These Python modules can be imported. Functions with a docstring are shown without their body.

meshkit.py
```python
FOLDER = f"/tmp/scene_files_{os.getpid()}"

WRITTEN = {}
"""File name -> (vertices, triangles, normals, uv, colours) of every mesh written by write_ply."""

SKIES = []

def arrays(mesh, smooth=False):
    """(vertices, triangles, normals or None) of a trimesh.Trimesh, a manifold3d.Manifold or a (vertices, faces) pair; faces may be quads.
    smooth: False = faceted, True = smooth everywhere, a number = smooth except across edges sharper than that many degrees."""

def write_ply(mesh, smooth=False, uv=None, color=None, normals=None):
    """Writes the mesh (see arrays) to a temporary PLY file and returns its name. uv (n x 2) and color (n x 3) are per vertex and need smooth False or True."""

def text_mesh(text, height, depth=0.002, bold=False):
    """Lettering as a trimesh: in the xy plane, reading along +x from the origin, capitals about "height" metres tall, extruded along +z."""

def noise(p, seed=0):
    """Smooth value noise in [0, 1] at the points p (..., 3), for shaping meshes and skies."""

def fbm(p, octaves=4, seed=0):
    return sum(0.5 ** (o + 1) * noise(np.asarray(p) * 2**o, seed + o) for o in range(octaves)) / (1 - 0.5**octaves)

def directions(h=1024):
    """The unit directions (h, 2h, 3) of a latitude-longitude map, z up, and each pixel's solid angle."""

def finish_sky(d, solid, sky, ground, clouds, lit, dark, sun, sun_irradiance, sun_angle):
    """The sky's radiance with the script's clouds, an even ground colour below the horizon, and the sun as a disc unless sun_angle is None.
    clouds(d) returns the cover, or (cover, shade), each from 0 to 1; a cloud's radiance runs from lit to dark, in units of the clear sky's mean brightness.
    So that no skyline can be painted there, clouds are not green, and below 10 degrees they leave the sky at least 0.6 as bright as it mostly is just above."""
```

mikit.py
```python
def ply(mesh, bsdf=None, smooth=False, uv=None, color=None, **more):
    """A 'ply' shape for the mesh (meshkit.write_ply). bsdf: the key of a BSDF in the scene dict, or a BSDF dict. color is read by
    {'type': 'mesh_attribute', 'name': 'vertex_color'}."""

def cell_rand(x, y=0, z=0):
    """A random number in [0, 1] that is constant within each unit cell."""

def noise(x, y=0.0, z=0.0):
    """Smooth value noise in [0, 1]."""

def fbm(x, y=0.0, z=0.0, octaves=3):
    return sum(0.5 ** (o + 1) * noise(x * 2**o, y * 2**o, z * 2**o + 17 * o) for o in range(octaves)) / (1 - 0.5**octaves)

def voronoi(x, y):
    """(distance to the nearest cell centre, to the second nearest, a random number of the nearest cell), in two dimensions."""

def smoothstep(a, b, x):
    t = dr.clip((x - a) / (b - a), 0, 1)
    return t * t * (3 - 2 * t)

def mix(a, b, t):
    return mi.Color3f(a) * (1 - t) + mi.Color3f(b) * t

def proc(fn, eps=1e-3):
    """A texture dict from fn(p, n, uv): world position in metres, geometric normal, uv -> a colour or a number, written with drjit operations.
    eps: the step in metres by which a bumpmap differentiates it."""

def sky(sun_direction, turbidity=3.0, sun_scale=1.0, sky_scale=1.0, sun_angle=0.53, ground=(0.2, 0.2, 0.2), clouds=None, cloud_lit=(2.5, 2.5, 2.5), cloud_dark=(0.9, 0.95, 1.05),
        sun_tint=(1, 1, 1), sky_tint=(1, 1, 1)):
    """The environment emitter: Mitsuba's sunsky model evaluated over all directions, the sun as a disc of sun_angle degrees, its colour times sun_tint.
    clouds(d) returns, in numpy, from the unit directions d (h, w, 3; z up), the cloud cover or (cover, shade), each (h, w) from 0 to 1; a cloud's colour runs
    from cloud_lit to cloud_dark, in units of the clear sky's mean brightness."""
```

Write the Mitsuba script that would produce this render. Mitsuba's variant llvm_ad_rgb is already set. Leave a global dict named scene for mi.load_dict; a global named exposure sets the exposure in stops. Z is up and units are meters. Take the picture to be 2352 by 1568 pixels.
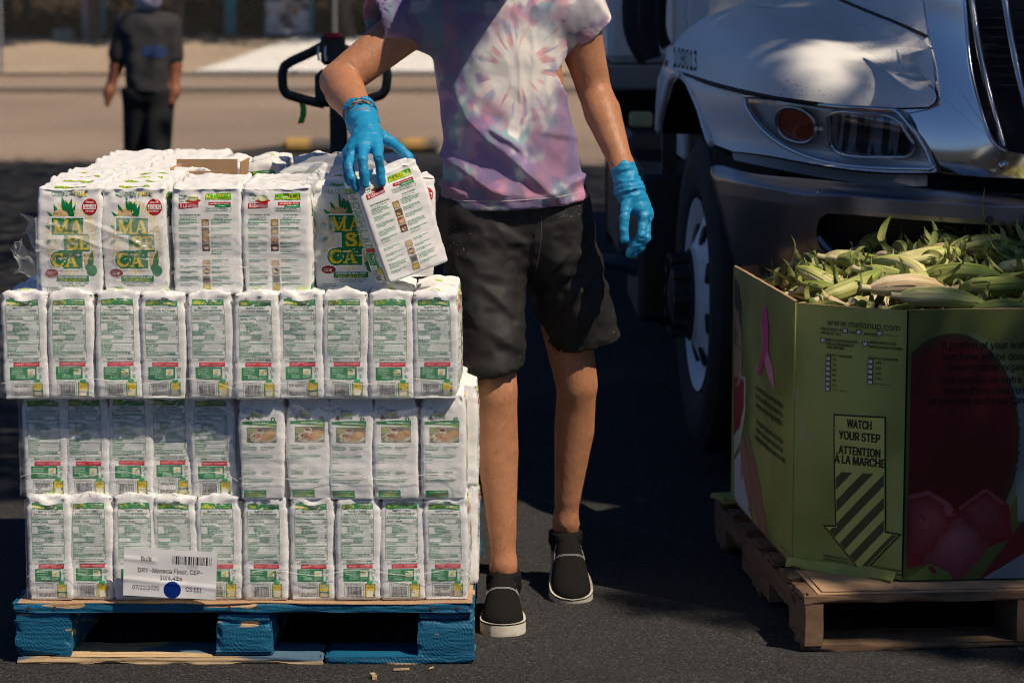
import math, random
import numpy as np, trimesh, shapely
from shapely import affinity
from shapely.geometry import Polygon, LineString, Point, box as sbox
from shapely.ops import unary_union
import manifold3d as m3
import mitsuba as mi
import mikit, meshkit
from mikit import proc, noise, fbm, mix, smoothstep, cell_rand
import drjit as dr

T = mi.ScalarTransform4f
scene, labels = {}, {}

# ---------------------------------------------------------------- camera, sky, exposure
PITCH, FOCAL, CAM_Z = math.radians(7.58), 5553.0, 1.415      # FOCAL in pixels of a 2352 px wide picture
scene['camera'] = {
    'type': 'thinlens', 'fov': 2 * math.degrees(math.atan(1176 / FOCAL)), 'fov_axis': 'x',
    'aperture_radius': 0.0085, 'focus_distance': 5.36, 'near_clip': 0.1, 'far_clip': 2000.0,
    'to_world': T().look_at(origin=[0, 0, CAM_Z], target=[0, math.cos(PITCH), CAM_Z - math.sin(PITCH)], up=[0, 0, 1])}
SUN = np.array([0.472, -0.396, 0.788]); SUN /= np.linalg.norm(SUN)
scene['sky'] = mikit.sky(SUN.tolist(), turbidity=3, sky_scale=0.50, sky_tint=(.84, .97, 1.20), sun_tint=(0.97, 0.985, 1.0), ground=(0.1, 0.1, 0.1))
exposure = 1.58


def at(px, py, Y):
    """The point at distance Y in front of the camera that a photograph pixel (2352 px wide) shows."""
    u, v = (px - 1176) / FOCAL, (py - 784) / FOCAL
    d = np.array([u, math.cos(PITCH) - v * math.sin(PITCH), -math.sin(PITCH) - v * math.cos(PITCH)])
    return np.array([0, 0, CAM_Z]) + d * (Y / d[1])


# ---------------------------------------------------------------- helpers
rng = np.random.default_rng(7)
_n = {}


def numbered(name):
    k = _n.get(name, 0); _n[name] = k + 1
    return name if k == 0 else f'{name}_{k:03d}'


def thing(name, label, category, group=None):
    key = numbered(name)
    labels[key] = {'label': label, 'category': category}
    if group: labels[key]['group'] = group
    return key


def part(parent, name, shape, label=None):
    key = numbered(f'{parent}__{name}')
    scene[key] = shape
    if label: labels[key] = {'label': label}
    return key


def struct(name, shape):
    scene[name] = shape
    labels[name] = {'kind': 'structure'}


def ply(m, bsdf, smooth=False, **k):
    return mikit.ply(m, bsdf, smooth=smooth, **k)


def moved(shape, M):
    return {**shape, 'to_world': T(np.asarray(M, float).tolist())}


def mat(loc=(0, 0, 0), rz=0.0, ry=0.0, rx=0.0, s=1.0):
    M = trimesh.transformations.euler_matrix(rx, ry, rz, 'sxyz')
    M[:3, :3] *= s
    M[:3, 3] = loc
    return M


def cat(ms):
    return trimesh.util.concatenate(ms)


def boxm(x0, x1, y0, y1, z0, z1, bev=0.0):
    """A box, its edges chamfered by bev."""
    if bev <= 0:
        return trimesh.creation.box(bounds=[[x0, y0, z0], [x1, y1, z1]])
    lo, hi, v = np.array([x0, y0, z0]), np.array([x1, y1, z1]), []
    for s in np.ndindex(2, 2, 2):
        c = np.where(np.array(s) > 0, hi, lo); sg = np.where(np.array(s) > 0, -1, 1)
        for k in range(3):
            o = np.ones(3) * bev; o[k] = 0
            v.append(c + sg * o)
    return trimesh.Trimesh(v, process=False).convex_hull


def tube(pts, r, n=8, cap=True):
    p = np.asarray(pts, float); r = np.broadcast_to(r, (len(p),))
    t = np.gradient(p, axis=0); t /= np.linalg.norm(t, axis=1, keepdims=True) + 1e-12
    a = np.zeros_like(p); ref = np.array([0, 0, 1.0]) if abs(t[0, 2]) < .9 else np.array([1.0, 0, 0])
    for i in range(len(p)):
        ref = ref - t[i] * (ref @ t[i]); ref /= np.linalg.norm(ref) + 1e-12; a[i] = ref
    b = np.cross(t, a); ang = np.arange(n) * 2 * np.pi / n
    v = p[:, None] + r[:, None, None] * (np.cos(ang)[None, :, None] * a[:, None] + np.sin(ang)[None, :, None] * b[:, None])
    i, j = np.meshgrid(np.arange(len(p) - 1), np.arange(n), indexing='ij')
    q = np.stack([i * n + j, i * n + (j + 1) % n, (i + 1) * n + (j + 1) % n, (i + 1) * n + j], -1).reshape(-1, 4)
    f = np.vstack([q[:, [0, 1, 2]], q[:, [0, 2, 3]]])
    v = v.reshape(-1, 3)
    if cap:
        v = np.vstack([v, p[:1], p[-1:]]); k = len(v); jj = np.arange(n)
        f = np.vstack([f, np.stack([jj * 0 + k - 2, (jj + 1) % n, jj], 1),
                       np.stack([jj * 0 + k - 1, (len(p) - 1) * n + jj, (len(p) - 1) * n + (jj + 1) % n], 1)])
    return trimesh.Trimesh(v, f, process=False)


def spline(pts, n):
    from scipy.interpolate import CubicSpline
    p = np.asarray(pts, float); s = np.r_[0, np.cumsum(np.linalg.norm(np.diff(p, axis=0), axis=1))]
    return CubicSpline(s, p)(np.linspace(0, s[-1], n))


def grid_faces(nu, nv):
    i, j = np.meshgrid(np.arange(nu - 1), np.arange(nv - 1), indexing='ij')
    a = (i * nv + j).ravel()
    return np.vstack([np.stack([a, a + nv, a + nv + 1], 1), np.stack([a, a + nv + 1, a + 1], 1)])


def sheet(P):
    """A surface from a (nu, nv, 3) array of points."""
    nu, nv = P.shape[:2]
    return trimesh.Trimesh(P.reshape(-1, 3), grid_faces(nu, nv), process=False)


def solid_sheet(P, off):
    """The surface P thickened by the vector(s) off: two skins and a rim."""
    nu, nv = P.shape[:2]; Q = P + off; f = grid_faces(nu, nv); n = nu * nv
    idx = np.arange(n).reshape(nu, nv)
    loop = np.r_[idx[0, :-1], idx[:-1, -1], idx[-1, :0:-1], idx[:0:-1, 0]]
    nx = np.roll(loop, -1)
    rim = np.vstack([np.stack([loop, nx, nx + n], 1), np.stack([loop, nx + n, loop + n], 1)])
    m = trimesh.Trimesh(np.vstack([P.reshape(-1, 3), Q.reshape(-1, 3)]), np.vstack([f[:, ::-1], f + n, rim]), process=False)
    trimesh.repair.fix_normals(m)
    return m


def nets(fn, lo, hi, h):
    """Naive surface nets: the zero surface of fn(points) inside the box lo..hi, cells of h metres."""
    ax = [np.arange(lo[k], hi[k] + h, h) for k in range(3)]
    sh = tuple(len(a) for a in ax)
    V = np.empty(sh, np.float32)
    step = max(1, int(400_000 // (sh[1] * sh[2])))
    for i in range(0, sh[0], step):
        g = np.stack(np.meshgrid(ax[0][i:i + step], ax[1], ax[2], indexing='ij'), -1).reshape(-1, 3).astype(np.float32)
        V[i:i + step] = fn(g).reshape(-1, sh[1], sh[2])
    ins = V < 0
    c = [V[a:sh[0] - 1 + a, b:sh[1] - 1 + b, d:sh[2] - 1 + d] for a, b, d in np.ndindex(2, 2, 2)]
    cnt = sum((x < 0).astype(np.int8) for x in c)
    act = (cnt > 0) & (cnt < 8)
    ii = np.argwhere(act); vid = -np.ones(act.shape, int); vid[act] = np.arange(len(ii))
    cv = np.stack([x[act] for x in c], 1); acc = np.zeros((len(ii), 3)); num = np.zeros(len(ii))
    corner = np.array(list(np.ndindex(2, 2, 2)), float)
    for e0 in range(8):
        for e1 in range(e0 + 1, 8):
            if np.abs(corner[e0] - corner[e1]).sum() == 1:
                a, b = cv[:, e0], cv[:, e1]; s = (a < 0) != (b < 0)
                t = np.where(s, a / np.where(s, a - b, 1), 0)
                acc += np.where(s[:, None], corner[e0] + t[:, None] * (corner[e1] - corner[e0]), 0); num += s
    v = np.array(lo) + (ii + acc / num[:, None]) * h
    quads = []
    for k in range(3):
        sl0 = [slice(None)] * 3; sl1 = [slice(None)] * 3
        sl0[k] = slice(0, -1); sl1[k] = slice(1, None)
        A, B = ins[tuple(sl0)], ins[tuple(sl1)]
        e = np.argwhere(A != B); flip = A[tuple(e.T)]
        u, w = [(1, 2), (2, 0), (0, 1)][k]
        ok = (e[:, u] > 0) & (e[:, w] > 0) & (e[:, u] < sh[u] - 1) & (e[:, w] < sh[w] - 1)
        e, flip = e[ok], flip[ok]; q = []
        for du, dw in ((-1, -1), (0, -1), (0, 0), (-1, 0)):
            p = e.copy(); p[:, u] += du; p[:, w] += dw
            q.append(vid[tuple(p.T)])
        q = np.stack(q, 1); q[~flip] = q[~flip][:, ::-1]
        quads.append(q)
    q = np.vstack(quads)
    return trimesh.Trimesh(v, np.vstack([q[:, [0, 1, 2]], q[:, [0, 2, 3]]]), process=False)


def soften(m, iterations=6):
    """Taubin smoothing."""
    from scipy.sparse import coo_matrix
    v, e = np.array(m.vertices), np.sort(np.vstack([m.faces[:, [0, 1]], m.faces[:, [1, 2]], m.faces[:, [2, 0]]]), axis=1)
    e = np.unique(e, axis=0); n = len(v)
    A_ = coo_matrix((np.ones(2 * len(e)), (np.r_[e[:, 0], e[:, 1]], np.r_[e[:, 1], e[:, 0]])), shape=(n, n)).tocsr()
    deg = np.asarray(A_.sum(1)).ravel(); ok = (deg > 0)[:, None]; deg = np.maximum(deg, 1)[:, None]
    for i in range(iterations):
        v = v + (.5 if i % 2 == 0 else -.52) * np.where(ok, A_ @ v / deg - v, 0)
    return trimesh.Trimesh(v, m.faces, process=False)


def capsule(p, a, b, ra, rb):
    a, b = np.asarray(a, np.float32), np.asarray(b, np.float32); ab = b - a
    t = np.clip(((p - a) @ ab) / (ab @ ab), 0, 1)
    return np.linalg.norm(p - a - t[:, None] * ab, axis=1) - (ra + (rb - ra) * t)


def ellip(p, c, r):
    q = (p - np.asarray(c, np.float32)) / np.asarray(r, np.float32)
    k = np.linalg.norm(q, axis=1)
    return (k - 1) * min(r)


def smin(a, b, k):
    h = np.clip(0.5 + 0.5 * (b - a) / k, 0, 1)
    return b + (a - b) * h - k * h * (1 - h)


def smax(a, b, k):
    return -smin(-a, -b, k)


def ridge(p, octaves=2, seed=0):
    """Noise with sharp crests, 0..1."""
    return 1 - np.abs(2 * meshkit.fbm(p, octaves, seed) - 1) * 1.6


def sstep(a, b, x):
    t = np.clip((x - a) / (b - a), 0, 1)
    return t * t * (3 - 2 * t)


# ---------------------------------------------------------------- materials
def rgb(*c):
    return {'type': 'rgb', 'value': list(map(float, c))}


def pbr(key, color, rough=0.5, **k):
    scene[key] = {'type': 'twosided', 'bsdf': {'type': 'principled', 'base_color': color if isinstance(color, dict) else rgb(*color), 'roughness': rough, **k}}


def bumped(key, color, rough, fn, eps=1e-3, **k):
    scene[key] = {'type': 'twosided', 'bsdf': {'type': 'bumpmap', 'arbitrary': proc(fn, eps), 'scale': 1.0,
                  'nested': {'type': 'principled', 'base_color': color if isinstance(color, dict) else rgb(*color), 'roughness': rough, **k}}}


def asphalt_color(p, n, uv):
    g = noise(p.x * 160, p.y * 160); s = fbm(p.x * 1.3, p.y * 1.3, 0, 3)
    st = smoothstep(0.72, 0.8, noise(p.x * 330, p.y * 330, 3.0))
    v = 0.016 + 0.014 * s + 0.016 * (g - .5) + 0.04 * st
    crack = dr.abs(p.x - 0.58 + 0.62 * (p.y - 6.3) + .03 * (fbm(p.x * 9, p.y * 9) - .5))
    v += 0.030 * (1 - smoothstep(0.004, 0.012, crack)) * smoothstep(.35, .6, noise(p.x * 14, p.y * 14))
    return mi.Color3f(v * .98, v, v * 1.02)


def asphalt_bump(p, n, uv):
    return 0.0030 * noise(p.x * 190, p.y * 190) + 0.0025 * noise(p.x * 85, p.y * 85)


bumped('m_asphalt', proc(asphalt_color), 0.85, asphalt_bump, specular=0.25)
pbr('m_concrete', proc(lambda p, n, uv: mix((.135, .102, .080), (.215, .170, .135), fbm(p.x * .35, p.y * .22, 0, 4)) * (0.86 + .28 * noise(p.x * 30, p.y * 30))), 0.9, specular=0.2)
pbr('m_kerb', (.20, .165, .135), 0.9)
pbr('m_bank', proc(lambda p, n, uv: mix((.23, .175, .125), (.34, .27, .20), fbm(p.x * .8, p.y * .8, p.z, 3))), 0.95)
pbr('m_pathwhite', (.58, .57, .55), 0.9)
pbr('m_paper', (.75, .75, .76), 0.40, specular=0.35)
pbr('m_print', {'type': 'mesh_attribute', 'name': 'vertex_color'}, 0.40, specular=0.35)
pbr('m_flatprint', {'type': 'mesh_attribute', 'name': 'vertex_color'}, 0.55, specular=0.3)
scene['m_film'] = {'type': 'mask', 'opacity': 0.085, 'bsdf': {'type': 'twosided', 'bsdf': {'type': 'principled', 'base_color': rgb(.85, .87, .88), 'roughness': .09, 'specular': 1.0}}}
scene['m_filmmilk'] = {'type': 'mask', 'opacity': 0.27, 'bsdf': {'type': 'twosided', 'bsdf': {'type': 'principled', 'base_color': rgb(.86, .87, .86), 'roughness': .16, 'specular': .9}}}


def cardboard_color(p, n, uv):
    return mix((.33, .205, .115), (.42, .27, .16), fbm(p.x * 18, p.y * 18, p.z * 18, 3))


pbr('m_cardboard', proc(cardboard_color), 0.85)

# ---------------------------------------------------------------- printed faces
_txt = {}


def glyphs(s, bold):
    """(vertices, faces, width) of a line of text with capitals 1 high."""
    if (s, bold) not in _txt:
        m = meshkit.text_mesh(s, 1.0, 0.1, bold)
        top = m.vertices[:, 2] > .05
        f = m.faces[top[m.faces].all(1)]
        v = m.vertices[:, :2]
        used = np.unique(f); re = np.zeros(len(v), int); re[used] = np.arange(len(used))
        _txt[(s, bold)] = (v[used], re[f], v[used][:, 0].max())
    return _txt[(s, bold)]


class Art:
    """Flat print: coloured pieces in the coordinates of one face."""

    def __init__(self): self.items = []

    def mesh(self, v, f, c, layer): self.items.append((np.asarray(v, float), np.asarray(f), c, layer))

    def poly(self, g, c, layer=1, size=.008):
        for q in getattr(g, 'geoms', [g]):
            if q.is_empty or q.area < 1e-9 or q.geom_type != 'Polygon': continue
            v, f = trimesh.creation.triangulate_polygon(q, engine='earcut')
            v, f = trimesh.remesh.subdivide_to_size(np.c_[v, np.zeros(len(v))], f, size, max_iter=12)
            self.mesh(v[:, :2], f, c, layer)

    def rect(self, x0, y0, x1, y1, c, layer=1, size=.008):
        nx, ny = max(2, int((x1 - x0) / size) + 2), max(2, int((y1 - y0) / size) + 2)
        X, Yy = np.meshgrid(np.linspace(x0, x1, nx), np.linspace(y0, y1, ny), indexing='ij')
        self.mesh(np.stack([X, Yy], -1).reshape(-1, 2), grid_faces(nx, ny), c, layer)

    def frame(self, x0, y0, x1, y1, w, c, layer=1):
        self.rect(x0, y0, x1, y0 + w, c, layer); self.rect(x0, y1 - w, x1, y1, c, layer)
        self.rect(x0, y0, x0 + w, y1, c, layer); self.rect(x1 - w, y0, x1, y1, c, layer)

    def text(self, s, x, y, h, c, layer=2, bold=True, width=None, align='l', rot=0.0, shear=0.0):
        v, f, w = glyphs(s, bold); v = v * h; w = w * h
        if width: v = v * [width / w, 1]; w = width
        v = v - [{'l': 0, 'c': w / 2, 'r': w}[align], 0]
        v = np.stack([v[:, 0] + shear * v[:, 1], v[:, 1]], 1)
        if rot: v = v @ np.array([[math.cos(rot), math.sin(rot)], [-math.sin(rot), math.cos(rot)]])
        self.mesh(v + [x, y], f, c, layer)

    def lines(self, x0, x1, y, n, pitch, c, seed, h=.0015, fill=.86, layer=2, last=.5):
        """Lines of print too small to read: rows of word-long dashes."""
        r = random.Random(seed)
        for i in range(n):
            end = x0 + (x1 - x0) * (last if i == n - 1 else r.uniform(.86, 1.0)); x = x0
            while x < end - .001:
                w = min(r.uniform(.002, .007), end - x)
                self.rect(x, y - i * pitch, x + w * fill + .0004, y - i * pitch + h, c, layer, .02)
                x += w + .0009

    def build(self, mapping, lift=.0005, step=.00018):
        V, F, C, k = [], [], [], 0
        for v, f, c, layer in self.items:
            V.append(mapping(v, lift + step * layer)); C.append(np.broadcast_to(c, (len(v), 3)))
            a, b, d = v[f[:, 0]], v[f[:, 1]], v[f[:, 2]]
            s = (b[:, 0] - a[:, 0]) * (d[:, 1] - a[:, 1]) - (b[:, 1] - a[:, 1]) * (d[:, 0] - a[:, 0])
            F.append(np.where((s > 0)[:, None], f, f[:, ::-1]) + k); k += len(v)
        return trimesh.Trimesh(np.vstack(V), np.vstack(F), process=False), np.vstack(C)


GREEN, DKGREEN, YEL, RED, INK, WHITE = (.004, .185, .055), (.0, .115, .042), (.80, .56, .012), (.42, .012, .018), (.02, .02, .025), (.80, .80, .80)
SMALL = (.008, .215, .090)
PALEYEL, LIME, TAN, MAROON = (.86, .66, .24), (.36, .58, .06), (.62, .42, .20), (.22, .008, .012)


def slab(ch):
    """Slab-serif capitals, 1 high."""
    def st(pts, w): return LineString(pts).buffer(w / 2, cap_style='flat', join_style='mitre')
    def sf(x, y, w=.34, h=.11): return sbox(x - w / 2, y, x + w / 2, y + h)
    if ch == 'M':
        return unary_union([st([(.2, 0), (.2, 1)], .17), st([(1.0, 0), (1.0, 1)], .22), st([(.2, 1), (.6, .05)], .22), st([(.6, .05), (1.0, 1)], .13), sf(.2, 0, .40), sf(1.0, 0, .46), sbox(.0, .89, .32, 1), sbox(.9, .89, 1.22, 1)]).intersection(sbox(0, 0, 1.25, 1))
    if ch == 'A':
        return unary_union([st([(.16, 0), (.5, 1)], .12), st([(.5, 1.0), (.84, 0)], .24), st([(.25, .33), (.78, .33)], .1), sf(.16, 0), sf(.84, 0, .42)]).intersection(sbox(-.1, 0, 1.1, 1))
    if ch == 'E':
        return unary_union([st([(.22, 0), (.22, 1)], .24), sbox(0, 0, .74, .11), sbox(0, .89, .72, 1), sbox(.2, .45, .55, .56), sbox(.64, 0, .78, .32), sbox(.62, .70, .74, 1), sbox(.5, .36, .59, .65)])
    if ch == 'S':
        p = [(.70, .74), (.62, .90), (.42, .95), (.20, .88), (.14, .74), (.24, .61), (.48, .52), (.68, .40), (.72, .24), (.60, .10), (.38, .05), (.16, .12), (.08, .30)]
        c = spline([(a, b, 0) for a, b in p], 40)[:, :2]
        return unary_union([LineString(c).buffer(.10), LineString(c[12:30]).buffer(.13), sbox(.64, .66, .75, 1), sbox(.03, 0, .14, .36)]).intersection(sbox(0, 0, .86, 1))
    t = np.linspace(.62, 2 * math.pi - .55, 30)
    c = np.stack([.52 + .42 * np.cos(t), .5 + .44 * np.sin(t)], 1)
    return unary_union([LineString(c).buffer(.07), LineString(c[9:22]).buffer(.13), sbox(.76, .62, .88, 1)]).intersection(sbox(0, 0, 1.05, 1))


def slab_word(art, word, x, y, h, c, layer, gap=.06):
    for ch in word:
        g = slab(ch)
        art.poly(affinity.translate(affinity.scale(g, h, h, origin=(0, 0)), x, y), c, layer, .01)
        x += (g.bounds[2] + gap) * h
    return x


def leaf(x0, y0, x1, y1, w):
    a, b = np.array([x0, y0]), np.array([x1, y1]); d = b - a; nrm = np.array([-d[1], d[0]]) / (np.linalg.norm(d) + 1e-9)
    t = np.linspace(0, 1, 7); s = np.sin(np.pi * t ** .7) * w
    return Polygon(np.vstack([a + t[:, None] * d + s[:, None] * nrm, (a + t[:, None] * d - s[:, None] * nrm)[::-1]])).buffer(0)


def art_logo():
    A = Art(); cx, cy = .004, .118
    for k in range(46):
        a = 2 * math.pi * k / 46; b = a + math.pi / 46
        r0 = .022; r1 = .058 + .010 * abs(math.sin(a))
        if cy + 1.25 * r1 * math.sin(a) < .046: r1 *= .86
        A.poly(Polygon([(cx + r0 * math.cos(a), cy + 1.1 * r0 * math.sin(a)), (cx + r1 * math.cos(a), cy + 1.25 * r1 * math.sin(a)), (cx + r1 * math.cos(b), cy + 1.25 * r1 * math.sin(b))]), PALEYEL, 0, .02)
    cob = affinity.rotate(affinity.scale(Point(-.018, .170).buffer(1, 10), .019, .014), -18)
    for x0, y0, x1, y1, w in ((-.030, .160, -.052, .180, .004), (-.024, .168, -.036, .196, .005), (-.006, .170, -.018, .214, .006), (.0, .165, .006, .210, .006), (.004, .163, .016, .196, .005), (-.040, .142, -.056, .150, .004), (-.042, .118, -.057, .108, .004), (.012, .165, -.010, .205, .007)):
        A.poly(leaf(x0, y0, x1, y1, w), GREEN, 1, .012)
    A.poly(cob, TAN, 2)
    for k in range(14):
        A.poly(Point(-.032 + (k % 7) * .0045, .176 - (k // 7) * .007).buffer(.0017, 3), (.75, .58, .34), 3, .02)
    cob2 = affinity.rotate(affinity.scale(Point(.042, .076).buffer(1, 10), .013, .021), 12)
    A.poly(cob2, (.70, .50, .26), 2)
    A.poly(unary_union([Point(.052, .052).buffer(.012), leaf(.047, .058, .054, .096, .007), leaf(.036, .058, .060, .060, .008)]), GREEN, 3)
    blocks = unary_union([sbox(-.040, .128, .034, .166), sbox(-.012, .093, .048, .131), sbox(-.024, .056, .031, .096), affinity.scale(Point(-.026, .0745).buffer(.0195), 1.0, 1.0)])
    A.poly(blocks.buffer(.0035, join_style='mitre'), WHITE, 4); A.poly(blocks, GREEN, 5)
    slab_word(A, 'MA', -.036, .132, .030, YEL, 6); slab_word(A, 'SE', -.004, .0975, .030, YEL, 6); slab_word(A, 'CA', -.041, .060, .030, YEL, 6)
    for dx, dy in ((.0007, -.0007),):
        A.text('GLUTEN', -.043 + dx, .2135 + dy, .0095, DKGREEN, 2, True, .049)
    A.text('GLUTEN', -.043, .2135, .0092, (.55, .75, .62), 3, True, .049)
    A.text('FREE', .010, .2135, .0092, YEL, 3, True, .032); A.text('FREE', .0107, .2128, .0095, DKGREEN, 2, True, .032)
    A.poly(affinity.scale(Point(.049, .190).buffer(.0175, 14), 1, 1.02), RED, 4)
    A.rect(.034, .185, .064, .1955, WHITE, 5); A.text('100%', .049, .1867, .0072, RED, 6, True, .027, 'c')
    A.text('GRANO', .049, .1985, .0034, WHITE, 6, True, .018, 'c'); A.text('DE MAÍZ', .049, .1795, .0034, WHITE, 6, True, .019, 'c')
    A.poly(affinity.scale(Point(-.043, .046).buffer(1, 12), .017, .0105), WHITE, 4); A.poly(affinity.scale(Point(-.043, .046).buffer(1, 12), .0158, .0094), MAROON, 5)
    A.lines(-.054, -.032, .047, 2, .004, (.6, .45, .45), 5, .0016, layer=6)
    A.rect(-.032, .028, .044, .041, GREEN, 4); A.text('MASA INSTANTÁNEA DE MAÍZ', .006, .0355, .0042, WHITE, 5, True, .066, 'c'); A.text('INSTANT CORN MASA FLOUR', .006, .0298, .0034, YEL, 5, True, .058, 'c')
    A.text('TORTILLAS • TAMALES • PUPUSAS • ATOLES', .006, .0225, .0030, DKGREEN, 2, True, .070, 'c'); A.text('EMPANADAS • GORDITAS • SOPES', .006, .0175, .0030, DKGREEN, 2, True, .054, 'c')
    A.text('NET WT/PESO NETO', -.058, .0125, .0027, DKGREEN, 2, True, .030); A.text('4.4 lb (2 kg)', -.058, .007, .0042, DKGREEN, 2, True, .032)
    return A


def art_brand(A, x0, y0, x1, y1):
    A.poly(Polygon([(x0, y0), (x1, y0), (x1 - .001, y1 + .001), (x0 + .001, y1 - .001)]), (.05, .36, .02), 3)
    h = (y1 - y0) * .82; B = Art(); w = slab_word(B, 'MASECA', 0, 0, h, YEL, 4)
    s = (x1 - x0 - .003) / w
    for v, f, c, l in B.items: A.mesh(v * [s, 1] + [x0 + .0018, y0 + .0012], f, c, l)


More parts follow.
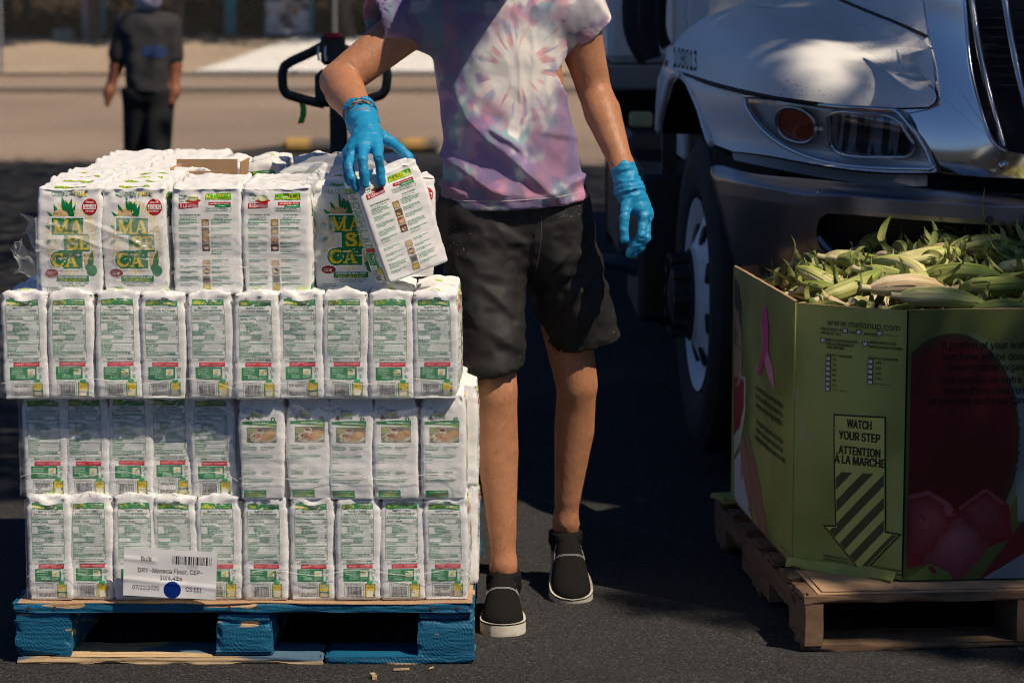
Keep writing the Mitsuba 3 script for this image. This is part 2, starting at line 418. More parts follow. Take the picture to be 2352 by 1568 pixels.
def art_instructions():
    A = Art()
    art_brand(A, -.003, .205, .053, .219)
    A.text('Rinde', -.060, .2115, .0048, GREEN, 2, True); A.text('hasta', -.060, .2055, .0040, GREEN, 2, True); A.text('Yields up to', -.060, .2003, .0030, GREEN, 2, True)
    A.poly(affinity.scale(Point(-.029, .2085).buffer(1, 12), .0105, .0062), (.35, .55, .22), 2); A.poly(affinity.scale(Point(-.029, .2105).buffer(1, 12), .0105, .005), (.80, .74, .48), 3)
    A.poly(Polygon([(-.046, .203), (-.040, .206), (-.016, .206), (-.012, .203), (-.02, .199), (-.04, .199)]), RED, 1)
    A.poly(Polygon([(-.0605, .186), (-.018, .189), (-.018, .2005), (-.040, .198), (-.0605, .198)]), (.36, .012, .02), 3)
    A.text('8 Lb', -.058, .1885, .0078, WHITE, 4, True, .016, 'l', .05); A.text('tortillas', -.0405, .1895, .0060, WHITE, 4, False, .021, 'l', .06)
    A.rect(.004, .1935, .052, .2005, RED, 2); A.rect(.018, .1895, .052, .1957, (.01, .25, .07), 3)
    A.frame(-.003, .180, .053, .1892, .0005, DKGREEN, 2); A.rect(-.003, .1845, .053, .1849, DKGREEN, 2); A.rect(.017, .180, .0174, .189, DKGREEN, 2); A.rect(.036, .180, .0364, .189, DKGREEN, 2)
    A.lines(.008, .048, .1966, 1, .003, WHITE, 2, .0014, layer=4, last=1); A.lines(.024, .046, .1917, 1, .003, WHITE, 3, .0014, layer=4, last=1); A.lines(.0, .05, .1862, 2, .0046, DKGREEN, 4, .0012, layer=3, last=.9)
    A.text('Masa Instantánea de Maíz', -.060, .1712, .0034, DKGREEN, 2, True, .046); A.lines(-.058, -.02, .1668, 2, .0036, DKGREEN, 6, .0012, last=.6)
    A.text('Instant Corn Masa', .016, .1712, .0034, DKGREEN, 2, True, .032); A.lines(.014, .048, .1668, 2, .0036, DKGREEN, 8, .0012, last=.6)
    cols = [((.30, .20, .08), (.50, .42, .30), (.42, .25, .05)), ((.14, .08, .05), (.50, .33, .06), (.09, .06, .04)), ((.42, .22, .05), (.52, .38, .28), (.32, .04, .03)), ((.10, .05, .04), (.55, .42, .32), (.22, .05, .04))]
    for k in range(4):
        y = .148 - k * .0177; a, b, c = cols[k]
        A.rect(-.0118, y - .0005, .0042, y + .0155, INK, 2); A.rect(-.0113, y, .0037, y + .015, a, 3)
        A.poly(affinity.scale(Point(-.0035, y + .006).buffer(1, 7), .006, .004), b, 4, .02); A.poly(affinity.scale(Point(-.006, y + .0115).buffer(1, 6), .0042, .0026), c, 4, .02)
    for k, (a, b) in enumerate((((.55, .42, .25), (.64, .52, .34)), ((.10, .08, .07), (.66, .52, .32)), ((.20, .18, .18), (.10, .09, .09)), ((.48, .36, .10), (.66, .56, .20)))):
        y = .0605 - k * .0172
        A.rect(-.0118, y - .0005, .0042, y + .0145, (.22, .18, .15), 2); A.rect(-.0113, y, .0037, y + .014, a if k != 1 else (.60, .52, .42), 3)
        if k == 1: A.poly(Point(-.0038, y + .007).buffer(.0066, 8), a, 4, .02); A.poly(Point(-.006, y + .007).buffer(.0032, 6), b, 5, .02); A.poly(Point(-.0012, y + .007).buffer(.0032, 6), b, 5, .02)
        else: A.rect(-.009, y + .003, .0012, y + .010, b, 4)
    s = 0
    for y, n in ((.1612, 4), (.1445, 3), (.1285, 3), (.1125, 4), (.0955, 2), (.0875, 1)):
        for x0, x1 in ((-.061, -.0175), (.008, .054)):
            s += 1; A.lines(x0, x1, y, n, .0031, SMALL, s, .0015, .88)
    for y, n in ((.0740, 2), (.0600, 2), (.0490, 2), (.0385, 4), (.0215, 2)):
        for x0, x1 in ((-.061, -.0185), (.008, .050)):
            s += 1; A.lines(x0, x1, y, n, .0031, SMALL, s, .0015, .88)
    A.rect(-.068, .0815, .066, .0819, (.55, .55, .56), 1)  # grey line colours in the dark of the fold crease
    return A


def art_nutrition():
    A = Art(); x0, x1 = -.0385, .0335
    A.rect(x0, .2195, x1, .2315, GREEN, 1)
    A.rect(x0 + .001, .2205, x0 + .030, .2305, (.04, .30, .02), 2); A.text('MASECA', x0 + .002, .2218, .0072, YEL, 3, True, .027)
    A.text('MASA INSTANTÁNEA DE MAÍZ', x0 + .033, .2265, .0027, (.75, .85, .75), 3, True, .036); A.lines(x0 + .04, x1 - .004, .2222, 1, .003, YEL, 2, .0016, layer=3, last=1)
    A.frame(x0, .0975, x1, .2195, .0010, GREEN, 1)
    cx = (x0 + x1) / 2
    A.text('Nutrition Facts/', cx, .2123, .0047, DKGREEN, 2, True, .042, 'c'); A.text('Información Nutrimental', cx, .2060, .0047, DKGREEN, 2, True, .061, 'c')
    A.lines(x0 + .002, x1 - .002, .2025, 2, .0027, SMALL, 3, .0011, .85, last=.98)
    A.rect(x0, .1965, x1, .1982, GREEN, 1)
    A.text('Calories / Calorías', x0 + .0022, .1885, .0040, DKGREEN, 2, True, .035); A.text('110', x1 - .0016, .1885, .0066, DKGREEN, 2, True, .0095, 'r')
    A.lines(x0 + .002, x0 + .036, .1943, 1, .003, DKGREEN, 4, .0010, last=1)
    A.rect(x0, .1862, x1, .1868, GREEN, 1)
    A.lines(x0 + .038, x1 - .002, .1838, 1, .003, SMALL, 5, .0012, last=1)
    rows = [(0, .5), (.013, .55), (.013, .50), (.013, .68), (.013, .72), (0, .46), (0, .36), (0, .80), (.026, .56), (.026, .55), (0, .76), (0, .34)]
    for k, (ind, w) in enumerate(rows):
        y = .1795 - .00400 * k
        A.lines(x0 + .002 + ind, x0 + .002 + ind + (.066 - ind) * w * .92, y, 1, .003, SMALL, 20 + k, .0017, .90, last=1)
        A.rect(x0 + ind, y - .0014, x1, y - .0009, (.03, .30, .14), 1)
        if k in (0, 1, 5, 6, 7, 9): A.rect(x1 - .0055, y, x1 - .0018, y + .0016, DKGREEN, 2)
    A.rect(x0, .1302, x1, .1318, GREEN, 1)
    for k in range(4):
        y = .1268 - .0042 * k
        A.lines(x0 + .002, x0 + .026 - .002 * k, y, 1, .003, SMALL, 40 + k, .0016, .90, last=1); A.rect(x1 - .0045, y, x1 - .0018, y + .0015, DKGREEN, 2); A.rect(x0, y - .0014, x1, y - .0009, (.03, .30, .14), 1)
    A.lines(x0 + .002, x1 - .002, .1105, 4, .0029, SMALL, 50, .0015, .92, last=.5)
    A.rect(-.026, .0930, -.0125, .0955, GREEN, 2); A.rect(.0175, .0930, .0295, .0955, GREEN, 2); A.lines(-.011, .016, .0935, 1, .003, DKGREEN, 60, .0015, last=1)
    A.lines(-.034, .036, .0895, 1, .003, DKGREEN, 61, .0010, last=1)
    A.poly(sbox(-.0245, .0785, .0305, .0868).buffer(.0008), (.46, .014, .03), 2); A.lines(-.022, .0, .0835, 2, .0026, (.75, .3, .32), 62, .0010, layer=3, last=.8); A.lines(.004, .028, .0835, 2, .0026, (.75, .3, .32), 63, .0010, layer=3, last=.8)
    A.poly(sbox(-.0325, .0470, .0235, .0755).buffer(.0008), (.004, .21, .06), 2)
    A.lines(-.029, -.004, .0715, 4, .0042, (.55, .75, .6), 64, .0013, layer=3, last=.7); A.text('AZTECA', -.020, .0535, .0040, (.45, .70, .55), 3, True, .018); A.lines(-.020, .0, .0505, 1, .003, (.45, .7, .55), 65, .0015, layer=3, last=1)
    A.rect(.0045, .0575, .0205, .0718, (.78, .78, .74), 3); A.poly(leaf(.007, .0605, .0185, .0695, .0030), (.70, .55, .05), 4); A.rect(.009, .0593, .0165, .0608, (.2, .25, .12), 4)
    A.lines(.004, .0215, .0545, 3, .0025, (.5, .72, .58), 66, .0009, layer=3)
    A.poly(Point(.0320, .0705).buffer(.0050, 10).difference(Point(.0320, .0705).buffer(.0041, 10)), DKGREEN, 2, .02); A.text('K', .0320, .0683, .0046, DKGREEN, 2, True, None, 'c')
    A.lines(.028, .036, .063, 1, .002, GREEN, 67, .0009); A.poly(unary_union([leaf(.0285, .050, .0355, .060, .0012), leaf(.0355, .050, .0285, .060, .0012), leaf(.032, .048, .032, .061, .001)]), (.12, .42, .26), 2, .02)
    A.text('©2019 AZTECA MILLING L.P.', -.031, .0395, .0026, DKGREEN, 2, True, .041)
    A.frame(-.0305, .0085, .0115, .0370, .0007, GREEN, 2)
    r = random.Random(4); x = -.0265
    while x < .0075:
        w = r.choice((.0006, .0006, .001, .0015)); A.rect(x, .0125, x + w, .0345, INK, 2, .03); x += w + r.choice((.0006, .0006, .0011))
    A.lines(-.026, .008, .0096, 1, .003, INK, 70, .0016, last=1)
    A.poly(sbox(.0155, .0085, .0355, .0395).buffer(.0012), GREEN, 2); A.rect(.0160, .0085, .0350, .0395, YEL, 3); A.rect(.0190, .0095, .0320, .0240, (.74, .72, .66), 4)
    A.lines(.0175, .0335, .0352, 3, .0034, DKGREEN, 71, .0012, layer=4)
    h = unary_union([Point(.0228, .0445).buffer(.0036), Point(.0282, .0445).buffer(.0036), Polygon([(.0195, .0435), (.0315, .0435), (.0255, .0365)])])
    A.poly(h, (.01, .36, .10), 5)
    return A


def art_recipe():
    A = Art()
    A.poly(unary_union([Point(-.029 + dx, .212 + dy).buffer(r, 8) for dx, dy, r in ((-.0055, 0, .0042), (0, .0022, .0048), (.0055, 0, .0042))] + [sbox(-.0345, .2035, -.0235, .212)]).exterior.buffer(.0004), INK, 2)
    A.poly(unary_union([leaf(-.0285, .202, -.0335, .189, .0013), leaf(-.0275, .202, -.0225, .189, .0013), leaf(-.028, .200, -.028, .188, .0022)]), INK, 2, .02)
    A.text('RECETAS', -.0215, .2060, .0072, DKGREEN, 2, True, .0255); A.rect(-.0215, .1995, .004, .2050, (.30, .38, .02), 2); A.text('MASECA', -.021, .2002, .0042, (.75, .62, .05), 3, True, .0245); A.text('RECIPES', -.0215, .1935, .0048, DKGREEN, 2, True, .0255)
    A.poly(Polygon([(-.0415, .1805), (-.0415, .1868), (.0, .1892), (.0345, .1892), (.0345, .1745), (.01, .1775)]), GREEN, 2)
    A.poly(Polygon([(-.0415, .1805), (.01, .1775), (.0345, .1745), (.0345, .1732), (.008, .1768), (-.0415, .1799)]), LIME, 1)
    A.text('Tacos de Camarón', -.020, .1818, .0042, (.80, .86, .80), 3, True, .037, 'l', -.015, .2); A.lines(.019, .033, .1812, 1, .002, (.7, .85, .7), 3, .0013, layer=3, last=1); A.lines(.012, .033, .1778, 1, .002, YEL, 4, .0012, layer=3, last=1)
    A.poly(Point(.0262, .1925).buffer(.0050, 10), DKGREEN, 2); A.poly(leaf(.0262, .189, .0262, .196, .0018), (.7, .8, .7), 3, .02)
    x0, y0, x1, y1 = -.031, .1375, .0335, .1735
    A.rect(x0, y0, x1, y1, DKGREEN, 2); A.rect(x0 + .0008, y0 + .0008, x1 - .0008, y1 - .0008, (.20, .19, .13), 3)
    win = sbox(x0 + .0008, y0 + .0008, x1 - .0008, y1 - .0008)
    r = random.Random(9)
    def put(g, c, l): A.poly(g.intersection(win), c, l, .012)
    put(sbox(x0, .158, -.012, y1), (.32, .37, .14), 4)
    put(affinity.scale(Point(.003, .150).buffer(1, 16), .033, .0125), (.50, .49, .44), 5)
    put(affinity.scale(Point(-.003, .166).buffer(1, 10), .009, .006), (.55, .52, .48), 6); put(affinity.scale(Point(-.003, .167).buffer(1, 10), .0068, .0036), (.20, .05, .04), 7)
    for k in range(16): put(affinity.rotate(affinity.scale(Point(-.021 + r.uniform(-.007, .007), .149 + r.uniform(-.006, .007)).buffer(1, 5), r.uniform(.0015, .003), r.uniform(.001, .002)), r.uniform(0, 180)), r.choice(((.06, .09, .03), (.12, .16, .06), (.20, .22, .12), (.38, .26, .04))), 6 + k % 2)
    put(Polygon([(.002, .1395), (.006, .162), (.020, .1665), (.033, .1635), (.033, .153), (.014, .1405)]), (.46, .29, .14), 6)
    put(Polygon([(.0035, .142), (.0075, .161), (.0185, .1640), (.0285, .1600), (.0130, .1425)]), (.55, .37, .19), 7)
    for k in range(9): put(affinity.scale(Point(.012 + r.uniform(-.006, .012), .153 + r.uniform(-.007, .008)).buffer(1, 5), .0016, .0009), (.38, .21, .09), 8)
    for k in range(20): put(affinity.rotate(affinity.scale(Point(-.004 + r.uniform(-.0075, .0075), .1495 + r.uniform(-.0085, .0085)).buffer(1, 6), r.uniform(.0018, .004), r.uniform(.0012, .0026)), r.uniform(0, 180)), r.choice(((.36, .12, .06), (.46, .19, .09), (.28, .08, .04), (.52, .28, .15))), 8 + k % 2)
    for y, n in ((.1300, 1), (.1262, 3), (.1100, 1), (.1062, 3), (.0955, 1), (.0880, 1)): A.lines(-.0405, (.033 if y in (.1062,) else -.022 if n == 1 else -.006), y, n, .0033, SMALL, int(y * 1e4), .0013, .9, last=.8)
    A.lines(-.001, .032, .1262, 3, .0033, DKGREEN, 77, .0011)
    A.rect(-.045, .0783, .044, .0787, (.55, .55, .57), 1)  # the fold crease's shade drawn as a thin grey line
    for y, n in ((.0705, 1), (.0667, 3), (.0515, 1), (.0480, 3), (.0340, 1)): A.lines(-.0405, (.032 if y == .0480 else -.024 if n == 1 else -.008), y, n, .0033, SMALL, int(y * 1e4), .0013, .9, last=.8)
    A.lines(-.001, .022, .0667, 3, .0033, DKGREEN, 78, .0011)
    A.poly(sbox(-.0395, .0065, .0080, .0225).buffer(.0008), (.004, .20, .055), 2); A.lines(-.032, .004, .0185, 1, .004, (.6, .8, .6), 80, .0012, layer=3, last=1); A.text('tumaseca.com', -.029, .0125, .0032, YEL, 3, True, .026); A.lines(-.035, .006, .0085, 1, .004, (.75, .7, .3), 82, .0016, layer=3, last=1)
    return A


# ---------------------------------------------------------------- flour bags
BW, BD, BH = .1455, .0975, .2315


def bag_map(P, seed, lift=0.0):
    """Points P on the plain box of a bag -> the crumpled paper bag, lifted off the paper by lift."""
    P = np.asarray(P, float); r = .0060
    inner = np.array([[-BW / 2 + r, -BD / 2 + r, r], [BW / 2 - r, BD / 2 - r, BH - r]])
    q = np.clip(P, inner[0], inner[1]); d = P - q; n = d / (np.linalg.norm(d, axis=1, keepdims=True) + 1e-12)
    p = q + r * n
    x, y, z = p.T; s = seed * 7.3
    top, side = np.clip(n[:, 2], 0, 1), 1 - np.abs(n[:, 2])
    tz, bz = sstep(BH - .045, BH - .006, z), 1 - sstep(.004, .03, z)
    zz = np.clip(z / BH, 0, 1)
    bulge = .0024 * (1 - (2 * x / BW) ** 2 * (1 - np.abs(n[:, 0]))) * (1 - (2 * zz - 1) ** 4)
    w1 = ridge(np.c_[x * 16 + s, y * 16, z * 30 + s], 2, 1) - .55
    w2 = ridge(np.c_[x * 40 + s, y * 40, z * 75 - s], 2, 2) - .55
    w3 = ridge(np.c_[x * 22 - s, y * 22, z * 8 + s], 1, 4) - .55
    cr = np.exp(-((z - .081 - .0015 * np.sin(x * 60 + s)) / .0022) ** 2)
    disp = side * (bulge + .0016 * w1 + .0011 * w2 + .0020 * w3 - .0014 * cr + tz * (.0036 * w1 + .0050 * w2 - .0022) + bz * (.003 * w1 - .0015))
    disp = disp + top * (.0036 * w2 + .0045 * w1)
    p = p + n * (disp + lift)[:, None]
    # each bag slumps and dents in its own way
    dn = meshkit.noise(np.c_[x * 11 + 3 * s, y * 11, z * 9 + s]) - .5
    p = p + n * (side * .0050 * dn)[:, None]
    crest = np.maximum(0, 1 - np.abs(p[:, 1]) / (BD * .5))
    p[:, 2] += tz * top * (.011 * crest ** 1.2 - .004 + .005 * (ridge(np.c_[x * 30 + s, y * 60, s + z * 0], 2, 6) - .5)) + .008 * sstep(.75, 1.0, np.abs(2 * x / BW)) * tz * (meshkit.noise(np.c_[x * 3 + s, y * 30, z * 0]) - .3)
    p[:, 1] *= 1 - .07 * tz * side
    p[:, 0] += .004 * (meshkit.noise(np.c_[z * 9 + s, z * 0, z * 0 + 3]) - .5)
    p[:, 1] += .003 * (meshkit.noise(np.c_[z * 9 - s, z * 0, z * 0 + 9]) - .5)
    return p


def box_grid(w, d, h, s):
    ms = []
    for ax, val in [(k, v) for k in range(3) for v in (0, 1)]:
        dim = [w, d, h]; o = [k for k in range(3) if k != ax]
        n0, n1 = int(round(dim[o[0]] / s)) + 1, int(round(dim[o[1]] / s)) + 1
        A, B = np.meshgrid(np.linspace(0, 1, n0), np.linspace(0, 1, n1), indexing='ij')
        P = np.zeros((n0, n1, 3)); P[..., ax] = val; P[..., o[0]] = A; P[..., o[1]] = B
        m = sheet(P * dim - [w / 2, d / 2, 0])
        if (val == 1) != (ax != 1): m.invert()
        ms.append(m)
    m = cat(ms); m.merge_vertices()
    return m


FACES = {'front': lambda v: np.c_[v[:, 0], v[:, 0] * 0 - BD / 2, v[:, 1]], 'back': lambda v: np.c_[-v[:, 0], v[:, 0] * 0 + BD / 2, v[:, 1]],
         'right': lambda v: np.c_[v[:, 0] * 0 + BW / 2, v[:, 0], v[:, 1]], 'left': lambda v: np.c_[v[:, 0] * 0 - BW / 2, -v[:, 0], v[:, 1]],
         'top': lambda v: np.c_[v[:, 0], v[:, 1], v[:, 0] * 0 + BH]}


def art_topmark():
    A = Art(); A.rect(BW / 2 - .034, -.012, BW / 2 - .018, .010, (.40, .58, .12), 1); A.rect(BW / 2 - .032, -.008, BW / 2 - .026, .006, (.60, .66, .10), 2)
    return A


def art_topband():
    A = Art(); art_brand(A, -.036, -.041, .036, -.030)
    return A


NVAR = 6
_base = box_grid(BW, BD, BH, .0058)
BODY = []
for k in range(NVAR):
    m = _base.copy(); m.vertices = bag_map(_base.vertices, k)
    BODY.append(ply(m, 'm_paper', 40))
ARTS = {'front': art_logo(), 'back': art_instructions(), 'right': art_nutrition(), 'left': art_recipe(), 'top': art_topmark(), 'band': art_topband()}
PARTNAME = {'front': 'front_print', 'back': 'instructions_print', 'right': 'nutrition_print', 'left': 'recipe_print', 'top': 'top_print', 'band': 'top_print'}
_prints = {}


def bag_print(face, k):
    if (face, k) not in _prints:
        fm = FACES['top' if face == 'band' else face]
        sc = [1, .935] if face in ('right', 'left') else [1, 1]
        m, c = ARTS[face].build(lambda v, l: bag_map(fm(v * sc), k, l))
        _prints[face, k] = ply(m, 'm_print', True, color=c)
    return _prints[face, k]


def bag(label, group, M, k, faces):
    t = thing('flour_bag', label, 'flour bag', group)
    part(t, 'paper_sack', moved(BODY[k % NVAR], M))
    for f in faces: part(t, PARTNAME[f], moved(bag_print(f, k % NVAR), M))
    return t


ORD = ['first', 'second', 'third', 'fourth', 'fifth', 'sixth', 'seventh', 'eighth', 'ninth', 'tenth', 'eleventh', 'twelfth', 'thirteenth', 'fourteenth', 'fifteenth', 'sixteenth', 'seventeenth', 'eighteenth']
Q = math.pi / 2
jit = random.Random(3)
ROWZ = [.1415, .3690, .5965, .8235]
ROWNAME = ['bottom row', 'second row up', 'third row up']
# three lower rows: ten bags side on across the front, each in bundles of five
XS = [np.r_[np.linspace(-1.018, -.648, 5), np.linspace(-.543, -.143, 5)],
      np.r_[np.linspace(-1.030, -.655, 5), np.linspace(-.546, -.155, 5)],
      np.r_[np.linspace(-1.056, -.655, 5), np.linspace(-.552, -.165, 5)]]
YF = [[5.232] * 10, [5.250] * 5 + [5.226] * 5, [5.196] * 10]
for r in range(3):
    for i, x in enumerate(XS[r]):
        face = 'left' if (r == 1 and i >= 5) else 'right'
        rz = (Q if face == 'left' else -Q) + jit.uniform(-.045, .045)
        what = 'taco recipe panel' if face == 'left' else 'green nutrition panel'
        fs = [face, 'top']
        if i == 0: fs.append('front' if face == 'right' else 'back')
        if i == 9: fs.append('back' if face == 'right' else 'front')
        bag(f'flour bag with {what} facing out, {ORD[i]} from left in {ROWNAME[r]}', 'flour bags stacked on the blue pallet',
            mat((x + jit.uniform(-.002, .002), YF[r][i] + BW / 2 + jit.uniform(-.004, .004), ROWZ[r]), rz, jit.uniform(-.012, .012), jit.uniform(-.010, .010)), r * 3 + i * 7, fs)
    # the row behind, seen at the right end (and on top of the third row)
    for i in range(5 if r == 2 else 2):
        x = (-.165 - .0965 * i) if r == 2 else (-.125 - .0985 * i)
        bag(f'flour bag behind the front bags of the {ROWNAME[r]}, {ORD[i]} from right end', 'flour bags stacked on the blue pallet',
            mat((x, YF[r][9] + BW * 1.5 + .004, ROWZ[r] + (.002 if r == 2 else 0)), -Q, 0, 0), 5 * i + r, ['top', 'back'] if i == 0 else ['top'])
    if r < 2:
        for i in range(2):
            bag(f'flour bag at right end of the {ROWNAME[r]}, {["third", "fourth"][i]} layer back', 'flour bags stacked on the blue pallet',
                mat((-.150, YF[r][9] + BW * (2.5 + i) + .006, ROWZ[r]), -Q), i + r, ['top', 'back'])
    for i in range(7):
        bag(f'flour bag on the left end of the {ROWNAME[r]}, {ORD[i + 1]} layer back', 'flour bags stacked on the blue pallet',
            mat((XS[r][0] - .004, YF[r][0] + BW * (1.5 + i) + .006, ROWZ[r]), -Q), i + r, ['front', 'top'])
# top row: two columns of logo bags at the left, five deep, and a bundle behind them
for c in range(2):
    for dpt in range(5):
        bag(f'corn logo flour bag, {ORD[dpt]} from front in {["leftmost", "second"][c]} column of top row', 'flour bags in the top row',
            mat((-.955 + c * .1375 + jit.uniform(-.002, .002), 5.224 + BD / 2 + dpt * .0985, ROWZ[3] + (0, .004, .008, .009, .011)[dpt]), -.055 + jit.uniform(-.02, .02), jit.uniform(-.012, .012)) @ np.diag([.935, 1, 1, 1]), c * 2 + dpt, (['front', 'right', 'band'] if dpt == 0 else ['right', 'band'] if c else ['band']))
    for dpt in range(5):
        bag(f'creased flour bag, {ORD[dpt]} from front in {["left", "right"][c]} column of the back left bundle', 'flour bags in the top row',
            mat((-.944 + c * .150, 5.765 + BD / 2 + dpt * .099, ROWZ[3] + .010 + .003 * dpt), jit.uniform(-.03, .03)), c + dpt, ['right'] if c else [])
# the middle bundle: two columns turned round
for c in range(2):
    for dpt in range(3):
        bag(f'cooking instructions flour bag, {ORD[dpt]} from front in {["third", "fourth"][c]} column of top row', 'flour bags in the top row',
            mat((-.660 + c * .150, 5.222 + BD / 2 + dpt * .0985, ROWZ[3] + .003 * dpt), math.pi + jit.uniform(-.02, .02)), 1 + c * 2 + dpt, (['back', 'right', 'left', 'band'] if dpt == 0 else ['band']))
# single bag in the man's shadow, the ones behind it, the rear right bundle
bag('white flour bag with a large corn logo standing in shade beside the held bag', 'flour bags in the top row', mat((-.362, 5.300 + BD / 2, ROWZ[3]), .02), 2, ['front', 'left', 'right', 'band'])
bag('white flour bag standing behind the shaded corn logo bag', 'flour bags in the top row', mat((-.365, 5.47, ROWZ[3] + .01), .0), 1, ['front', 'band'])
bag('white flour bag standing in shade behind the held bag, near the dark shorts', 'flour bags in the top row', mat((-.262, 5.56, ROWZ[3] + .004), .35), 3, ['front', 'right', 'band'])
for i in range(5):
    for j in range(2):
        bag(f'flour bag with green top tab, {ORD[i]} from left in {["front", "rear"][j]} line of back right bundle', 'flour bags in the top row',
            mat((-.690 + i * .100, 5.80 + BW / 2 + j * .148, ROWZ[3] + .004 + .010 * j + jit.uniform(0, .012)), -Q + jit.uniform(-.05, .05), 0, jit.uniform(-.03, .03)), i + j, ['top', 'right'])
# the bag in the man's hand: its back and nutrition side show
HELD = mat((-.216, 5.262, .868), 0) @ mat(ry=-.325) @ mat(rx=.03) @ mat(rz=math.pi + .36)
bag('white flour bag lifted and tilted by the blue gloved hand, instructions facing out', 'flour bags in the top row', HELD, 2, ['back', 'right', 'left', 'front', 'band'])

# ---------------------------------------------------------------- ground, kerbs
def ground_sheet(x0, x1, y0, y1, z, bsdf, name):
    struct(name, ply(sheet(np.stack(np.meshgrid([x0, x1], [y0, y1], [z], indexing='ij'), -1).reshape(2, 2, 3)), bsdf))


ground_sheet(-300, 300, -80, 300, 0.0, 'm_asphalt', 'asphalt')
# the pale concrete apron: ragged near edge, bulged back so dark asphalt stands for shade
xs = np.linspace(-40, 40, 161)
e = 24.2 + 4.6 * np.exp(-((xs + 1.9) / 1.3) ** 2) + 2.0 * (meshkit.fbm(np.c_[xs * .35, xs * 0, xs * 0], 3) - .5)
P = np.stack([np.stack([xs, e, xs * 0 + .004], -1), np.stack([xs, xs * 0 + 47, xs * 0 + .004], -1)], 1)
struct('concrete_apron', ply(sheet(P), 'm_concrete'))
struct('kerb', ply(cat([boxm(x, x + 2.99, 47, 47.3, 0, .13, .015) for x in np.arange(-39, 39, 3.0)]), 'm_kerb'))
ground_sheet(-40, 40, 47.28, 57.3, .105, 'm_concrete', 'sidewalk')
xs, ys = np.linspace(-60, 60, 121), np.r_[np.linspace(57.3, 66, 14), 70, 90, 200]
X, Y_ = np.meshgrid(xs, ys, indexing='ij')
Z = .105 + .80 * sstep(56.5, 67.5, Y_) + .05 * (meshkit.fbm(np.stack([X * .7, Y_ * .7, X * 0], -1), 3) - .5) * (Y_ > 57.5)
struct('sandy_bank', ply(sheet(np.stack([X, Y_, Z], -1)), 'm_bank', True))
xs, ys = np.linspace(-7.3, -1.9, 28), np.linspace(57.9, 66.2, 12)
X, Y_ = np.meshgrid(xs, ys, indexing='ij')
sx = np.clip((Y_ - 57.9) / 8.3, 0, 1)
X2 = -7.6 + 1.9 * sx + (X + 7.3) / 5.4 * (5.6 - 1.7 * sx + 0.2)
struct('ramp', ply(solid_sheet(np.stack([X2, Y_, .105 + .80 * sstep(56.5, 67.5, Y_) + .07], -1), np.array([0, 0, -.16])), 'm_pathwhite'))

# ---------------------------------------------------------------- the blue pallet
BLOCKX = [-1.0385, -.594, -.1475]


def blue_color(p, n, uv):
    w = fbm(p.x * 7, p.y * 60, p.z * 60, 3)
    base = mix((.002, .070, .150), (.004, .125, .245), w)
    edge = smoothstep(.108, .139, p.z) * .05 + smoothstep(.018, .006, p.z) * .10
    chip = smoothstep(.70, .74, fbm(p.x * 12, p.y * 12, p.z * 45, 3) + edge)
    raw = mix((.40, .25, .13), (.55, .39, .22), noise(p.x * 14, p.y * 90, p.z * 240))
    return mix(base, raw, chip)


def blue_bump(p, n, uv):
    k = dr.select(p.x < -.816, BLOCKX[0], dr.select(p.x < -.37, BLOCKX[1], BLOCKX[2]))
    dx = p.x - k - .012; dz = p.z - .062
    r = dr.sqrt(dx * dx + dz * dz) + .004 * noise(p.x * 50, p.z * 50)
    rings = dr.select(dr.abs(n.y) > .6, dr.select(p.z > .112, 0.0, 0.00022 * dr.sin(r * 900)), 0.0)
    return rings + .0013 * noise(p.x * 30, p.y * 200, p.z * 200) + .001 * noise(p.x * 240, p.y * 240, p.z * 240)


def raw_color(p, n, uv):
    g = fbm(p.x * 5, p.y * 70, p.z * 120, 3)
    paint = smoothstep(.47, .53, fbm(p.x * 2.2, p.y * 9, p.z * 30, 2))
    return mix(mix((.38, .25, .13), (.62, .46, .28), g), (.02, .11, .20), paint * .9)


bumped('m_bluewood', proc(blue_color), .6, blue_bump)
bumped('m_rawwood', proc(raw_color), .8, lambda p, n, uv: .003 * noise(p.x * 8, p.y * 140, p.z * 200))


def rough_box(x0, x1, y0, y1, z0, z1, seed, amp=.0028, s=.014):
    """A sawn, battered piece of timber."""
    m = boxm(x0, x1, y0, y1, z0, z1)
    v, f = trimesh.remesh.subdivide_to_size(m.vertices, m.faces, s * 1.4, max_iter=14)
    m = trimesh.Trimesh(v, f)
    lo, hi = m.bounds; d = np.minimum(m.vertices - lo, hi - m.vertices)
    near = np.sort(d, axis=1)[:, 1]                       # distance to the nearest edge of the box
    c = (lo + hi) / 2; dirn = m.vertices - c; k = d < 1e-6
    nb = meshkit.fbm(m.vertices * [9, 40, 40] + seed * 3.1, 3)
    chip = np.exp(-near / .006) * np.clip(nb - .42, 0, 1) * .035
    m.vertices -= np.sign(dirn) * k * (chip[:, None] + amp * (meshkit.fbm(m.vertices * [14, 50, 60] + seed, 2)[:, None] - .5))
    return m


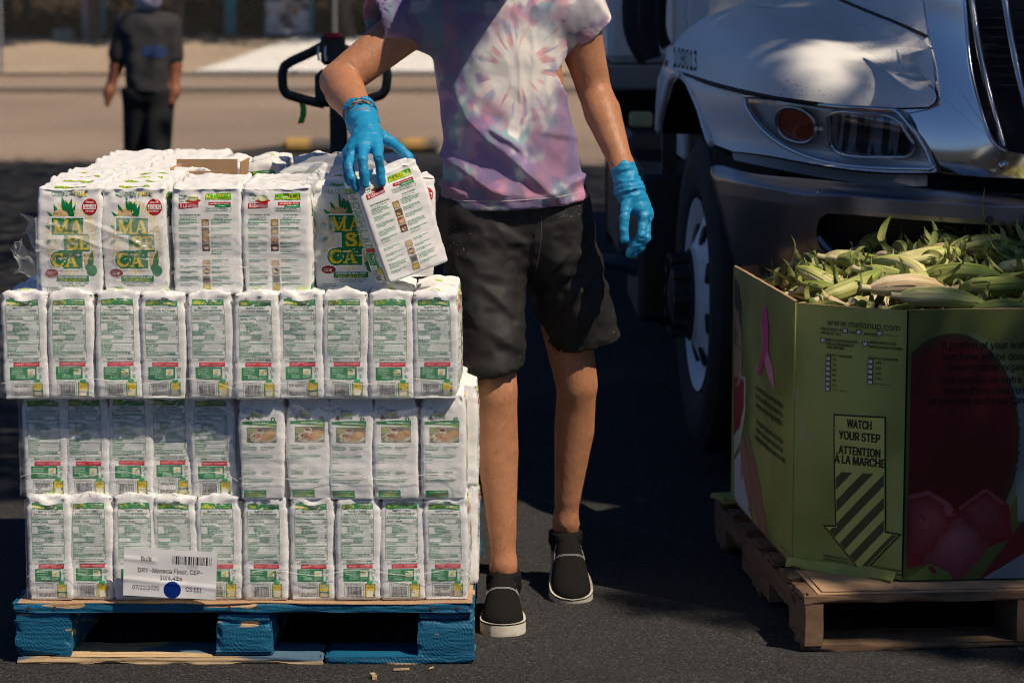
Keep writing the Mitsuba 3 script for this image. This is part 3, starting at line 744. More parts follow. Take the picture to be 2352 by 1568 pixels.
pbr('m_rust', (.05, .035, .03), .7)
bp = thing('blue_pallet', 'battered blue wooden block pallet carrying the stacked flour bags', 'pallet')
PY0, PY1 = 5.216, 6.42
for k, (a, b) in enumerate(((5.214, 5.352), (5.40, 5.49), (5.56, 5.65), (5.77, 5.87), (5.98, 6.07), (6.14, 6.23), (6.285, 6.42))):
    part(bp, 'deck_board', ply(rough_box(-1.104, -.083, a, b, .1165, .1385, k), 'm_bluewood', 30))
for k, x in enumerate(BLOCKX):
    part(bp, 'stringer_board', ply(rough_box(x - .058, x + .058, 5.222, 6.41, .0985, .1160, k + 20, s=.03), 'm_bluewood', 30))
    for j, y in enumerate((5.219, 5.745, 6.27)):
        part(bp, 'block', ply(rough_box(x - (.0625 if k != 1 else .063), x + .0625, y, y + .142, .0175, .0980, k * 3 + j, .0015), 'm_bluewood', 30))
    for dx in (-.03, .028): m = trimesh.creation.cylinder(.0042, .003); m.apply_transform(mat((x + dx, 5.2145, .1275), 0, 0, Q)); part(bp, 'nail', ply(m, 'm_rust', 30))
    part(bp, 'bottom_board', ply(rough_box(x - .06, x + .06, 5.35, 6.29, .001, .0170, k + 40, s=.03), 'm_rawwood', 30))
for k, y in enumerate((5.216, 6.29)):
    part(bp, 'bottom_board', ply(rough_box(-1.095, -.42, y, y + .13, .0, .0170, 50 + k, .005), 'm_rawwood', 30)); part(bp, 'bottom_board', ply(rough_box(-.415, -.083, y, y + .13, .0, .0172, 52 + k, .005), 'm_bluewood', 30))
xs = np.linspace(-1.092, -.088, 60)
e = 5.213 + .012 * (meshkit.fbm(np.c_[xs * 16, xs * 0, xs * 0], 3) - .45)
P = np.stack([np.stack([xs, e, .1412 - .004 * meshkit.noise(np.c_[xs * 9, xs * 0, xs * 0 + 4])], -1), np.stack([xs, e + .03, xs * 0 + .1405], -1), np.stack([xs, xs * 0 + 6.38, xs * 0 + .1405], -1)], 1)
t = thing('cardboard_sheet', 'thin brown cardboard sheet with torn edge between bags and blue pallet', 'cardboard')
part(t, 'sheet', ply(solid_sheet(P, np.array([0, 0, -.0018])), 'm_cardboard'))
# wood splinters on the asphalt before the pallet
for k, (px, py, a, b) in enumerate(((922, 1536, .034, .2), (858, 1554, .022, .5), (990, 1533, .016, .9))):
    g = at(px, py, 5.15); d = at(px, py, 5.15) - [0, 0, CAM_Z]; g = np.array([0, 0, CAM_Z]) + d * ((CAM_Z - .004) / -d[2])
    t = thing('wood_splinter', ['longest pale splinter of wood on the asphalt before the blue pallet', 'short brown splinter of wood nearest the bottom picture edge', 'tiny splinter of wood by the right end of the blue pallet'][k], 'splinter', 'wood splinters on the asphalt')
    m = rough_box(-a / 2, a / 2, -.002, .002, -.0015, .0015, k, .001, .006); m.apply_transform(mat(g, b))
    part(t, 'sliver', ply(m, 'm_rawwood', 30))

# ---------------------------------------------------------------- shipping label on the front of the bottom row
LW, LH = .2035, .1075


def label_map(v, l):
    x, y = v[:, 0], v[:, 1]
    bend = .0022 * np.exp(-((y + .022 + .06 * x) / .004) ** 2) + .002 * np.exp(-((y - .03 + .05 * (x + .1)) / .004) ** 2) * (x < -.03) + .003 * meshkit.noise(np.c_[x * 25, y * 25, x * 0])
    return np.c_[x, -.0012 - bend - l, y]


A = Art()
A.text('Bulk', -.066, .026, .0098, INK, 1, True, .026); A.text('DRY-Maseca Flour, CEP-', 0, .000, .0100, INK, 1, True, .143, 'c'); A.text('10/4.4lbs', .002, -.0150, .0098, INK, 1, True, .050, 'c')
A.text('07/22/2020', -.0825, -.0385, .0096, INK, 1, True, .060); A.text('CS [1]', .0345, -.0385, .0100, INK, 1, True, .034)
A.poly(Point(.006, -.036).buffer(.0190, 20), (.0, .022, .20), 1)
r = random.Random(11); x = .0045
for w in (1, 1, 3, 2, 1, 1, 1, 2, 1, 3, 2, 2, 1, 3, 1, 1, 1, 2, 1, 3, 1, 1):
    A.rect(x, .0215, x + w * .00125, .0405, INK, 1, .03); x += w * .00125 + r.choice((.0011, .0016, .0028))
A.text('113012', .036, .0145, .0060, INK, 1, False, .0245)
M = mat(at(391, 1316, 5.193), 0) @ mat(ry=.052)
t = thing('shipping_label', 'white paper shipping label with a barcode and blue dot across three bags', 'label')
xs, ys = np.meshgrid(np.linspace(-LW / 2, LW / 2, 50), np.linspace(-LH / 2, LH / 2, 28), indexing='ij')
lm = sheet(label_map(np.c_[xs.ravel(), ys.ravel()], 0).reshape(50, 28, 3)); lm.invert()
pbr('m_labelpaper', (.78, .78, .80), .5)
part(t, 'paper', moved(ply(lm, 'm_labelpaper', True), M))
m, c = A.build(label_map, .0003, .0001)
part(t, 'lettering', moved(ply(m, 'm_print', True, color=c), M))

# open cardboard tray standing on the third row among the top bags
t = thing('cardboard_tray', 'open brown cardboard tray standing between the top row bags', 'cardboard box')
x0, x1, y0, y1, z0, z1 = -.80, -.655, 5.60, 5.775, .829, 1.085
w = .004
for nm, b in (('end_panel', (x0, x1, y0, y0 + w, z0, z1 - .018)), ('end_panel', (x0, x1, y1 - w, y1, z0, z1)), ('side_panel', (x0, x0 + w, y0 + w, y1 - w, z0, z1 - .01)), ('side_panel', (x1 - w, x1, y0 + w, y1 - w, z0, z1 + .004)), ('base_panel', (x0 + w, x1 - w, y0 + w, y1 - w, z0, z0 + w))):
    m = boxm(*b)
    if b[0] > x1 - .01: m.vertices[:, 0] += .03 * (m.vertices[:, 2] > 1)
    if nm == 'side_panel' and b[0] < x0 + .001: m.vertices[:, 0] += .008 * (m.vertices[:, 2] > 1)
    part(t, nm, ply(m, 'm_cardboard'))

# ---------------------------------------------------------------- plastic film
def film_front(x0, x1, z0, z1, y, seed, nx=110, nz=54, wrap=.03, hole=None, amp=.006):
    """Stretch film over the front of a bundle: taut over the bags, slack and creased between, wrapped round the ends."""
    U, W = np.meshgrid(np.linspace(-wrap, (x1 - x0) + wrap, nx), np.linspace(z0, z1, nz), indexing='ij')
    L = x1 - x0; back = np.maximum(0, np.maximum(-U, U - L))
    X = x0 + np.clip(U, -.004, L + .004); s = seed * 5.1
    q = np.stack([U * 9 + s, W * 22 + U * 9, U * 0], -1); q2 = np.stack([U * 24 - s, W * 14 - U * 12, U * 0 + 4], -1)
    cr = np.clip(ridge(q, 2, seed) - .62, 0, 1) * 2.2 + np.clip(ridge(q2, 1, seed + 3) - .66, 0, 1) * 2
    Y = y - .0095 - amp * cr + back
    P = np.stack([X, Y, W], -1)
    m = sheet(P); m.invert()
    if hole is not None:
        c = m.triangles_center
        keep = hole(c[:, 0], c[:, 2])
        m.update_faces(keep); m.remove_unreferenced_vertices()
    return m


def strand(pts, r=.0011):
    return tube(spline(pts, 40), r, 5)


FN = {0: 'bottom row', 1: 'second row up', 2: 'third row up'}
for r in range(3):
    for k, (i0, i1, side) in enumerate(((0, 4, 'left'), (5, 9, 'right'))):
        xa, xb = XS[r][i0] - .051, XS[r][i1] + .051
        y = YF[r][i0] - .003
        t = thing('plastic_film', f'clear creased plastic film around the {side} bundle of the {FN[r]}', 'plastic film', 'film around the flour bundles')
        part(t, 'sheet', ply(film_front(xa, xb, ROWZ[r] + .004, ROWZ[r] + .226, y, r * 2 + k, wrap=.10), 'm_film', True))
        zb = ROWZ[r] + .066 - .012 * r
        pts = [(x, y - .012 - .003 * (j % 2), zb + .006 * math.sin(j * 1.7 + r) - (.010 if j in (0, 9) else 0)) for j, x in enumerate(np.linspace(xa, xb, 10))]
        part(t, 'rolled_edge', ply(strand(pts, .0013), 'm_filmmilk', True))  # milky strand drawn as a highlight line on the film


def ragged(zlo, zhi, seed, a=.03):
    return lambda x, z: (z > zlo + a * (meshkit.fbm(np.c_[x * 16 + seed, x * 0, x * 0], 3) - .5)) & (z < zhi + a * (meshkit.fbm(np.c_[x * 12 - seed, x * 0, x * 0 + 3], 3) - .5))


t = thing('torn_film', 'milky torn plastic film round the two corn logo bags at the left', 'plastic film', 'torn film on the top row')
part(t, 'band', ply(film_front(-1.026, -.748, .905, 1.000, 5.214, 11, wrap=.20, hole=ragged(.925, .992, 3), amp=.011), 'm_filmmilk', True))
part(t, 'sheet', ply(film_front(-1.026, -.748, .826, .960, 5.216, 12, wrap=.20, hole=ragged(.80, .94, 5), amp=.007), 'm_film', True))
pts = np.array([at(52, 640, 5.26), at(75, 575, 5.27), at(100, 545, 5.26), at(92, 500, 5.25)])
for j, (a, b, s) in enumerate(((at(40, 628, 5.25), at(104, 655, 5.24), 3), (at(74, 575, 5.25), at(106, 600, 5.24), 8))):
    U, W = np.meshgrid(np.linspace(0, 1, 24), np.linspace(0, 1, 18), indexing='ij')
    base = a + (b - a) * U[..., None]; nz = meshkit.fbm(np.stack([U * 4 + s, W * 4, U * 0], -1), 3) - .5
    P = base + np.stack([-.012 * W + .05 * nz * (1 - U), -.03 * nz, .075 * W + .03 * (meshkit.fbm(np.stack([U * 3, W * 5 + s, U * 0], -1), 3) - .5)], -1)
    part(t, 'loose_flap', ply(sheet(P), 'm_filmmilk', True))
t = thing('torn_film', 'torn plastic film across the two cooking instructions bags', 'plastic film', 'torn film on the top row')
part(t, 'band', ply(film_front(-.736, -.448, .940, .985, 5.214, 14, wrap=.20, hole=ragged(.955, .975, 9, .02), amp=.009), 'm_filmmilk', True))
part(t, 'sheet', ply(film_front(-.736, -.448, .826, .962, 5.216, 15, wrap=.20, hole=lambda x, z: (z < .955) & (np.hypot((x + .49) / .045, (z - .915) / .035) > 1) & (np.hypot((x + .66) / .03, (z - .90) / .03) > 1)), 'm_film', True))
part(t, 'rolled_edge', ply(strand([(-.738, 5.208, .872), (-.68, 5.203, .889), (-.62, 5.203, .886), (-.56, 5.203, .884), (-.50, 5.203, .886), (-.45, 5.208, .880)], .0016), 'm_filmmilk', True))  # pale strands put in as highlights along the film
part(t, 'rolled_edge', ply(strand([(-.738, 5.208, .868), (-.69, 5.205, .895), (-.655, 5.205, .912), (-.625, 5.203, .922)], .0011), 'm_filmmilk', True))
t = thing('torn_film', 'torn hanging plastic film over the left edge of the shaded logo bag', 'plastic film', 'torn film on the top row')
a, b = at(700, 395, 5.262), at(715, 600, 5.268)
U, W = np.meshgrid(np.linspace(0, 1, 50), np.linspace(0, 1, 16), indexing='ij')
wid = .016 + .055 * np.exp(-((U - .62) / .22) ** 2) + .03 * np.exp(-((U - .05) / .12) ** 2) + .014 * (meshkit.fbm(np.stack([U * 9, U * 0, U * 0], -1), 3) - .5)
P = a + (b - a) * U[..., None] + np.stack([wid * (W - .15), -.016 * ridge(np.stack([W * 3, U * 7, U * 0], -1), 2, 3), .0 * U], -1)
part(t, 'flap', ply(sheet(P), 'm_filmmilk', True))
P = at(640, 405, 5.34) + np.stack([.24 * U, .10 * W + 0 * U, .012 * (1 - W) + .045 * np.sin(U * 2.6) * W + .03 * (meshkit.fbm(np.stack([U * 6, W * 5, U * 0], -1), 3) - .5)], -1)
part(t, 'top_sheet', ply(sheet(P), 'm_filmmilk', True))

# ---------------------------------------------------------------- the man
def axdist(p, a, b):
    ab = b - a
    return ((p - a) @ ab) / (ab @ ab)


C_DYE = at(1190, 155, 5.70)


def dye(p, n, uv):
    x = p.x - float(C_DYE[0]); z = p.z - float(C_DYE[2])
    wx = .05 * (fbm(p.x * 14, p.z * 14, p.y * 10, 3) - .5); wz = .05 * (fbm(p.x * 14 + 9, p.z * 14, p.y * 10, 3) - .5)
    r = dr.sqrt(x * x + z * z) + 1e-4
    th = dr.atan2(z + wz * .35, x + wx * .35)
    cloth = 0.94 + .1 * noise(p.x * 600, p.z * 600, p.y * 600)
    col = mi.Color3f(.76, .73, .71)
    ray = smoothstep(.56, .76, noise(th * 9 + 20, r * 16, 1.0)) * smoothstep(.035, .06, r) * (1 - smoothstep(.10, .20, r))
    ray2 = smoothstep(.58, .76, noise(th * 10 + 60, r * 22, 5.0)) * smoothstep(.05, .08, r) * (1 - smoothstep(.12, .20, r))
    brk = smoothstep(.36, .60, fbm(x * 26 + 4, z * 24, 2.0, 2))
    col = mix(col, (.62, .24, .30), ray * brk * .70)
    col = mix(col, (.20, .24, .46), ray2 * brk * .60)
    big = fbm((x + wx) * 17 + 3, (z + wz) * 15, p.y * 9, 3); big2 = fbm((x + wx) * 15 - 7, (z + wz) * 14 + 5, p.y * 9, 3); big3 = fbm((x + wx) * 19 + 17, (z + wz) * 17 - 4, p.y * 9, 3)
    left = smoothstep(-.02, -.18, x) + .5 * smoothstep(-.08, -.25, z); out = smoothstep(.06, .16, r)
    col = mix(col, (.13, .31, .37), smoothstep(.45, .57, big + .12 * left - .02) * .80 * out)
    col = mix(col, (.29, .14, .38), smoothstep(.46, .58, big2 + .08 * smoothstep(.06, .14, x) + .04 * left) * .74 * out)
    col = mix(col, (.62, .26, .36), smoothstep(.55, .68, big3 + .04 * smoothstep(-.1, -.3, z)) * .75 * out)
    col = mix(col, (.12, .12, .22), smoothstep(.50, .63, fbm(x * 12 + 31, z * 9, p.y * 4, 3) + .12 * left) * .62 * out)
    return col * cloth


def skin_color(p, n, uv):
    m = fbm(p.x * 34, p.y * 34, p.z * 34, 3); sp = smoothstep(.72, .80, noise(p.x * 190, p.y * 190, p.z * 120))
    h = smoothstep(.60, .85, noise(p.x * 700, p.y * 700, p.z * 160)) * .14
    return mix((.36, .150, .074), (.49, .235, .130), m) * (1 - .22 * sp * m - h)


bumped('m_skin', proc(skin_color), .48, lambda p, n, uv: .0007 * noise(p.x * 420, p.y * 420, p.z * 300) + .0005 * fbm(p.x * 90, p.y * 90, p.z * 70), specular=.4)
bumped('m_dye', proc(dye), .9, lambda p, n, uv: .0016 * noise(p.x * 420, p.y * 420, p.z * 420) + .004 * fbm(p.x * 55, p.y * 40, p.z * 30), sheen=.3, specular=.1)


def short_color(p, n, uv):
    d = smoothstep(.80, .86, noise(p.x * 260, p.y * 260, p.z * 260)) * smoothstep(.58, .72, fbm(p.x * 8, p.y * 8, p.z * 8))
    return mix((.012, .012, .0135), (.020, .020, .022), fbm(p.x * 20, p.y * 20, p.z * 20)) + mi.Color3f(.22) * d


bumped('m_shorts', proc(short_color), .62, lambda p, n, uv: .0007 * noise(p.x * 500, p.y * 500, p.z * 500) + .010 * fbm(p.x * 16, p.y * 16, p.z * 12), sheen=.1, specular=.3)
bumped('m_glove', (.014, .27, .52), .46, lambda p, n, uv: .0030 * fbm(p.x * 60, p.y * 60, p.z * 90, 3) + .0005 * noise(p.x * 600, p.y * 600, p.z * 600), specular=.4)
pbr('m_black', (.007, .007, .008), .8, specular=.2)
pbr('m_canvas', proc(lambda p, n, uv: mi.Color3f(.009) * (.8 + .5 * noise(p.x * 700, p.y * 700, p.z * 700))), .9, specular=.15)
pbr('m_sole', proc(lambda p, n, uv: mix((.62, .58, .50), (.38, .34, .28), smoothstep(.45, .8, fbm(p.x * 30, p.y * 30, p.z * 60, 3)))), .6)
pbr('m_stitch', (.42, .42, .42), .8)
pbr('m_hair', (.03, .018, .01), .6); pbr('m_eye', (.55, .53, .50), .2); pbr('m_lip', (.30, .10, .08), .5)

man = thing('person', 'person in tie-dye shirt, black shorts and blue gloves lifting a flour bag beside the pallet', 'person')
P3 = lambda *a: np.array(a, np.float32)
SH_R, EL_R, WR_R = P3(-.205, 5.80, 1.43), at(777, 188, 5.70), at(832, 272, 5.47)
SH_L, EL_L, WR_L = P3(.150, 5.83, 1.44), at(1364, 205, 5.86), at(1430, 385, 5.74)
HP_R, KN_R, AN_R = P3(-.080, 5.85, .90), at(1140, 905, 5.71), at(1157, 1298, 5.675)
HP_L, KN_L, AN_L = P3(.090, 5.87, .90), at(1325, 885, 5.93), at(1299, 1196, 5.995)
HEAD = P3(.0, 5.535, 1.675)
NECK = P3(-.02, 5.745, 1.545)


def lerp(a, b, t): return a + (b - a) * t


def body(p):
    d = capsule(p, HP_R, KN_R, .078, .0500)
    def u(e, k=.03):
        nonlocal d
        d = smin(d, e, k)
    u(capsule(p, HP_L, KN_L, .078, .0510))
    for kn, an, sx in ((KN_R, AN_R, -1), (KN_L, AN_L, 1)):
        u(capsule(p, kn, lerp(kn, an, .34) + P3(sx * .003, .010, 0), .0490, .0500), .002); u(capsule(p, lerp(kn, an, .34) + P3(sx * .003, .010, 0), lerp(kn, an, .82), .0500, .0330), .002); u(capsule(p, lerp(kn, an, .80), an, .0333, .0285), .002); u(ellip(p, kn + P3(0, -.014, .012), (.034, .034, .050)), .03)
        u(capsule(p, an, an + P3(0, .03, -.06), .029, .034), .02)
        u(ellip(p, an + P3(sx * .022, .01, -.008), (.012, .013, .014)), .012)
    u(capsule(p, HP_R, HP_L, .088, .088), .05); u(ellip(p, P3(0, 5.84, .98), (.15, .10, .14)), .05); u(ellip(p, P3(-.02, 5.82, 1.22), (.145, .095, .26)), .06)
    for sh, el, wr, s in ((SH_R, EL_R, WR_R, 1), (SH_L, EL_L, WR_L, .93)):
        u(capsule(p, sh, el, .058 * s, .045 * s), .03); u(capsule(p, el, lerp(el, wr, .30), .043 * s, .0475 * s), .003); u(capsule(p, lerp(el, wr, .30), wr, .0475 * s, .0285 * s), .003)
        u(capsule(p, wr, wr + (wr - el) / np.linalg.norm(wr - el) * .04, .026, .024), .02)
    u(capsule(p, SH_R, SH_L, .055, .055), .05); u(capsule(p, NECK, HEAD + P3(0, .03, -.07), .058, .052), .04)
    u(ellip(p, HEAD, (.076, .098, .118)), .03); u(ellip(p, HEAD + P3(0, -.03, -.06), (.055, .065, .06)), .03); u(capsule(p, HEAD + P3(0, -.095, .0), HEAD + P3(0, -.112, -.028), .008, .014), .015)
    for s in (-1, 1):
        u(ellip(p, HEAD + P3(s * .078, .01, -.01), (.012, .024, .032)), .01); u(ellip(p, HEAD + P3(s * .030, -.092, .012), (.020, .010, .008)), .02)
    u(ellip(p, HEAD + P3(0, -.09, -.058), (.024, .010, .006)), .012)
    return d


m = nets(body, (-.50, 5.30, .05), (.34, 6.12, 1.82), .0085)
m = soften(m, 16)
part(man, 'body', ply(m, 'm_skin', True))
# fine hair on the shins and forearms
hs, hf = trimesh.sample.sample_surface(m, 60000, seed=5)
hn = m.face_normals[hf]; dl = np.minimum(*[capsule(hs, a_, b_, .0, .0) for a_, b_ in ((EL_R, WR_R), (EL_L, WR_L))])
ok = ((hs[:, 2] > .16) & (hs[:, 2] < .62)) | ((dl < .06) & (hs[:, 2] > 1.0))
hs, hn = hs[ok], hn[ok]; k_ = meshkit.fbm(hs * 14, 2) > .40; hs, hn = hs[k_][:7000], hn[k_][:7000]
hr = np.random.default_rng(8); hd = np.array([0, 0, -1.0]) + hr.normal(0, .35, hs.shape); hd -= hn * (hd * hn).sum(1, keepdims=True); hd /= np.linalg.norm(hd, axis=1, keepdims=True)
ln = hr.uniform(.006, .014, (len(hs), 1)); sd = np.cross(hd, hn) * .00016
V_ = np.stack([hs - sd, hs + sd, hs + hd * ln + hn * .0035], 1).reshape(-1, 3)
pbr('m_bodyhair', (.10, .05, .022), .6)
kh = part(man, 'body_hair', ply(trimesh.Trimesh(V_, np.arange(len(V_)).reshape(-1, 3), process=False), 'm_bodyhair')); labels[kh] = {'kind': 'stuff'}
for s_ in (-1, 1):
    e_ = trimesh.creation.icosphere(2, .0115); e_.apply_translation(HEAD + P3(s_ * .031, -.090, .010)); part(man, 'eye', ply(e_, 'm_eye', True))
mo = tube(spline([HEAD + P3(x_, -.094 + abs(x_) * .4, -.058 + abs(x_) * .1) for x_ in (-.024, -.012, 0, .012, .024)], 12), [.002] + [.0042] * 10 + [.002], 8); part(man, 'mouth', ply(mo, 'm_lip', True))
m = nets(lambda p: smax(ellip(p, HEAD + P3(0, .02, .03), (.088, .108, .112)), -(p[:, 2] - HEAD[2] - .02 - .6 * (HEAD[1] - p[:, 1])), .02), (-.12, 5.38, 1.55), (.12, 5.70, 1.86), .01)
part(man, 'hair', ply(m, 'm_hair', True))

# shirt
ZS = [.93, 1.0, 1.06, 1.12, 1.22, 1.32, 1.40, 1.46]
AXS = [.180, .177, .165, .156, .154, .161, .160, .140]
CXS = [.010, .007, -.002, -.008, -.020, -.028, -.030, -.030]
OPEN_R, OPEN_L = at(857, 50, 5.745), at(1357, 72, 5.85)
FOLDS = [((1085, 285), (1300, 478), .020, .017), ((1125, 292), (1200, 350), .013, .010), ((1010, 130), (1085, 300), .010, .013), ((1000, 350), (1190, 478), .013, .015), ((1355, 395), (1235, 470), .015, .010),
         ((1004, 425), (1075, 455), .010, .009), ((1240, 300), (1350, 330), .005, .010), ((1330, 250), (1300, 420), .006, .014), ((1130, 440), (1340, 470), .006, .010), ((1190, 110), (1200, 330), .003, .006), ((1250, 100), (1262, 300), .003, .006), ((1222, 60), (1225, 250), .003, .005)]


def shirt(p):
    x, y, z = p.T
    a, cx = np.interp(z, ZS, AXS), np.interp(z, ZS, CXS)
    b = .118 - .016 * sstep(1.32, 1.48, z) + .010 * sstep(1.08, .98, z)
    cy = 5.825
    k = np.sqrt(((x - cx) / a) ** 2 + ((y - cy) / b) ** 2)
    d = (k - 1) * np.minimum(a, b) * .9
    d = np.maximum(d, z - 1.50)
    d = smin(d, capsule(p, SH_R, SH_L, .070, .070), .06)
    d = smin(d, capsule(p, lerp(SH_R, OPEN_R, .1), OPEN_R, .074, .0645), .045)
    d = smin(d, capsule(p, lerp(SH_L, OPEN_L, .1), OPEN_L, .064, .058), .035)
    hem = .981 + .055 * x + .11 * (y - 5.82)
    d = np.maximum(d, hem - z)
    for sh, op, el, r in ((SH_R, OPEN_R, EL_R, .0575), (SH_L, OPEN_L, EL_L, .052)):
        dirn = (op - sh) / np.linalg.norm(op - sh); q = (p - op) @ dirn.astype(np.float32)
        near = np.linalg.norm(p - op, axis=1) < .16
        cut = np.maximum(q, -capsule(p, op - dirn * .05, op + dirn * .2, .25, .25) * 0 - .0) if False else q
        d = np.where(near & (q > -.10), np.maximum(d, cut), d)
        d = np.maximum(d, -capsule(p, op - dirn * .045, op + dirn * .1, r, r))
    return d


m = nets(shirt, (-.42, 5.60, .93), (.30, 6.03, 1.58), .0062)
m = soften(m, iterations=8)


def fold_disp(m, folds, Yf, front=5.84):
    v, n = m.vertices, m.vertex_normals
    add = np.zeros(len(v))
    for a, b, amp, w in folds:
        A_, B_ = at(*a, Yf)[[0, 2]], at(*b, Yf)[[0, 2]]
        ab = B_ - A_; L = np.linalg.norm(ab); q = v[:, [0, 2]] - A_
        t = (q @ ab) / L ** 2; s = (q[:, 0] * -ab[1] + q[:, 1] * ab[0]) / L + .012 * (meshkit.fbm(v * 18, 2) - .5)
        prof = np.where(s > 0, np.exp(-(s / (w * 1.5)) ** 2), np.exp(-(s / (w * .65)) ** 2))
        add += amp * prof * sstep(-.12, .2, t) * sstep(1.15, .75, t) * (v[:, 1] < front)
    return add


nz = meshkit.fbm(m.vertices * [14, 14, 9], 3, 2) - .5
m.vertices += m.vertex_normals * (fold_disp(m, FOLDS, 5.71) + .014 * nz + .004 * (ridge(m.vertices * [26, 20, 14], 2, 5) - .5))[:, None] * (sstep(.975, 1.01, m.vertices[:, 2]) * .75 + .25)[:, None]
sh = part(man, 'shirt', ply(m, 'm_dye', True))


def on_front(m, xz, lift):
    """Points on the mesh's camera side above the given (x, z) pairs."""
    from scipy.interpolate import LinearNDInterpolator
    xz = np.asarray(xz, float); v = m.vertices; lo, hi = xz.min(0) - .03, xz.max(0) + .03
    k = (m.vertex_normals[:, 1] < -.05) & (v[:, 0] > lo[0]) & (v[:, 0] < hi[0]) & (v[:, 2] > lo[1]) & (v[:, 2] < hi[1])
    f = LinearNDInterpolator(v[k][:, [0, 2]], v[k][:, 1])
    y = f(xz)
    return np.c_[xz[:, 0], np.where(np.isnan(y), np.nanmean(y), y) - lift, xz[:, 1]]


pbr('m_seam', (.50, .40, .48), .9)
xz = np.stack([np.linspace(-.155, .165, 60), .980 + .055 * np.linspace(-.155, .165, 60) - .012 + .0235], 1)
xz[:, 1] -= .012 * np.sqrt(np.clip(1 - ((xz[:, 0] - .007) / .178) ** 2, 0, 1)) - .012
part(man, 'hem_seam', ply(tube(on_front(m, xz, .0005), .0011, 4), 'm_seam'))
tg = on_front(m, [at(1343, 434, 5.73)[[0, 2]]], .002)[0]
part(man, 'hem_tag', ply(boxm(tg[0] - .004, tg[0] + .004, tg[1] - .0015, tg[1] + .002, tg[2] - .006, tg[2] + .005, .001), 'm_black'))

# shorts
HB_R, HB_L = at(1132, 846, 5.71), at(1341, 785, 5.925)


def shorts(p):
    x, y, z = p.T
    d = ellip(p, P3(.004, 5.84, 1.0), (.172, .118, .16))
    d = smin(d, capsule(p, P3(-.06, 5.835, .90), P3(.07, 5.845, .90), .106, .106), .04)
    d = smin(d, capsule(p, P3(-.074, 5.83, .93), HB_R, .106, .078), .035)
    d = smin(d, capsule(p, P3(.088, 5.85, .93), HB_L, .104, .090), .035)
    cut = np.where(x < .055, HB_R[2] - .004 + .20 * (x - HB_R[0]) + .10 * (y - HB_R[1]), HB_L[2] - .004 + .16 * (x - HB_L[0]) + .10 * (y - HB_L[1]))
    d = np.maximum(d, cut - z)
    d = np.maximum(d, z - 1.06)
    d = np.maximum(d, -capsule(p, lerp(HB_R, P3(-.074, 5.83, .93), .22), HB_R - P3(0, 0, .1), .064, .064))
    d = np.maximum(d, -capsule(p, lerp(HB_L, P3(.088, 5.85, .93), .22), HB_L - P3(0, 0, .1), .075, .075))
    return d


m = nets(shorts, (-.24, 5.58, .55), (.30, 6.06, 1.06), .0062)
m = soften(m, iterations=6)
SF = [((1245, 700), (1350, 560), .010, .016), ((1240, 640), (1300, 580), .010, .012), ((1250, 740), (1370, 640), .007, .014), ((1215, 560), (1130, 520), .005, .014), ((1060, 700), (1200, 800), .008, .020), ((1100, 640), (1180, 720), .006, .014), ((1300, 620), (1330, 780), .007, .016), ((1235, 480), (1222, 640), .004, .006), ((1380, 600), (1400, 760), .005, .016)]
m.vertices += m.vertex_normals * (fold_disp(m, SF, 5.75) + .013 * (meshkit.fbm(m.vertices * [16, 16, 10], 3, 8) - .5) + .006 * (ridge(m.vertices * [18, 14, 24], 2, 3) - .5))[:, None]
part(man, 'shorts', ply(m, 'm_shorts', True))
pbr('m_thread', (.075, .075, .078), .8)
for hb, hw, k in ((HB_R, .066, .20), (HB_L, .074, .16)):
    xs = np.linspace(hb[0] - hw, hb[0] + hw, 40)
    part(man, 'shorts_hem_seam', ply(tube(on_front(m, np.c_[xs, hb[2] + .022 + k * (xs - hb[0]) - .008 * np.sqrt(np.clip(1 - ((xs - hb[0]) / (hw + .004)) ** 2, 0, 1))], .0004), .0011, 4), 'm_thread'))
pts = [at(px, py, 5.75)[[0, 2]] for px, py in ((1243, 492), (1242, 540), (1238, 585), (1230, 625))]
part(man, 'fly_seam', ply(tube(on_front(m, spline([(a, b, 0) for a, b in pts], 20)[:, :2], .0004), .0012, 4), 'm_thread'))
v, f, w = glyphs('marmot', True); hgt = .0115
q = v * hgt + at(1024, 836, 5.66)[[0, 2]]
q3, f3 = trimesh.remesh.subdivide_to_size(np.c_[q, q[:, 0] * 0], f, .006)
lg = trimesh.Trimesh(on_front(m, q3[:, :2], .002), f3, process=False)
pbr('m_whiteink', (.55, .55, .56), .6)
part(man, 'shorts_lettering', ply(lg, 'm_whiteink'))


# gloves
def hand(p, wr, cuff, palm, fingers, rc):
    d = capsule(p, cuff, wr, rc, .0300)
    d = smin(d, capsule(p, wr, palm[0], .0300, .026), .02)
    for a, b in palm[1]:
        d = smin(d, capsule(p, a, b, .022, .0145), .016)
    for ch, r in fingers:
        e = None
        for i in range(len(ch) - 1):
            c = capsule(p, ch[i], ch[i + 1], r * (1 - .07 * i), r * (.93 - .07 * i))
            e = c if e is None else smin(e, c, .004)
        d = smin(d, e, .0055)
    return d


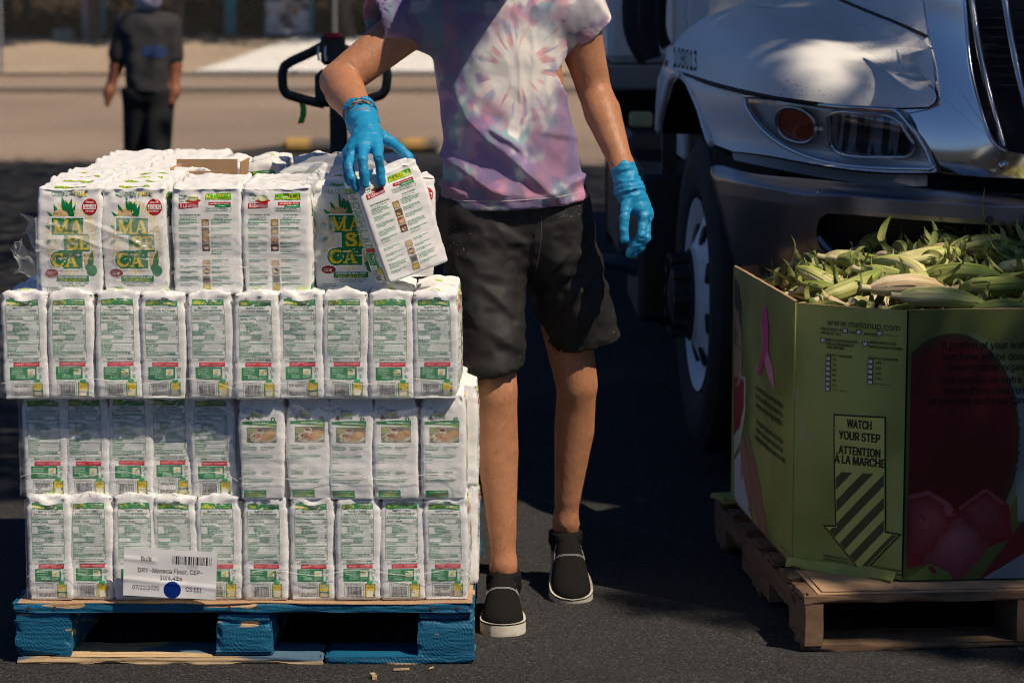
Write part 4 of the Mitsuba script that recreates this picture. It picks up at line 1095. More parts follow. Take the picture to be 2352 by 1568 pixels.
def glove(name, wr, cuff, palm, fingers, rc, h, label):
    pts = np.vstack([cuff[None], wr[None]] + [np.array(c) for c, _ in fingers])
    lo, hi = pts.min(0) - .055, pts.max(0) + .055
    ax = ((cuff - wr) / np.linalg.norm(cuff - wr)).astype(np.float32)
    def fn(p):
        d = hand(p, wr, cuff, palm, fingers, rc)
        q = (p - cuff) @ ax
        near = np.linalg.norm(p - cuff, axis=1) < .09
        d = np.where(near, np.maximum(d, q - .005 * np.sin(p[:, 0] * 150)), d)
        return np.maximum(d, -capsule(p, cuff - ax * .012, cuff + ax * .08, rc - .0045, rc))
    m = nets(fn, lo, hi, h)
    m = soften(m, iterations=5)
    v = m.vertices
    t = (v - wr) @ ax                                          # positive towards the cuff
    wrist = np.exp(-((t - .012) / .045) ** 2)
    fing = sstep(-.05, -.09, t)
    wv = v @ np.stack([ax, np.cross(ax, [0, 1, 0]), [0, 1, 0]], 1)
    cr = ridge(wv * [95, 16, 16], 2, 3) - .6; cr2 = ridge(wv * [40, 34, 34] + 5, 2, 8) - .6
    m.vertices += m.vertex_normals * (.0058 * wrist * cr + (.0028 + .0006 * fing) * cr2 + .0020 * (ridge(wv * [130, 40, 40], 1, 1) - .5) * (1 - .4 * fing))[:, None]
    part(man, name, ply(m, 'm_glove', True), label)


HB = np.linalg.inv(HELD)


def on_bag(px, py, lift):
    """The point that a pixel shows on the outer face of the held bag, moved out by lift."""
    o, d = np.array([0, 0, CAM_Z]), at(px, py, 1.0) - [0, 0, CAM_Z]
    ol, dl = HB[:3, :3] @ o + HB[:3, 3], HB[:3, :3] @ d
    t = (BD / 2 + lift - ol[1]) / dl[1]
    return (o + d * t).astype(np.float32)


def topbag(px, py, lift):
    """The point that a pixel shows on the top of the held bag."""
    o, d = np.array([0, 0, CAM_Z]), at(px, py, 1.0) - [0, 0, CAM_Z]
    ol, dl = HB[:3, :3] @ o + HB[:3, 3], HB[:3, :3] @ d
    return (o + d * ((BH + lift - ol[2]) / dl[2])).astype(np.float32)


F32 = lambda a: np.asarray(a, np.float32)
r_ = .0102
fy = float(on_bag(850, 420, .011)[1])
mcp = {'p': F32(at(799, 352, fy + .085)), 'r': F32(at(811, 345, fy + .062)), 'm': F32(at(834, 340, fy + .050)), 'i': F32(at(866, 341, fy + .052))}
pip = {'p': F32(at(795, 384, fy + .050)), 'r': F32(at(801, 380, fy + .022)), 'm': F32(at(833, 367, fy + .004)), 'i': F32(at(869, 362, fy + .006))}
fin = [([mcp['p'], pip['p'], F32(at(797, 405, fy + .036)), F32(at(803, 420, fy + .036))], .0095),
       ([mcp['r'], pip['r'], F32(at(808, 408, fy + .006)), F32(at(817, 432, fy + .010))], .0108),
       ([mcp['m'], pip['m'], on_bag(836, 398, .010), on_bag(838, 424, .0085)], .0112),
       ([mcp['i'], pip['i'], on_bag(873, 394, .010), on_bag(876, 420, .0085)], .0112),
       ([F32(at(868, 308, fy + .135)), F32(at(897, 326, fy + .128)), F32(at(922, 345, fy + .105)), F32(at(940, 362, fy + .100))], .0128)]
glove('right_glove', F32(at(835, 285, 5.455)), F32(at(827, 257, 5.50)), (F32(at(843, 312, fy + .12)), [(F32(at(840, 312, fy + .125)), mcp['p']), (F32(at(838, 308, fy + .12)), mcp['r']), (F32(at(843, 305, fy + .115)), mcp['m']), (F32(at(852, 303, fy + .12)), mcp['i'])]), fin, .0420, .0030, 'blue glove gripping the top of a flour bag')
yl = 5.70
mc = [F32(at(1478, 492, yl - .005)), F32(at(1486, 494, yl + .018)), F32(at(1487, 492, yl + .040)), F32(at(1484, 486, yl + .060))]
fin = [([mc[0], F32(at(1474, 540, yl - .020)), F32(at(1461, 563, yl - .014)), F32(at(1444, 583, yl - .004))], .0112),
       ([mc[1], F32(at(1484, 545, yl + .002)), F32(at(1470, 570, yl + .008)), F32(at(1450, 584, yl + .016))], .0112),
       ([mc[2], F32(at(1483, 545, yl + .026)), F32(at(1466, 566, yl + .030)), F32(at(1447, 574, yl + .036))], .0106),
       ([mc[3], F32(at(1478, 532, yl + .048)), F32(at(1464, 550, yl + .050)), F32(at(1450, 558, yl + .054))], .0095),
       ([F32(at(1440, 462, yl - .004)), F32(at(1434, 500, yl - .022)), F32(at(1432, 526, yl - .026)), F32(at(1434, 550, yl - .026))], .0128)]
wl = F32(at(1447, 440, yl + .02))
glove('left_glove', wl, F32(at(1428, 378, 5.735)), (F32(at(1458, 470, yl + .015)), [(wl, F32(m_)) for m_ in mc]), fin, .0300, .0030, 'blue glove hanging at the side')


# shoes
def shoe(toe, yaw, name, an, pitch=0.0):
    L = .292
    t = np.linspace(0, 1, 60); a = np.linspace(0, np.pi, 30)
    w = .0355 + .0165 * sstep(.25, .75, t); w = w * np.sqrt(np.clip(1 - (np.clip(.13 - t, 0, 1) / .13) ** 2.2, 0, 1)) * np.sqrt(np.clip(1 - (np.clip(t - .80, 0, 1) / .20) ** 2.3, 0, 1))
    w = np.maximum(w, .0008)
    hh = np.interp(t, [0, .03, .10, .30, .42, .55, .75, .90, .97, 1.0], [.030, .082, .088, .092, .112, .096, .064, .053, .045, .031])
    bend = .006 * np.sin(np.pi * t)
    M = mat((toe[0], toe[1], 0), yaw) @ mat((0, .06, 0)) @ mat(rx=pitch) @ mat((0, -.06, 0))
    def put(m): m.apply_transform(M); return m
    y = L * (1 - t)                                              # toe at y=0, heel at y=L
    U = np.stack([np.sign(np.cos(a))[None] * np.abs(np.cos(a))[None] ** .75 * (w[:, None] - .0035), np.broadcast_to(y[:, None], (60, 30)), .022 + (hh[:, None] - .022) * np.sin(a)[None] ** .8], -1)
    U[..., 2] += .0012 * (meshkit.fbm(U * 60, 2) - .5)
    up = put(sheet(U))
    part(man, name, ply(up, 'm_canvas', True))
    tl = np.linspace(0, 1, 90); ww = np.interp(tl, t, w)
    ring = np.r_[np.stack([ww, L * (1 - tl)], 1), np.stack([-ww, L * (1 - tl)], 1)[::-1]]
    pg = Polygon(ring).buffer(.0015).simplify(.0004)
    S = trimesh.creation.extrude_polygon(pg, .030, engine='earcut')
    sl = part(man, name.replace('shoe', 'sole'), ply(put(S), 'm_sole', 30))
    rim = np.array(pg.buffer(.0008).exterior.coords); k = len(rim)
    band = np.stack([np.c_[rim, np.full(k, .0262)], np.c_[rim, np.full(k, .0290)]], 1)
    part(man, 'sole_line', ply(put(sheet(band)), 'm_black'))
    for o in (0, .0035):
        tt = np.r_[np.linspace(.36, .56, 14), np.full(12, .56) + .035 * np.sin(np.linspace(0, np.pi, 12)), np.linspace(.56, .36, 14)]
        aa = np.r_[np.full(14, .62) - .18 * np.linspace(1, 0, 14) ** 2, np.linspace(.62, np.pi - .62, 12), np.full(14, np.pi - .62) + .18 * np.linspace(0, 1, 14) ** 2]
        tt = tt + o * 3; w_ = np.interp(tt, t, w) - .0030; h_ = np.interp(tt, t, hh)
        line = np.stack([np.cos(aa) * np.abs(np.cos(aa)) ** -.25 * w_, L * (1 - tt), .022 + (h_ - .0208) * np.sin(aa) ** .8], 1)
        part(man, 'stitching', ply(put(tube(line, .0007, 4)), 'm_stitch'))
    for s in (0, 1):
        tt, aa = np.meshgrid(np.linspace(.34, .45, 6), np.linspace(.42, .75, 5), indexing='ij')
        if s: aa = np.pi - aa
        w_ = np.interp(tt, t, w) - .0020; h_ = np.interp(tt, t, hh)
        g = np.stack([np.sign(np.cos(aa)) * np.abs(np.cos(aa)) ** .75 * w_, L * (1 - tt), .022 + (h_ - .0205) * np.sin(aa) ** .8], -1)
        part(man, 'elastic_gore', ply(put(sheet(g)), 'm_stitch'))
    lim = an[2] - (.014 if pitch == 0 else .026)
    def sk(p):
        d = smin(capsule(p, an + P3(0, 0, .06), an, .0345, .0335), capsule(p, an, an + P3(0, .03, -.055), .0345, .041), .02)
        d = smin(d, capsule(p, an + P3(0, .0, -.045), an + P3(0, -.07, -.085), .034, .020), .03)
        return smax(d, p[:, 2] - lim - .04 * (p[:, 1] - an[1]), .004)
    m = soften(nets(sk, an - P3(.07, .15, .10), an + P3(.07, .10, .03), .005), 4)
    m.vertices += m.vertex_normals * (.0016 * (ridge(m.vertices * [20, 20, 110], 1, 2) - .5))[:, None]
    part(man, name.replace('shoe', 'sock'), ply(m, 'm_black', True))


shoe(at(1156, 1462, 5.455)[:2], .02, 'right_shoe', AN_R)
shoe(at(1316, 1386, 5.78)[:2], .06, 'left_shoe', AN_L, .30)

# ---------------------------------------------------------------- the carton of corn on its pallet
OA, OB, OC = np.array([.591, 6.42]), np.array([.660, 5.60]), np.array([.893, 5.425])
OD = OC + .74 * np.array([.9976, .07]); OE = OD + [.20, .20]; OF = OE + [-.06, .80]; OG = OF + [-.22, .18]; OH = OA + [.22, .20]
OCT = [OA, OB, OC, OD, OE, OF, OG, OH]
BZ0, BZ1 = .139, .765


def wall_uv(px, py, P0, P1):
    """Where the sight line of a pixel meets the upright wall P0-P1: metres along it and height."""
    d = at(px, py, 1.0) - [0, 0, CAM_Z]; w = (P1 - P0) / np.linalg.norm(P1 - P0); n = np.array([-w[1], w[0]])
    t = (P0 @ n) / (d[:2] @ n); q = d * t
    return np.array([(q[:2] - P0) @ w, CAM_Z + q[2]])


def wall_map(P0, P1, bulge=.012):
    L = np.linalg.norm(P1 - P0); w = (P1 - P0) / L; n = np.array([w[1], -w[0]])
    def f(v, l):
        u, z = v[:, 0], v[:, 1]; s = np.clip(u / L, 0, 1)
        o = bulge * np.sin(np.pi * s) * np.sin(np.pi * np.clip((z - BZ0) / (BZ1 - BZ0), 0, 1)) + .004 * (meshkit.fbm(np.c_[u * 6 + P0[0] * 9, z * 6, z * 0], 2) - .5) * 4 * s * (1 - s) + l
        return np.c_[P0[0] + w[0] * u + n[0] * o, P0[1] + w[1] * u + n[1] * o, z]
    return f, L, n


def carton_color(p, n, uv):
    g = fbm(p.x * 4 + 3, p.y * 4, p.z * 3.2, 3)
    c = mix((.17, .20, .038), (.35, .40, .11), smoothstep(.25, .75, g + .12 * (.6 - p.z)))
    sc = smoothstep(.74, .80, noise(p.x * 60, p.y * 60, p.z * 22)) * smoothstep(.55, .7, fbm(p.x * 9, p.y * 9, p.z * 9))
    return mix(c, (.40, .36, .24), sc * .6)


pbr('m_carton', proc(carton_color), .45, specular=.4)
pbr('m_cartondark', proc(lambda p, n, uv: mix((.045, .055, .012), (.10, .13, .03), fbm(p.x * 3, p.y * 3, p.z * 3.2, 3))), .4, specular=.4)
carton = thing('produce_carton', 'green printed octagonal cardboard bin heaped with corn in the shade', 'cardboard bin')
for k in range(8):
    P0, P1 = OCT[k], OCT[(k + 1) % 8]; f, L, n = wall_map(P0, P1)
    nu = max(6, int(L / .04))
    U, W = np.meshgrid(np.linspace(0, L, nu), np.linspace(BZ0, BZ1 - .004 * (k % 2), 20), indexing='ij')
    if k == 1: W = W + .0 * U
    P = f(np.c_[U.ravel(), W.ravel()], 0).reshape(nu, 20, 3)
    P[:, 0, 2] += .004 * meshkit.noise(np.c_[U[:, 0] * 30, U[:, 0] * 0, U[:, 0] * 0])
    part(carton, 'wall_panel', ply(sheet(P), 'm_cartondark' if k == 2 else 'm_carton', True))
    Qp = P - np.array([n[0], n[1], 0]) * .0065
    part(carton, 'inner_panel', ply(sheet(Qp[::-1]), 'm_cardboard', True))
    rim = np.stack([P[:, -1], Qp[:, -1] + [0, 0, .0008]], 1); rim[:, :, 2] += .0025 * (meshkit.fbm(np.c_[U[:, 0] * 40 + k, U[:, 0] * 0, U[:, 0] * 0], 2) - .5)[:, None]
    part(carton, 'rim_edge', ply(sheet(rim), 'm_cardboard'))
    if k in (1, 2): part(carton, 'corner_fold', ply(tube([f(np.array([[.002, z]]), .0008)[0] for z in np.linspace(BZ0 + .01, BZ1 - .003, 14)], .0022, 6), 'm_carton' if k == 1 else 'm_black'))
# the crushed foot flap before the narrow panel
f, L, n = wall_map(OB, OC)
U, W = np.meshgrid(np.linspace(-.005, L - .012, 30), np.linspace(0, 1, 8), indexing='ij')
o = .004 + W * (.014 + .010 * np.sin(U * 22 + .6) + .016 * (meshkit.fbm(np.stack([U * 40, U * 0, U * 0], -1), 3) - .5)) ; P = f(np.c_[U.ravel(), (BZ0 + .022 - .020 * W + .012 * (meshkit.fbm(np.stack([U * 35, W * 3, U * 0], -1), 2) - .5)).ravel()], 0).reshape(30, 8, 3) + np.array([n[0], n[1], 0]) * o[..., None]
part(carton, 'crushed_flap', ply(solid_sheet(P, np.array([0, 0, -.004])), 'm_carton', 25))

INKG = (.035, .045, .012)
A = Art(); UV = lambda px, py: wall_uv(px, py, OB, OC); S = 1 / 1012


def T_(s, px, py, hpx, c=INKG, bold=True, wpx=None, align='l', layer=3):
    u, z = UV(px, py); A.text(s, u, z, hpx * S, c, layer, bold, None if wpx is None else wpx * S * 1.27, align)


T_('www.melonup.com', 1901, 746, 15, bold=False, wpx=149)
for k, (s, px, py, w) in enumerate((('PRODUCE OF', 1887, 757, 47), ('PRODUIT DU', 1887, 766, 42), ('USA', 1953, 765, 14), ('MEXICO', 1987, 769, 28), ('REGULAR SEEDLESS', 1901, 782, 66), ('RÉGULIÈREMENT', 1901, 791, 58), ('DES PÉPINS', 1901, 799, 38), ('MINI SEEDLESS', 1999, 788, 54), ('MINI SANS PÉPINS', 1999, 798, 66), ('Count / Quantité', 1901, 816, 54), ('Count / Quantité', 1998, 823, 58))): T_(s, px, py, 6.2, wpx=w)
for k, s in enumerate(('30', '36', '45', '50', '60', '75')): T_(s, 1916, 827 + 11.8 * k, 6, wpx=8)
for k, s in enumerate(('100', '120', '140', '170')): T_(s, 2013, 835 + 11.8 * k, 6, wpx=12)
for px, py in [(1944, 759), (1975, 762), (2022, 765), (1893, 781), (1990, 789)] + [(1906, 822 + 11.6 * k) for k in range(7)] + [(2003, 829 + 11.8 * k) for k in range(5)]:
    u, z = UV(px, py); A.rect(u - .0068, z - .0056, u + .0068, z + .0056, INKG, 2); A.rect(u - .0048, z - .0038, u + .0048, z + .0038, (.62, .60, .66), 3)
for a, b in (((2030, 768), (2066, 772)), ((1917, 894), (1948, 897)), ((2013, 880), (2046, 884))):
    u, z = UV(*a); u2, z2 = UV(*b); A.poly(LineString([(u, z), (u2, z2)]).buffer(.0005), INKG, 2)
arrow = Polygon([UV(*q) for q in ((1922, 951), (2036, 958), (2035, 1221), (2067, 1227), (1982, 1315), (1897, 1206), (1924, 1207))])
PALE, STR = (.52, .53, .15), (.085, .085, .035)
A.poly(arrow.buffer(.0025, join_style='mitre'), (.02, .024, .008), 2); A.poly(arrow.buffer(-.0012, join_style='mitre'), PALE, 3)
inner = arrow.buffer(-.0026, join_style='mitre')
for k in range(6):
    y0 = 1100 + 52 * k
    st = Polygon([UV(*q) for q in ((1890, y0 + 32), (2080, y0 - 164), (2080, y0 - 138), (1890, y0 + 60))]).intersection(inner).intersection(Polygon([UV(*q) for q in ((1880, 1078), (2080, 1090), (2080, 1330), (1880, 1330))]))
    A.poly(st, STR, 4)
for s, py, w, c in (('WATCH', 982, 50, 1979), ('YOUR STEP', 1010, 84, 1979), ('ATTENTION', 1044, 84, 1979), ('À LA MARCHE', 1066, 102, 1979)): [T_(s, c + o, py, 19, (.03, .033, .012), True, w, 'c', 5) for o in (-.7, .7)]
for k, s in enumerate(('DISTRIBUTED EXCLUSIVELY BY', 'DISTRIBUÉ EXCLUSIVEMENT PAR', 'ROBINSON FRESH', 'EDEN PRAIRIE, MN')): T_(s, 1921, 1281 + 8 * k, 5, (.06, .075, .02), True, 52 if k < 2 else 34, 'c')
for k, s in enumerate(('© 2016 Robinson Fresh', 'All rights reserved. / Tous', 'droits réservés')): T_(s, 2034, 1307 + 8.5 * k, 5.4, (.06, .075, .02), True, 64 if k < 2 else 36, 'c')
m, c = A.build(wall_map(OB, OC)[0], .0008, .0003)
part(carton, 'warning_print', ply(m, 'm_flatprint', True, color=c))

A = Art(); UV = lambda px, py: wall_uv(px, py, OA, OB); LAB = np.linalg.norm(OB - OA)
rl = [UV(*q) for q in ((1757, 705), (1765, 705), (1772, 760), (1773, 800), (1768, 820), (1757, 862), (1751, 858), (1761, 790), (1754, 735))]
rr = [UV(*q) for q in ((1757, 705), (1764, 708), (1757, 735), (1766, 790), (1782, 845), (1787, 888), (1777, 868), (1764, 815), (1754, 745))]
A.poly(Polygon(rr).buffer(.004), (.62, .22, .38), 3); A.poly(Polygon(rl).buffer(0), (.52, .06, .22), 4)
m, c = A.build(wall_map(OA, OB)[0], .0008, .0003)
part(carton, 'ribbon_print', ply(m, 'm_flatprint', True, color=c))
A = Art()
for k, s in enumerate(('A portion of your watermelon', 'purchase will be donated to a', 'breast cancer organization.', '', 'Une portion de votre achat de', "melon d'eau sera remise à un", 'organisme dédié au cancer du sein.')):
    if s:
        u, z = UV(1775, 915 + 20 * k); A.text(s, u, z, .0135, INKG, 3, True, .31 if k < 6 else .36, 'c')
m, c = A.build(wall_map(OA, OB)[0], .0008, .0003)
part(carton, 'donation_lettering', ply(m, 'm_flatprint', True, color=c))
A = Art()
wo = [('hair', [(1689, 640), (1697, 655), (1705, 700), (1706, 760), (1698, 790), (1689, 790)], (.045, .030, .016)), ('cheek', [(1690, 700), (1701, 720), (1708, 770), (1711, 830), (1709, 868), (1700, 885), (1689, 880)], (.46, .25, .15)),
      ('melon', [(1688, 870), (1710, 868), (1718, 880), (1717, 940), (1705, 985), (1689, 1000)], (.34, .03, .03)), ('rind', [(1710, 868), (1722, 868), (1722, 940), (1708, 1010), (1689, 1040), (1689, 1002), (1705, 985), (1717, 940), (1718, 880)], (.55, .58, .38)),
      ('hand', [(1700, 1010), (1716, 1010), (1724, 1070), (1731, 1140), (1722, 1180), (1708, 1120)], (.44, .22, .13)), ('shirt', [(1689, 1060), (1705, 1040), (1715, 1120), (1738, 1250), (1752, 1265), (1700, 1160), (1689, 1150)], (.62, .62, .60)), ('arm', [(1725, 1000), (1738, 1040), (1752, 1120), (1768, 1262), (1752, 1268), (1736, 1160), (1724, 1070)], (.36, .19, .12))]
for nm, q, c in wo: A.poly(Polygon([UV(*p) for p in q]).buffer(.004).intersection(sbox(.004, BZ0 + .004, LAB - .01, BZ1 - .01)), c, 2)
for q in ((1699, 795), (1705, 800)): A.poly(Point(UV(*q)).buffer(.008, 8), (.05, .03, .02), 3)
A.poly(Point(UV(1707, 862)).buffer(.009, 8), (.6, .55, .5), 3)
u, z = UV(1806, 1268); A.text('www.melonup.com', u, z, .009, (.12, .14, .03), 3, False, .13, 'c')
m, c = A.build(wall_map(OA, OB)[0], .0008, .0003)
part(carton, 'portrait_print', ply(m, 'm_flatprint', True, color=c))

A = Art(); UV = lambda px, py: wall_uv(px, py, OC, OD); S = .99 / 1024; win = sbox(.012, BZ0 + .003, .735, BZ1 - .02)
def put(g, c, l): A.poly(g.intersection(win), c, l, .03)
def pq(*q): return Polygon([UV(*p) for p in q]).buffer(.006).buffer(-.001)
[put(affinity.scale(Point(UV(2182, 1010)).buffer(1, 30), .140 + .004 * (5 - j), .225 + .004 * (5 - j)), (.030 + .011 * j, .026 - .0045 * j, .010 - .0012 * j), 1 + .2 * j) for j in range(6)]
put(affinity.scale(Point(UV(2190, 1010)).buffer(1, 30), .172, .252).difference(affinity.scale(Point(UV(2182, 1010)).buffer(1, 30), .140, .225)).intersection(sbox(.14, 0, 1, 1)), (.10, .14, .07), .5)
put(pq((2087, 1140), (2130, 1128), (2170, 1150), (2196, 1200), (2150, 1280), (2087, 1300)), (.16, .010, .014), 3); put(pq((2087, 1142), (2130, 1130), (2178, 1158), (2190, 1178), (2120, 1182), (2087, 1180)), (.23, .055, .07), 4)
put(pq((2190, 1175), (2262, 1122), (2310, 1160), (2320, 1230), (2240, 1260)), (.15, .010, .013), 4); put(pq((2205, 1165), (2262, 1124), (2300, 1152), (2250, 1160)), (.22, .05, .06), 5)
put(pq((2125, 1290), (2150, 1220), (2210, 1185), (2262, 1215), (2256, 1268), (2200, 1330), (2130, 1335)), (.18, .032, .042), 5); put(pq((2160, 1240), (2205, 1196), (2240, 1215), (2215, 1250), (2180, 1300)), (.25, .07, .085), 6)
put(pq((2245, 1345), (2352, 1200), (2480, 1150), (2560, 1230), (2400, 1345)), (.13, .008, .012), 5); put(pq((2230, 1350), (2360, 1268), (2560, 1220), (2560, 1350)), (.17, .20, .23), 6)
put(pq((2086, 1330), (2130, 1300), (2165, 1295), (2190, 1345), (2086, 1352)), (.12, .17, .03), 6); put(pq((2325, 900), (2480, 880), (2480, 1180), (2340, 1190)), (.12, .16, .18), 1); put(pq((2400, 740), (2640, 740), (2640, 960), (2420, 950)), (.10, .15, .02), 1)
for q_, c0, c1 in ((((2087, 1150), (2130, 1140), (2160, 1160), (2176, 1205), (2140, 1262), (2087, 1280)), (.17, .014, .018), (.24, .05, .06)), (((2205, 1172), (2262, 1132), (2300, 1165), (2308, 1222), (2240, 1246)), (.16, .013, .017), (.22, .04, .05)), (((2140, 1292), (2158, 1232), (2208, 1196), (2252, 1222), (2246, 1262), (2195, 1316)), (.19, .036, .046), (.27, .085, .10))):
    base_ = Polygon([UV(*p) for p in q_])
    for j in range(6):
        g_ = affinity.translate(affinity.scale(base_, 1 - .13 * j, 1 - .15 * j), 0, .0035 * j).buffer(.004)
        put(g_, tuple(a_ + (b_ - a_) * j / 5 for a_, b_ in zip(c0, c1)), 6.1 + .05 * j)
rr_ = random.Random(31)
for k in range(26):
    px, py = rr_.uniform(2090, 2340), rr_.uniform(1140, 1340); u, z = UV(px, py); w_ = rr_.uniform(.004, .013); k0 = rr_.uniform(.75, 1.12)
    if any(pp.contains(Point(px, py)) for pp in (Polygon(((2087, 1140), (2130, 1128), (2170, 1150), (2196, 1200), (2150, 1280), (2087, 1300))), Polygon(((2190, 1175), (2262, 1122), (2310, 1160), (2320, 1230), (2240, 1260))), Polygon(((2125, 1290), (2150, 1220), (2210, 1185), (2262, 1215), (2256, 1268), (2200, 1330), (2130, 1335))))):
        put(affinity.rotate(affinity.scale(Point(u, z).buffer(1, 4), w_, w_ * .45), rr_.uniform(0, 180)), (.19 * k0, .034 * k0, .044 * k0), 6.5)
for k, (s, py, cx, w) in enumerate((('A portion of your watermelon', 799, 2293, 276), ('purchase will be donated to a', 825, 2293, 274), ('breast cancer organization.', 849, 2293, 250), ('Une portion de votre achat de', 878, 2293, 282), ("melon d'eau sera remise à un", 902, 2293, 272), ('organisme dédié au cancer du sein.', 925, 2293, 338))):
    u, z = UV(cx, py); A.text(s, u, z, .0165, (.002, .0022, .0015), 7, False, w * S * .985, 'c')
m, c = A.build(wall_map(OC, OD)[0], .0008, .0003)
part(carton, 'melon_print', ply(m, 'm_flatprint', True, color=c))

# brown stringer pallet under it
pbr('m_brownwood', proc(lambda p, n, uv: mix(mix((.09, .052, .030), (.19, .115, .068), fbm(p.x * 30, p.y * 6, p.z * 50, 3)), (.05, .035, .025), smoothstep(.62, .72, fbm(p.x * 9, p.y * 9, p.z * 22, 3)))), .85)
MP = mat((.660, 5.312, 0), .085)
bp2 = thing('brown_pallet', 'weathered brown wooden stringer pallet under the green carton', 'pallet')
def pw(name, m):
    m.apply_transform(MP); part(bp2, name, ply(m, 'm_brownwood', 30))
for k, u in enumerate((0, .488, .976)):
    pg = sbox(0, .016, 1.215, .112)
    for c0 in (.30, .915): pg = pg.difference(sbox(c0 - .105, 0, c0 + .105, .050).buffer(.014, join_style='round').intersection(sbox(0, -.02, 2, .062)))
    m = trimesh.creation.extrude_polygon(pg, .042, engine='earcut'); v, f = trimesh.remesh.subdivide_to_size(m.vertices, m.faces, .03, max_iter=12); m = trimesh.Trimesh(v, f)
    m.vertices = np.c_[u + .042 - m.vertices[:, 2], m.vertices[:, 0], m.vertices[:, 1]]
    if m.volume < 0: m.invert()
    m.vertices += (.005 * (meshkit.fbm(m.vertices * [30, 30, 30], 2, k) - .5))[:, None] * np.array([1, .3, .5])
    pw('stringer', m)
for k, (a, b) in enumerate(((0, .14), (.19, .29), (.36, .46), (.54, .64), (.72, .82), (.90, .99), (1.08, 1.215))):
    pw('deck_board', rough_box(-.004, 1.022, a - .003, b, .1125, .1305, 60 + k, .003, .02))
for k, (a, b) in enumerate(((0.01, .14), (.54, .66), (1.08, 1.20))):
    pw('bottom_board', rough_box(-.002, 1.02, a - .006, b, .001, .0165, 70 + k, .003, .02))
for k in range(2):
    xs = np.linspace(.03 + .012 * k, 1.0, 30); e = .012 + .012 * k + .012 * (meshkit.fbm(np.c_[xs * 12 + k, xs * 0, xs * 0], 3) - .5)
    P = np.stack([np.stack([xs, e, xs * 0 + .1330 + .0036 * k], -1), np.stack([xs, xs * 0 + 1.19, xs * 0 + .1330 + .0036 * k], -1)], 1)
    m = solid_sheet(P, np.array([0, 0, -.0022])); m.apply_transform(MP); part(bp2, 'card_layer', ply(m, 'm_cardboard'))
t = thing('wood_scrap', 'green painted scrap of board on the far left corner of the brown pallet', 'scrap')
m = rough_box(-.06, .06, -.05, .05, 0, .018, 91); m.apply_transform(mat((.605, 6.40, .131), .3, .05)); part(t, 'board', ply(m, 'm_carton', 30))

# ---------------------------------------------------------------- corn
def husk_mat(key, a, b, c):
    def fn(p, n, uv):
        s = noise(uv.x * 26, uv.y * 1.6, 2.0); g = fbm(uv.x * 5, uv.y * 3, 1.0, 2)
        return mix(mix(a, b, smoothstep(.15, .85, uv.y + .5 * (g - .5))), c, smoothstep(.55, .85, s) * .7) * (.82 + .36 * noise(uv.x * 60, uv.y * 4))
    pbr(key, proc(fn), .5, specular=.35)


husk_mat('m_husk0', (.66, .60, .30), (.46, .50, .13), (.30, .38, .07))
husk_mat('m_husk1', (.48, .48, .17), (.24, .30, .06), (.13, .21, .04))
husk_mat('m_husk2', (.30, .34, .09), (.11, .16, .035), (.07, .12, .025))
husk_mat('m_husk3', (.66, .54, .36), (.50, .40, .20), (.36, .24, .12))
pbr('m_silk', (.085, .045, .022), .8)
pbr('m_stub', (.55, .50, .30), .7)


def uvgrid(P):
    nu, nv = P.shape[:2]
    return sheet(P), np.stack(np.meshgrid(np.linspace(0, 1, nu), np.linspace(0, 1, nv), indexing='ij'), -1).reshape(-1, 2)


def ear_body(seed):
    r = np.random.default_rng(seed); L = r.uniform(.19, .25); R0 = r.uniform(.025, .031)
    th, v = np.linspace(0, 2 * np.pi, 41), np.linspace(0, 1, 34)
    prof = R0 * np.interp(v, [0, .05, .15, .4, .7, .88, .96, 1], [.34, .62, .92, 1, .88, .50, .30, .12])
    A_, V_ = np.meshgrid(th, v, indexing='ij')
    lap = .10 * (((A_ / (2 * np.pi) * 5 + V_ * r.uniform(.2, .7)) % 1) - .5)
    rad = prof[None] * (1 + lap + .035 * np.sin(A_ * 17 + 3 * V_) + .10 * (meshkit.noise(np.stack([np.cos(A_) * 1.5 + seed, np.sin(A_) * 1.5, V_ * 4], -1)) - .5))
    bend = r.uniform(-.025, .025) * np.sin(np.pi * V_)
    P = np.stack([L * (V_ - .45), rad * np.cos(A_) + bend, rad * np.sin(A_)], -1)
    return uvgrid(P), L, R0


def leaf_strip(seed, L, w):
    r = np.random.default_rng(seed); t = np.linspace(0, 1, 26)
    k1, k2 = r.uniform(-3.2, 3.2), r.uniform(-2.0, 2.0)
    ang = .5 + k1 * t ** 1.5; az = k2 * t
    d = np.stack([np.cos(ang) * np.cos(az), np.cos(ang) * np.sin(az), np.sin(ang)], -1)
    c = np.cumsum(d, 0) * L / 26
    wd = w * np.interp(t, [0, .1, .5, .85, 1], [.5, 1, .85, .4, .03])
    side = np.cross(d, [0, 0, 1.0]); side /= np.linalg.norm(side, axis=1, keepdims=True) + 1e-9
    tw = r.uniform(-2.2, 2.2) * t; up = np.cross(side, d); side = side * np.cos(tw)[:, None] + up * np.sin(tw)[:, None]
    s = np.linspace(-1, 1, 7)
    P = c[:, None] + side[:, None] * (wd[:, None] * s[None])[..., None] + up[:, None] * (.35 * wd[:, None] * s[None] ** 2)[..., None]
    m, uv = uvgrid(P)
    return m, uv[:, ::-1]


def silk(seed):
    r = np.random.default_rng(seed); ms = []
    for k in range(40):
        p = [np.zeros(3)]; d = np.array([1, 0, 0]) + r.normal(0, .28, 3)
        for i in range(6):
            d = d + r.normal(0, .30, 3) - [0, 0, .28]; d /= np.linalg.norm(d); p.append(p[-1] + d * .011)
        ms.append(tube(p, .0011, 3, False))
    return cat(ms)


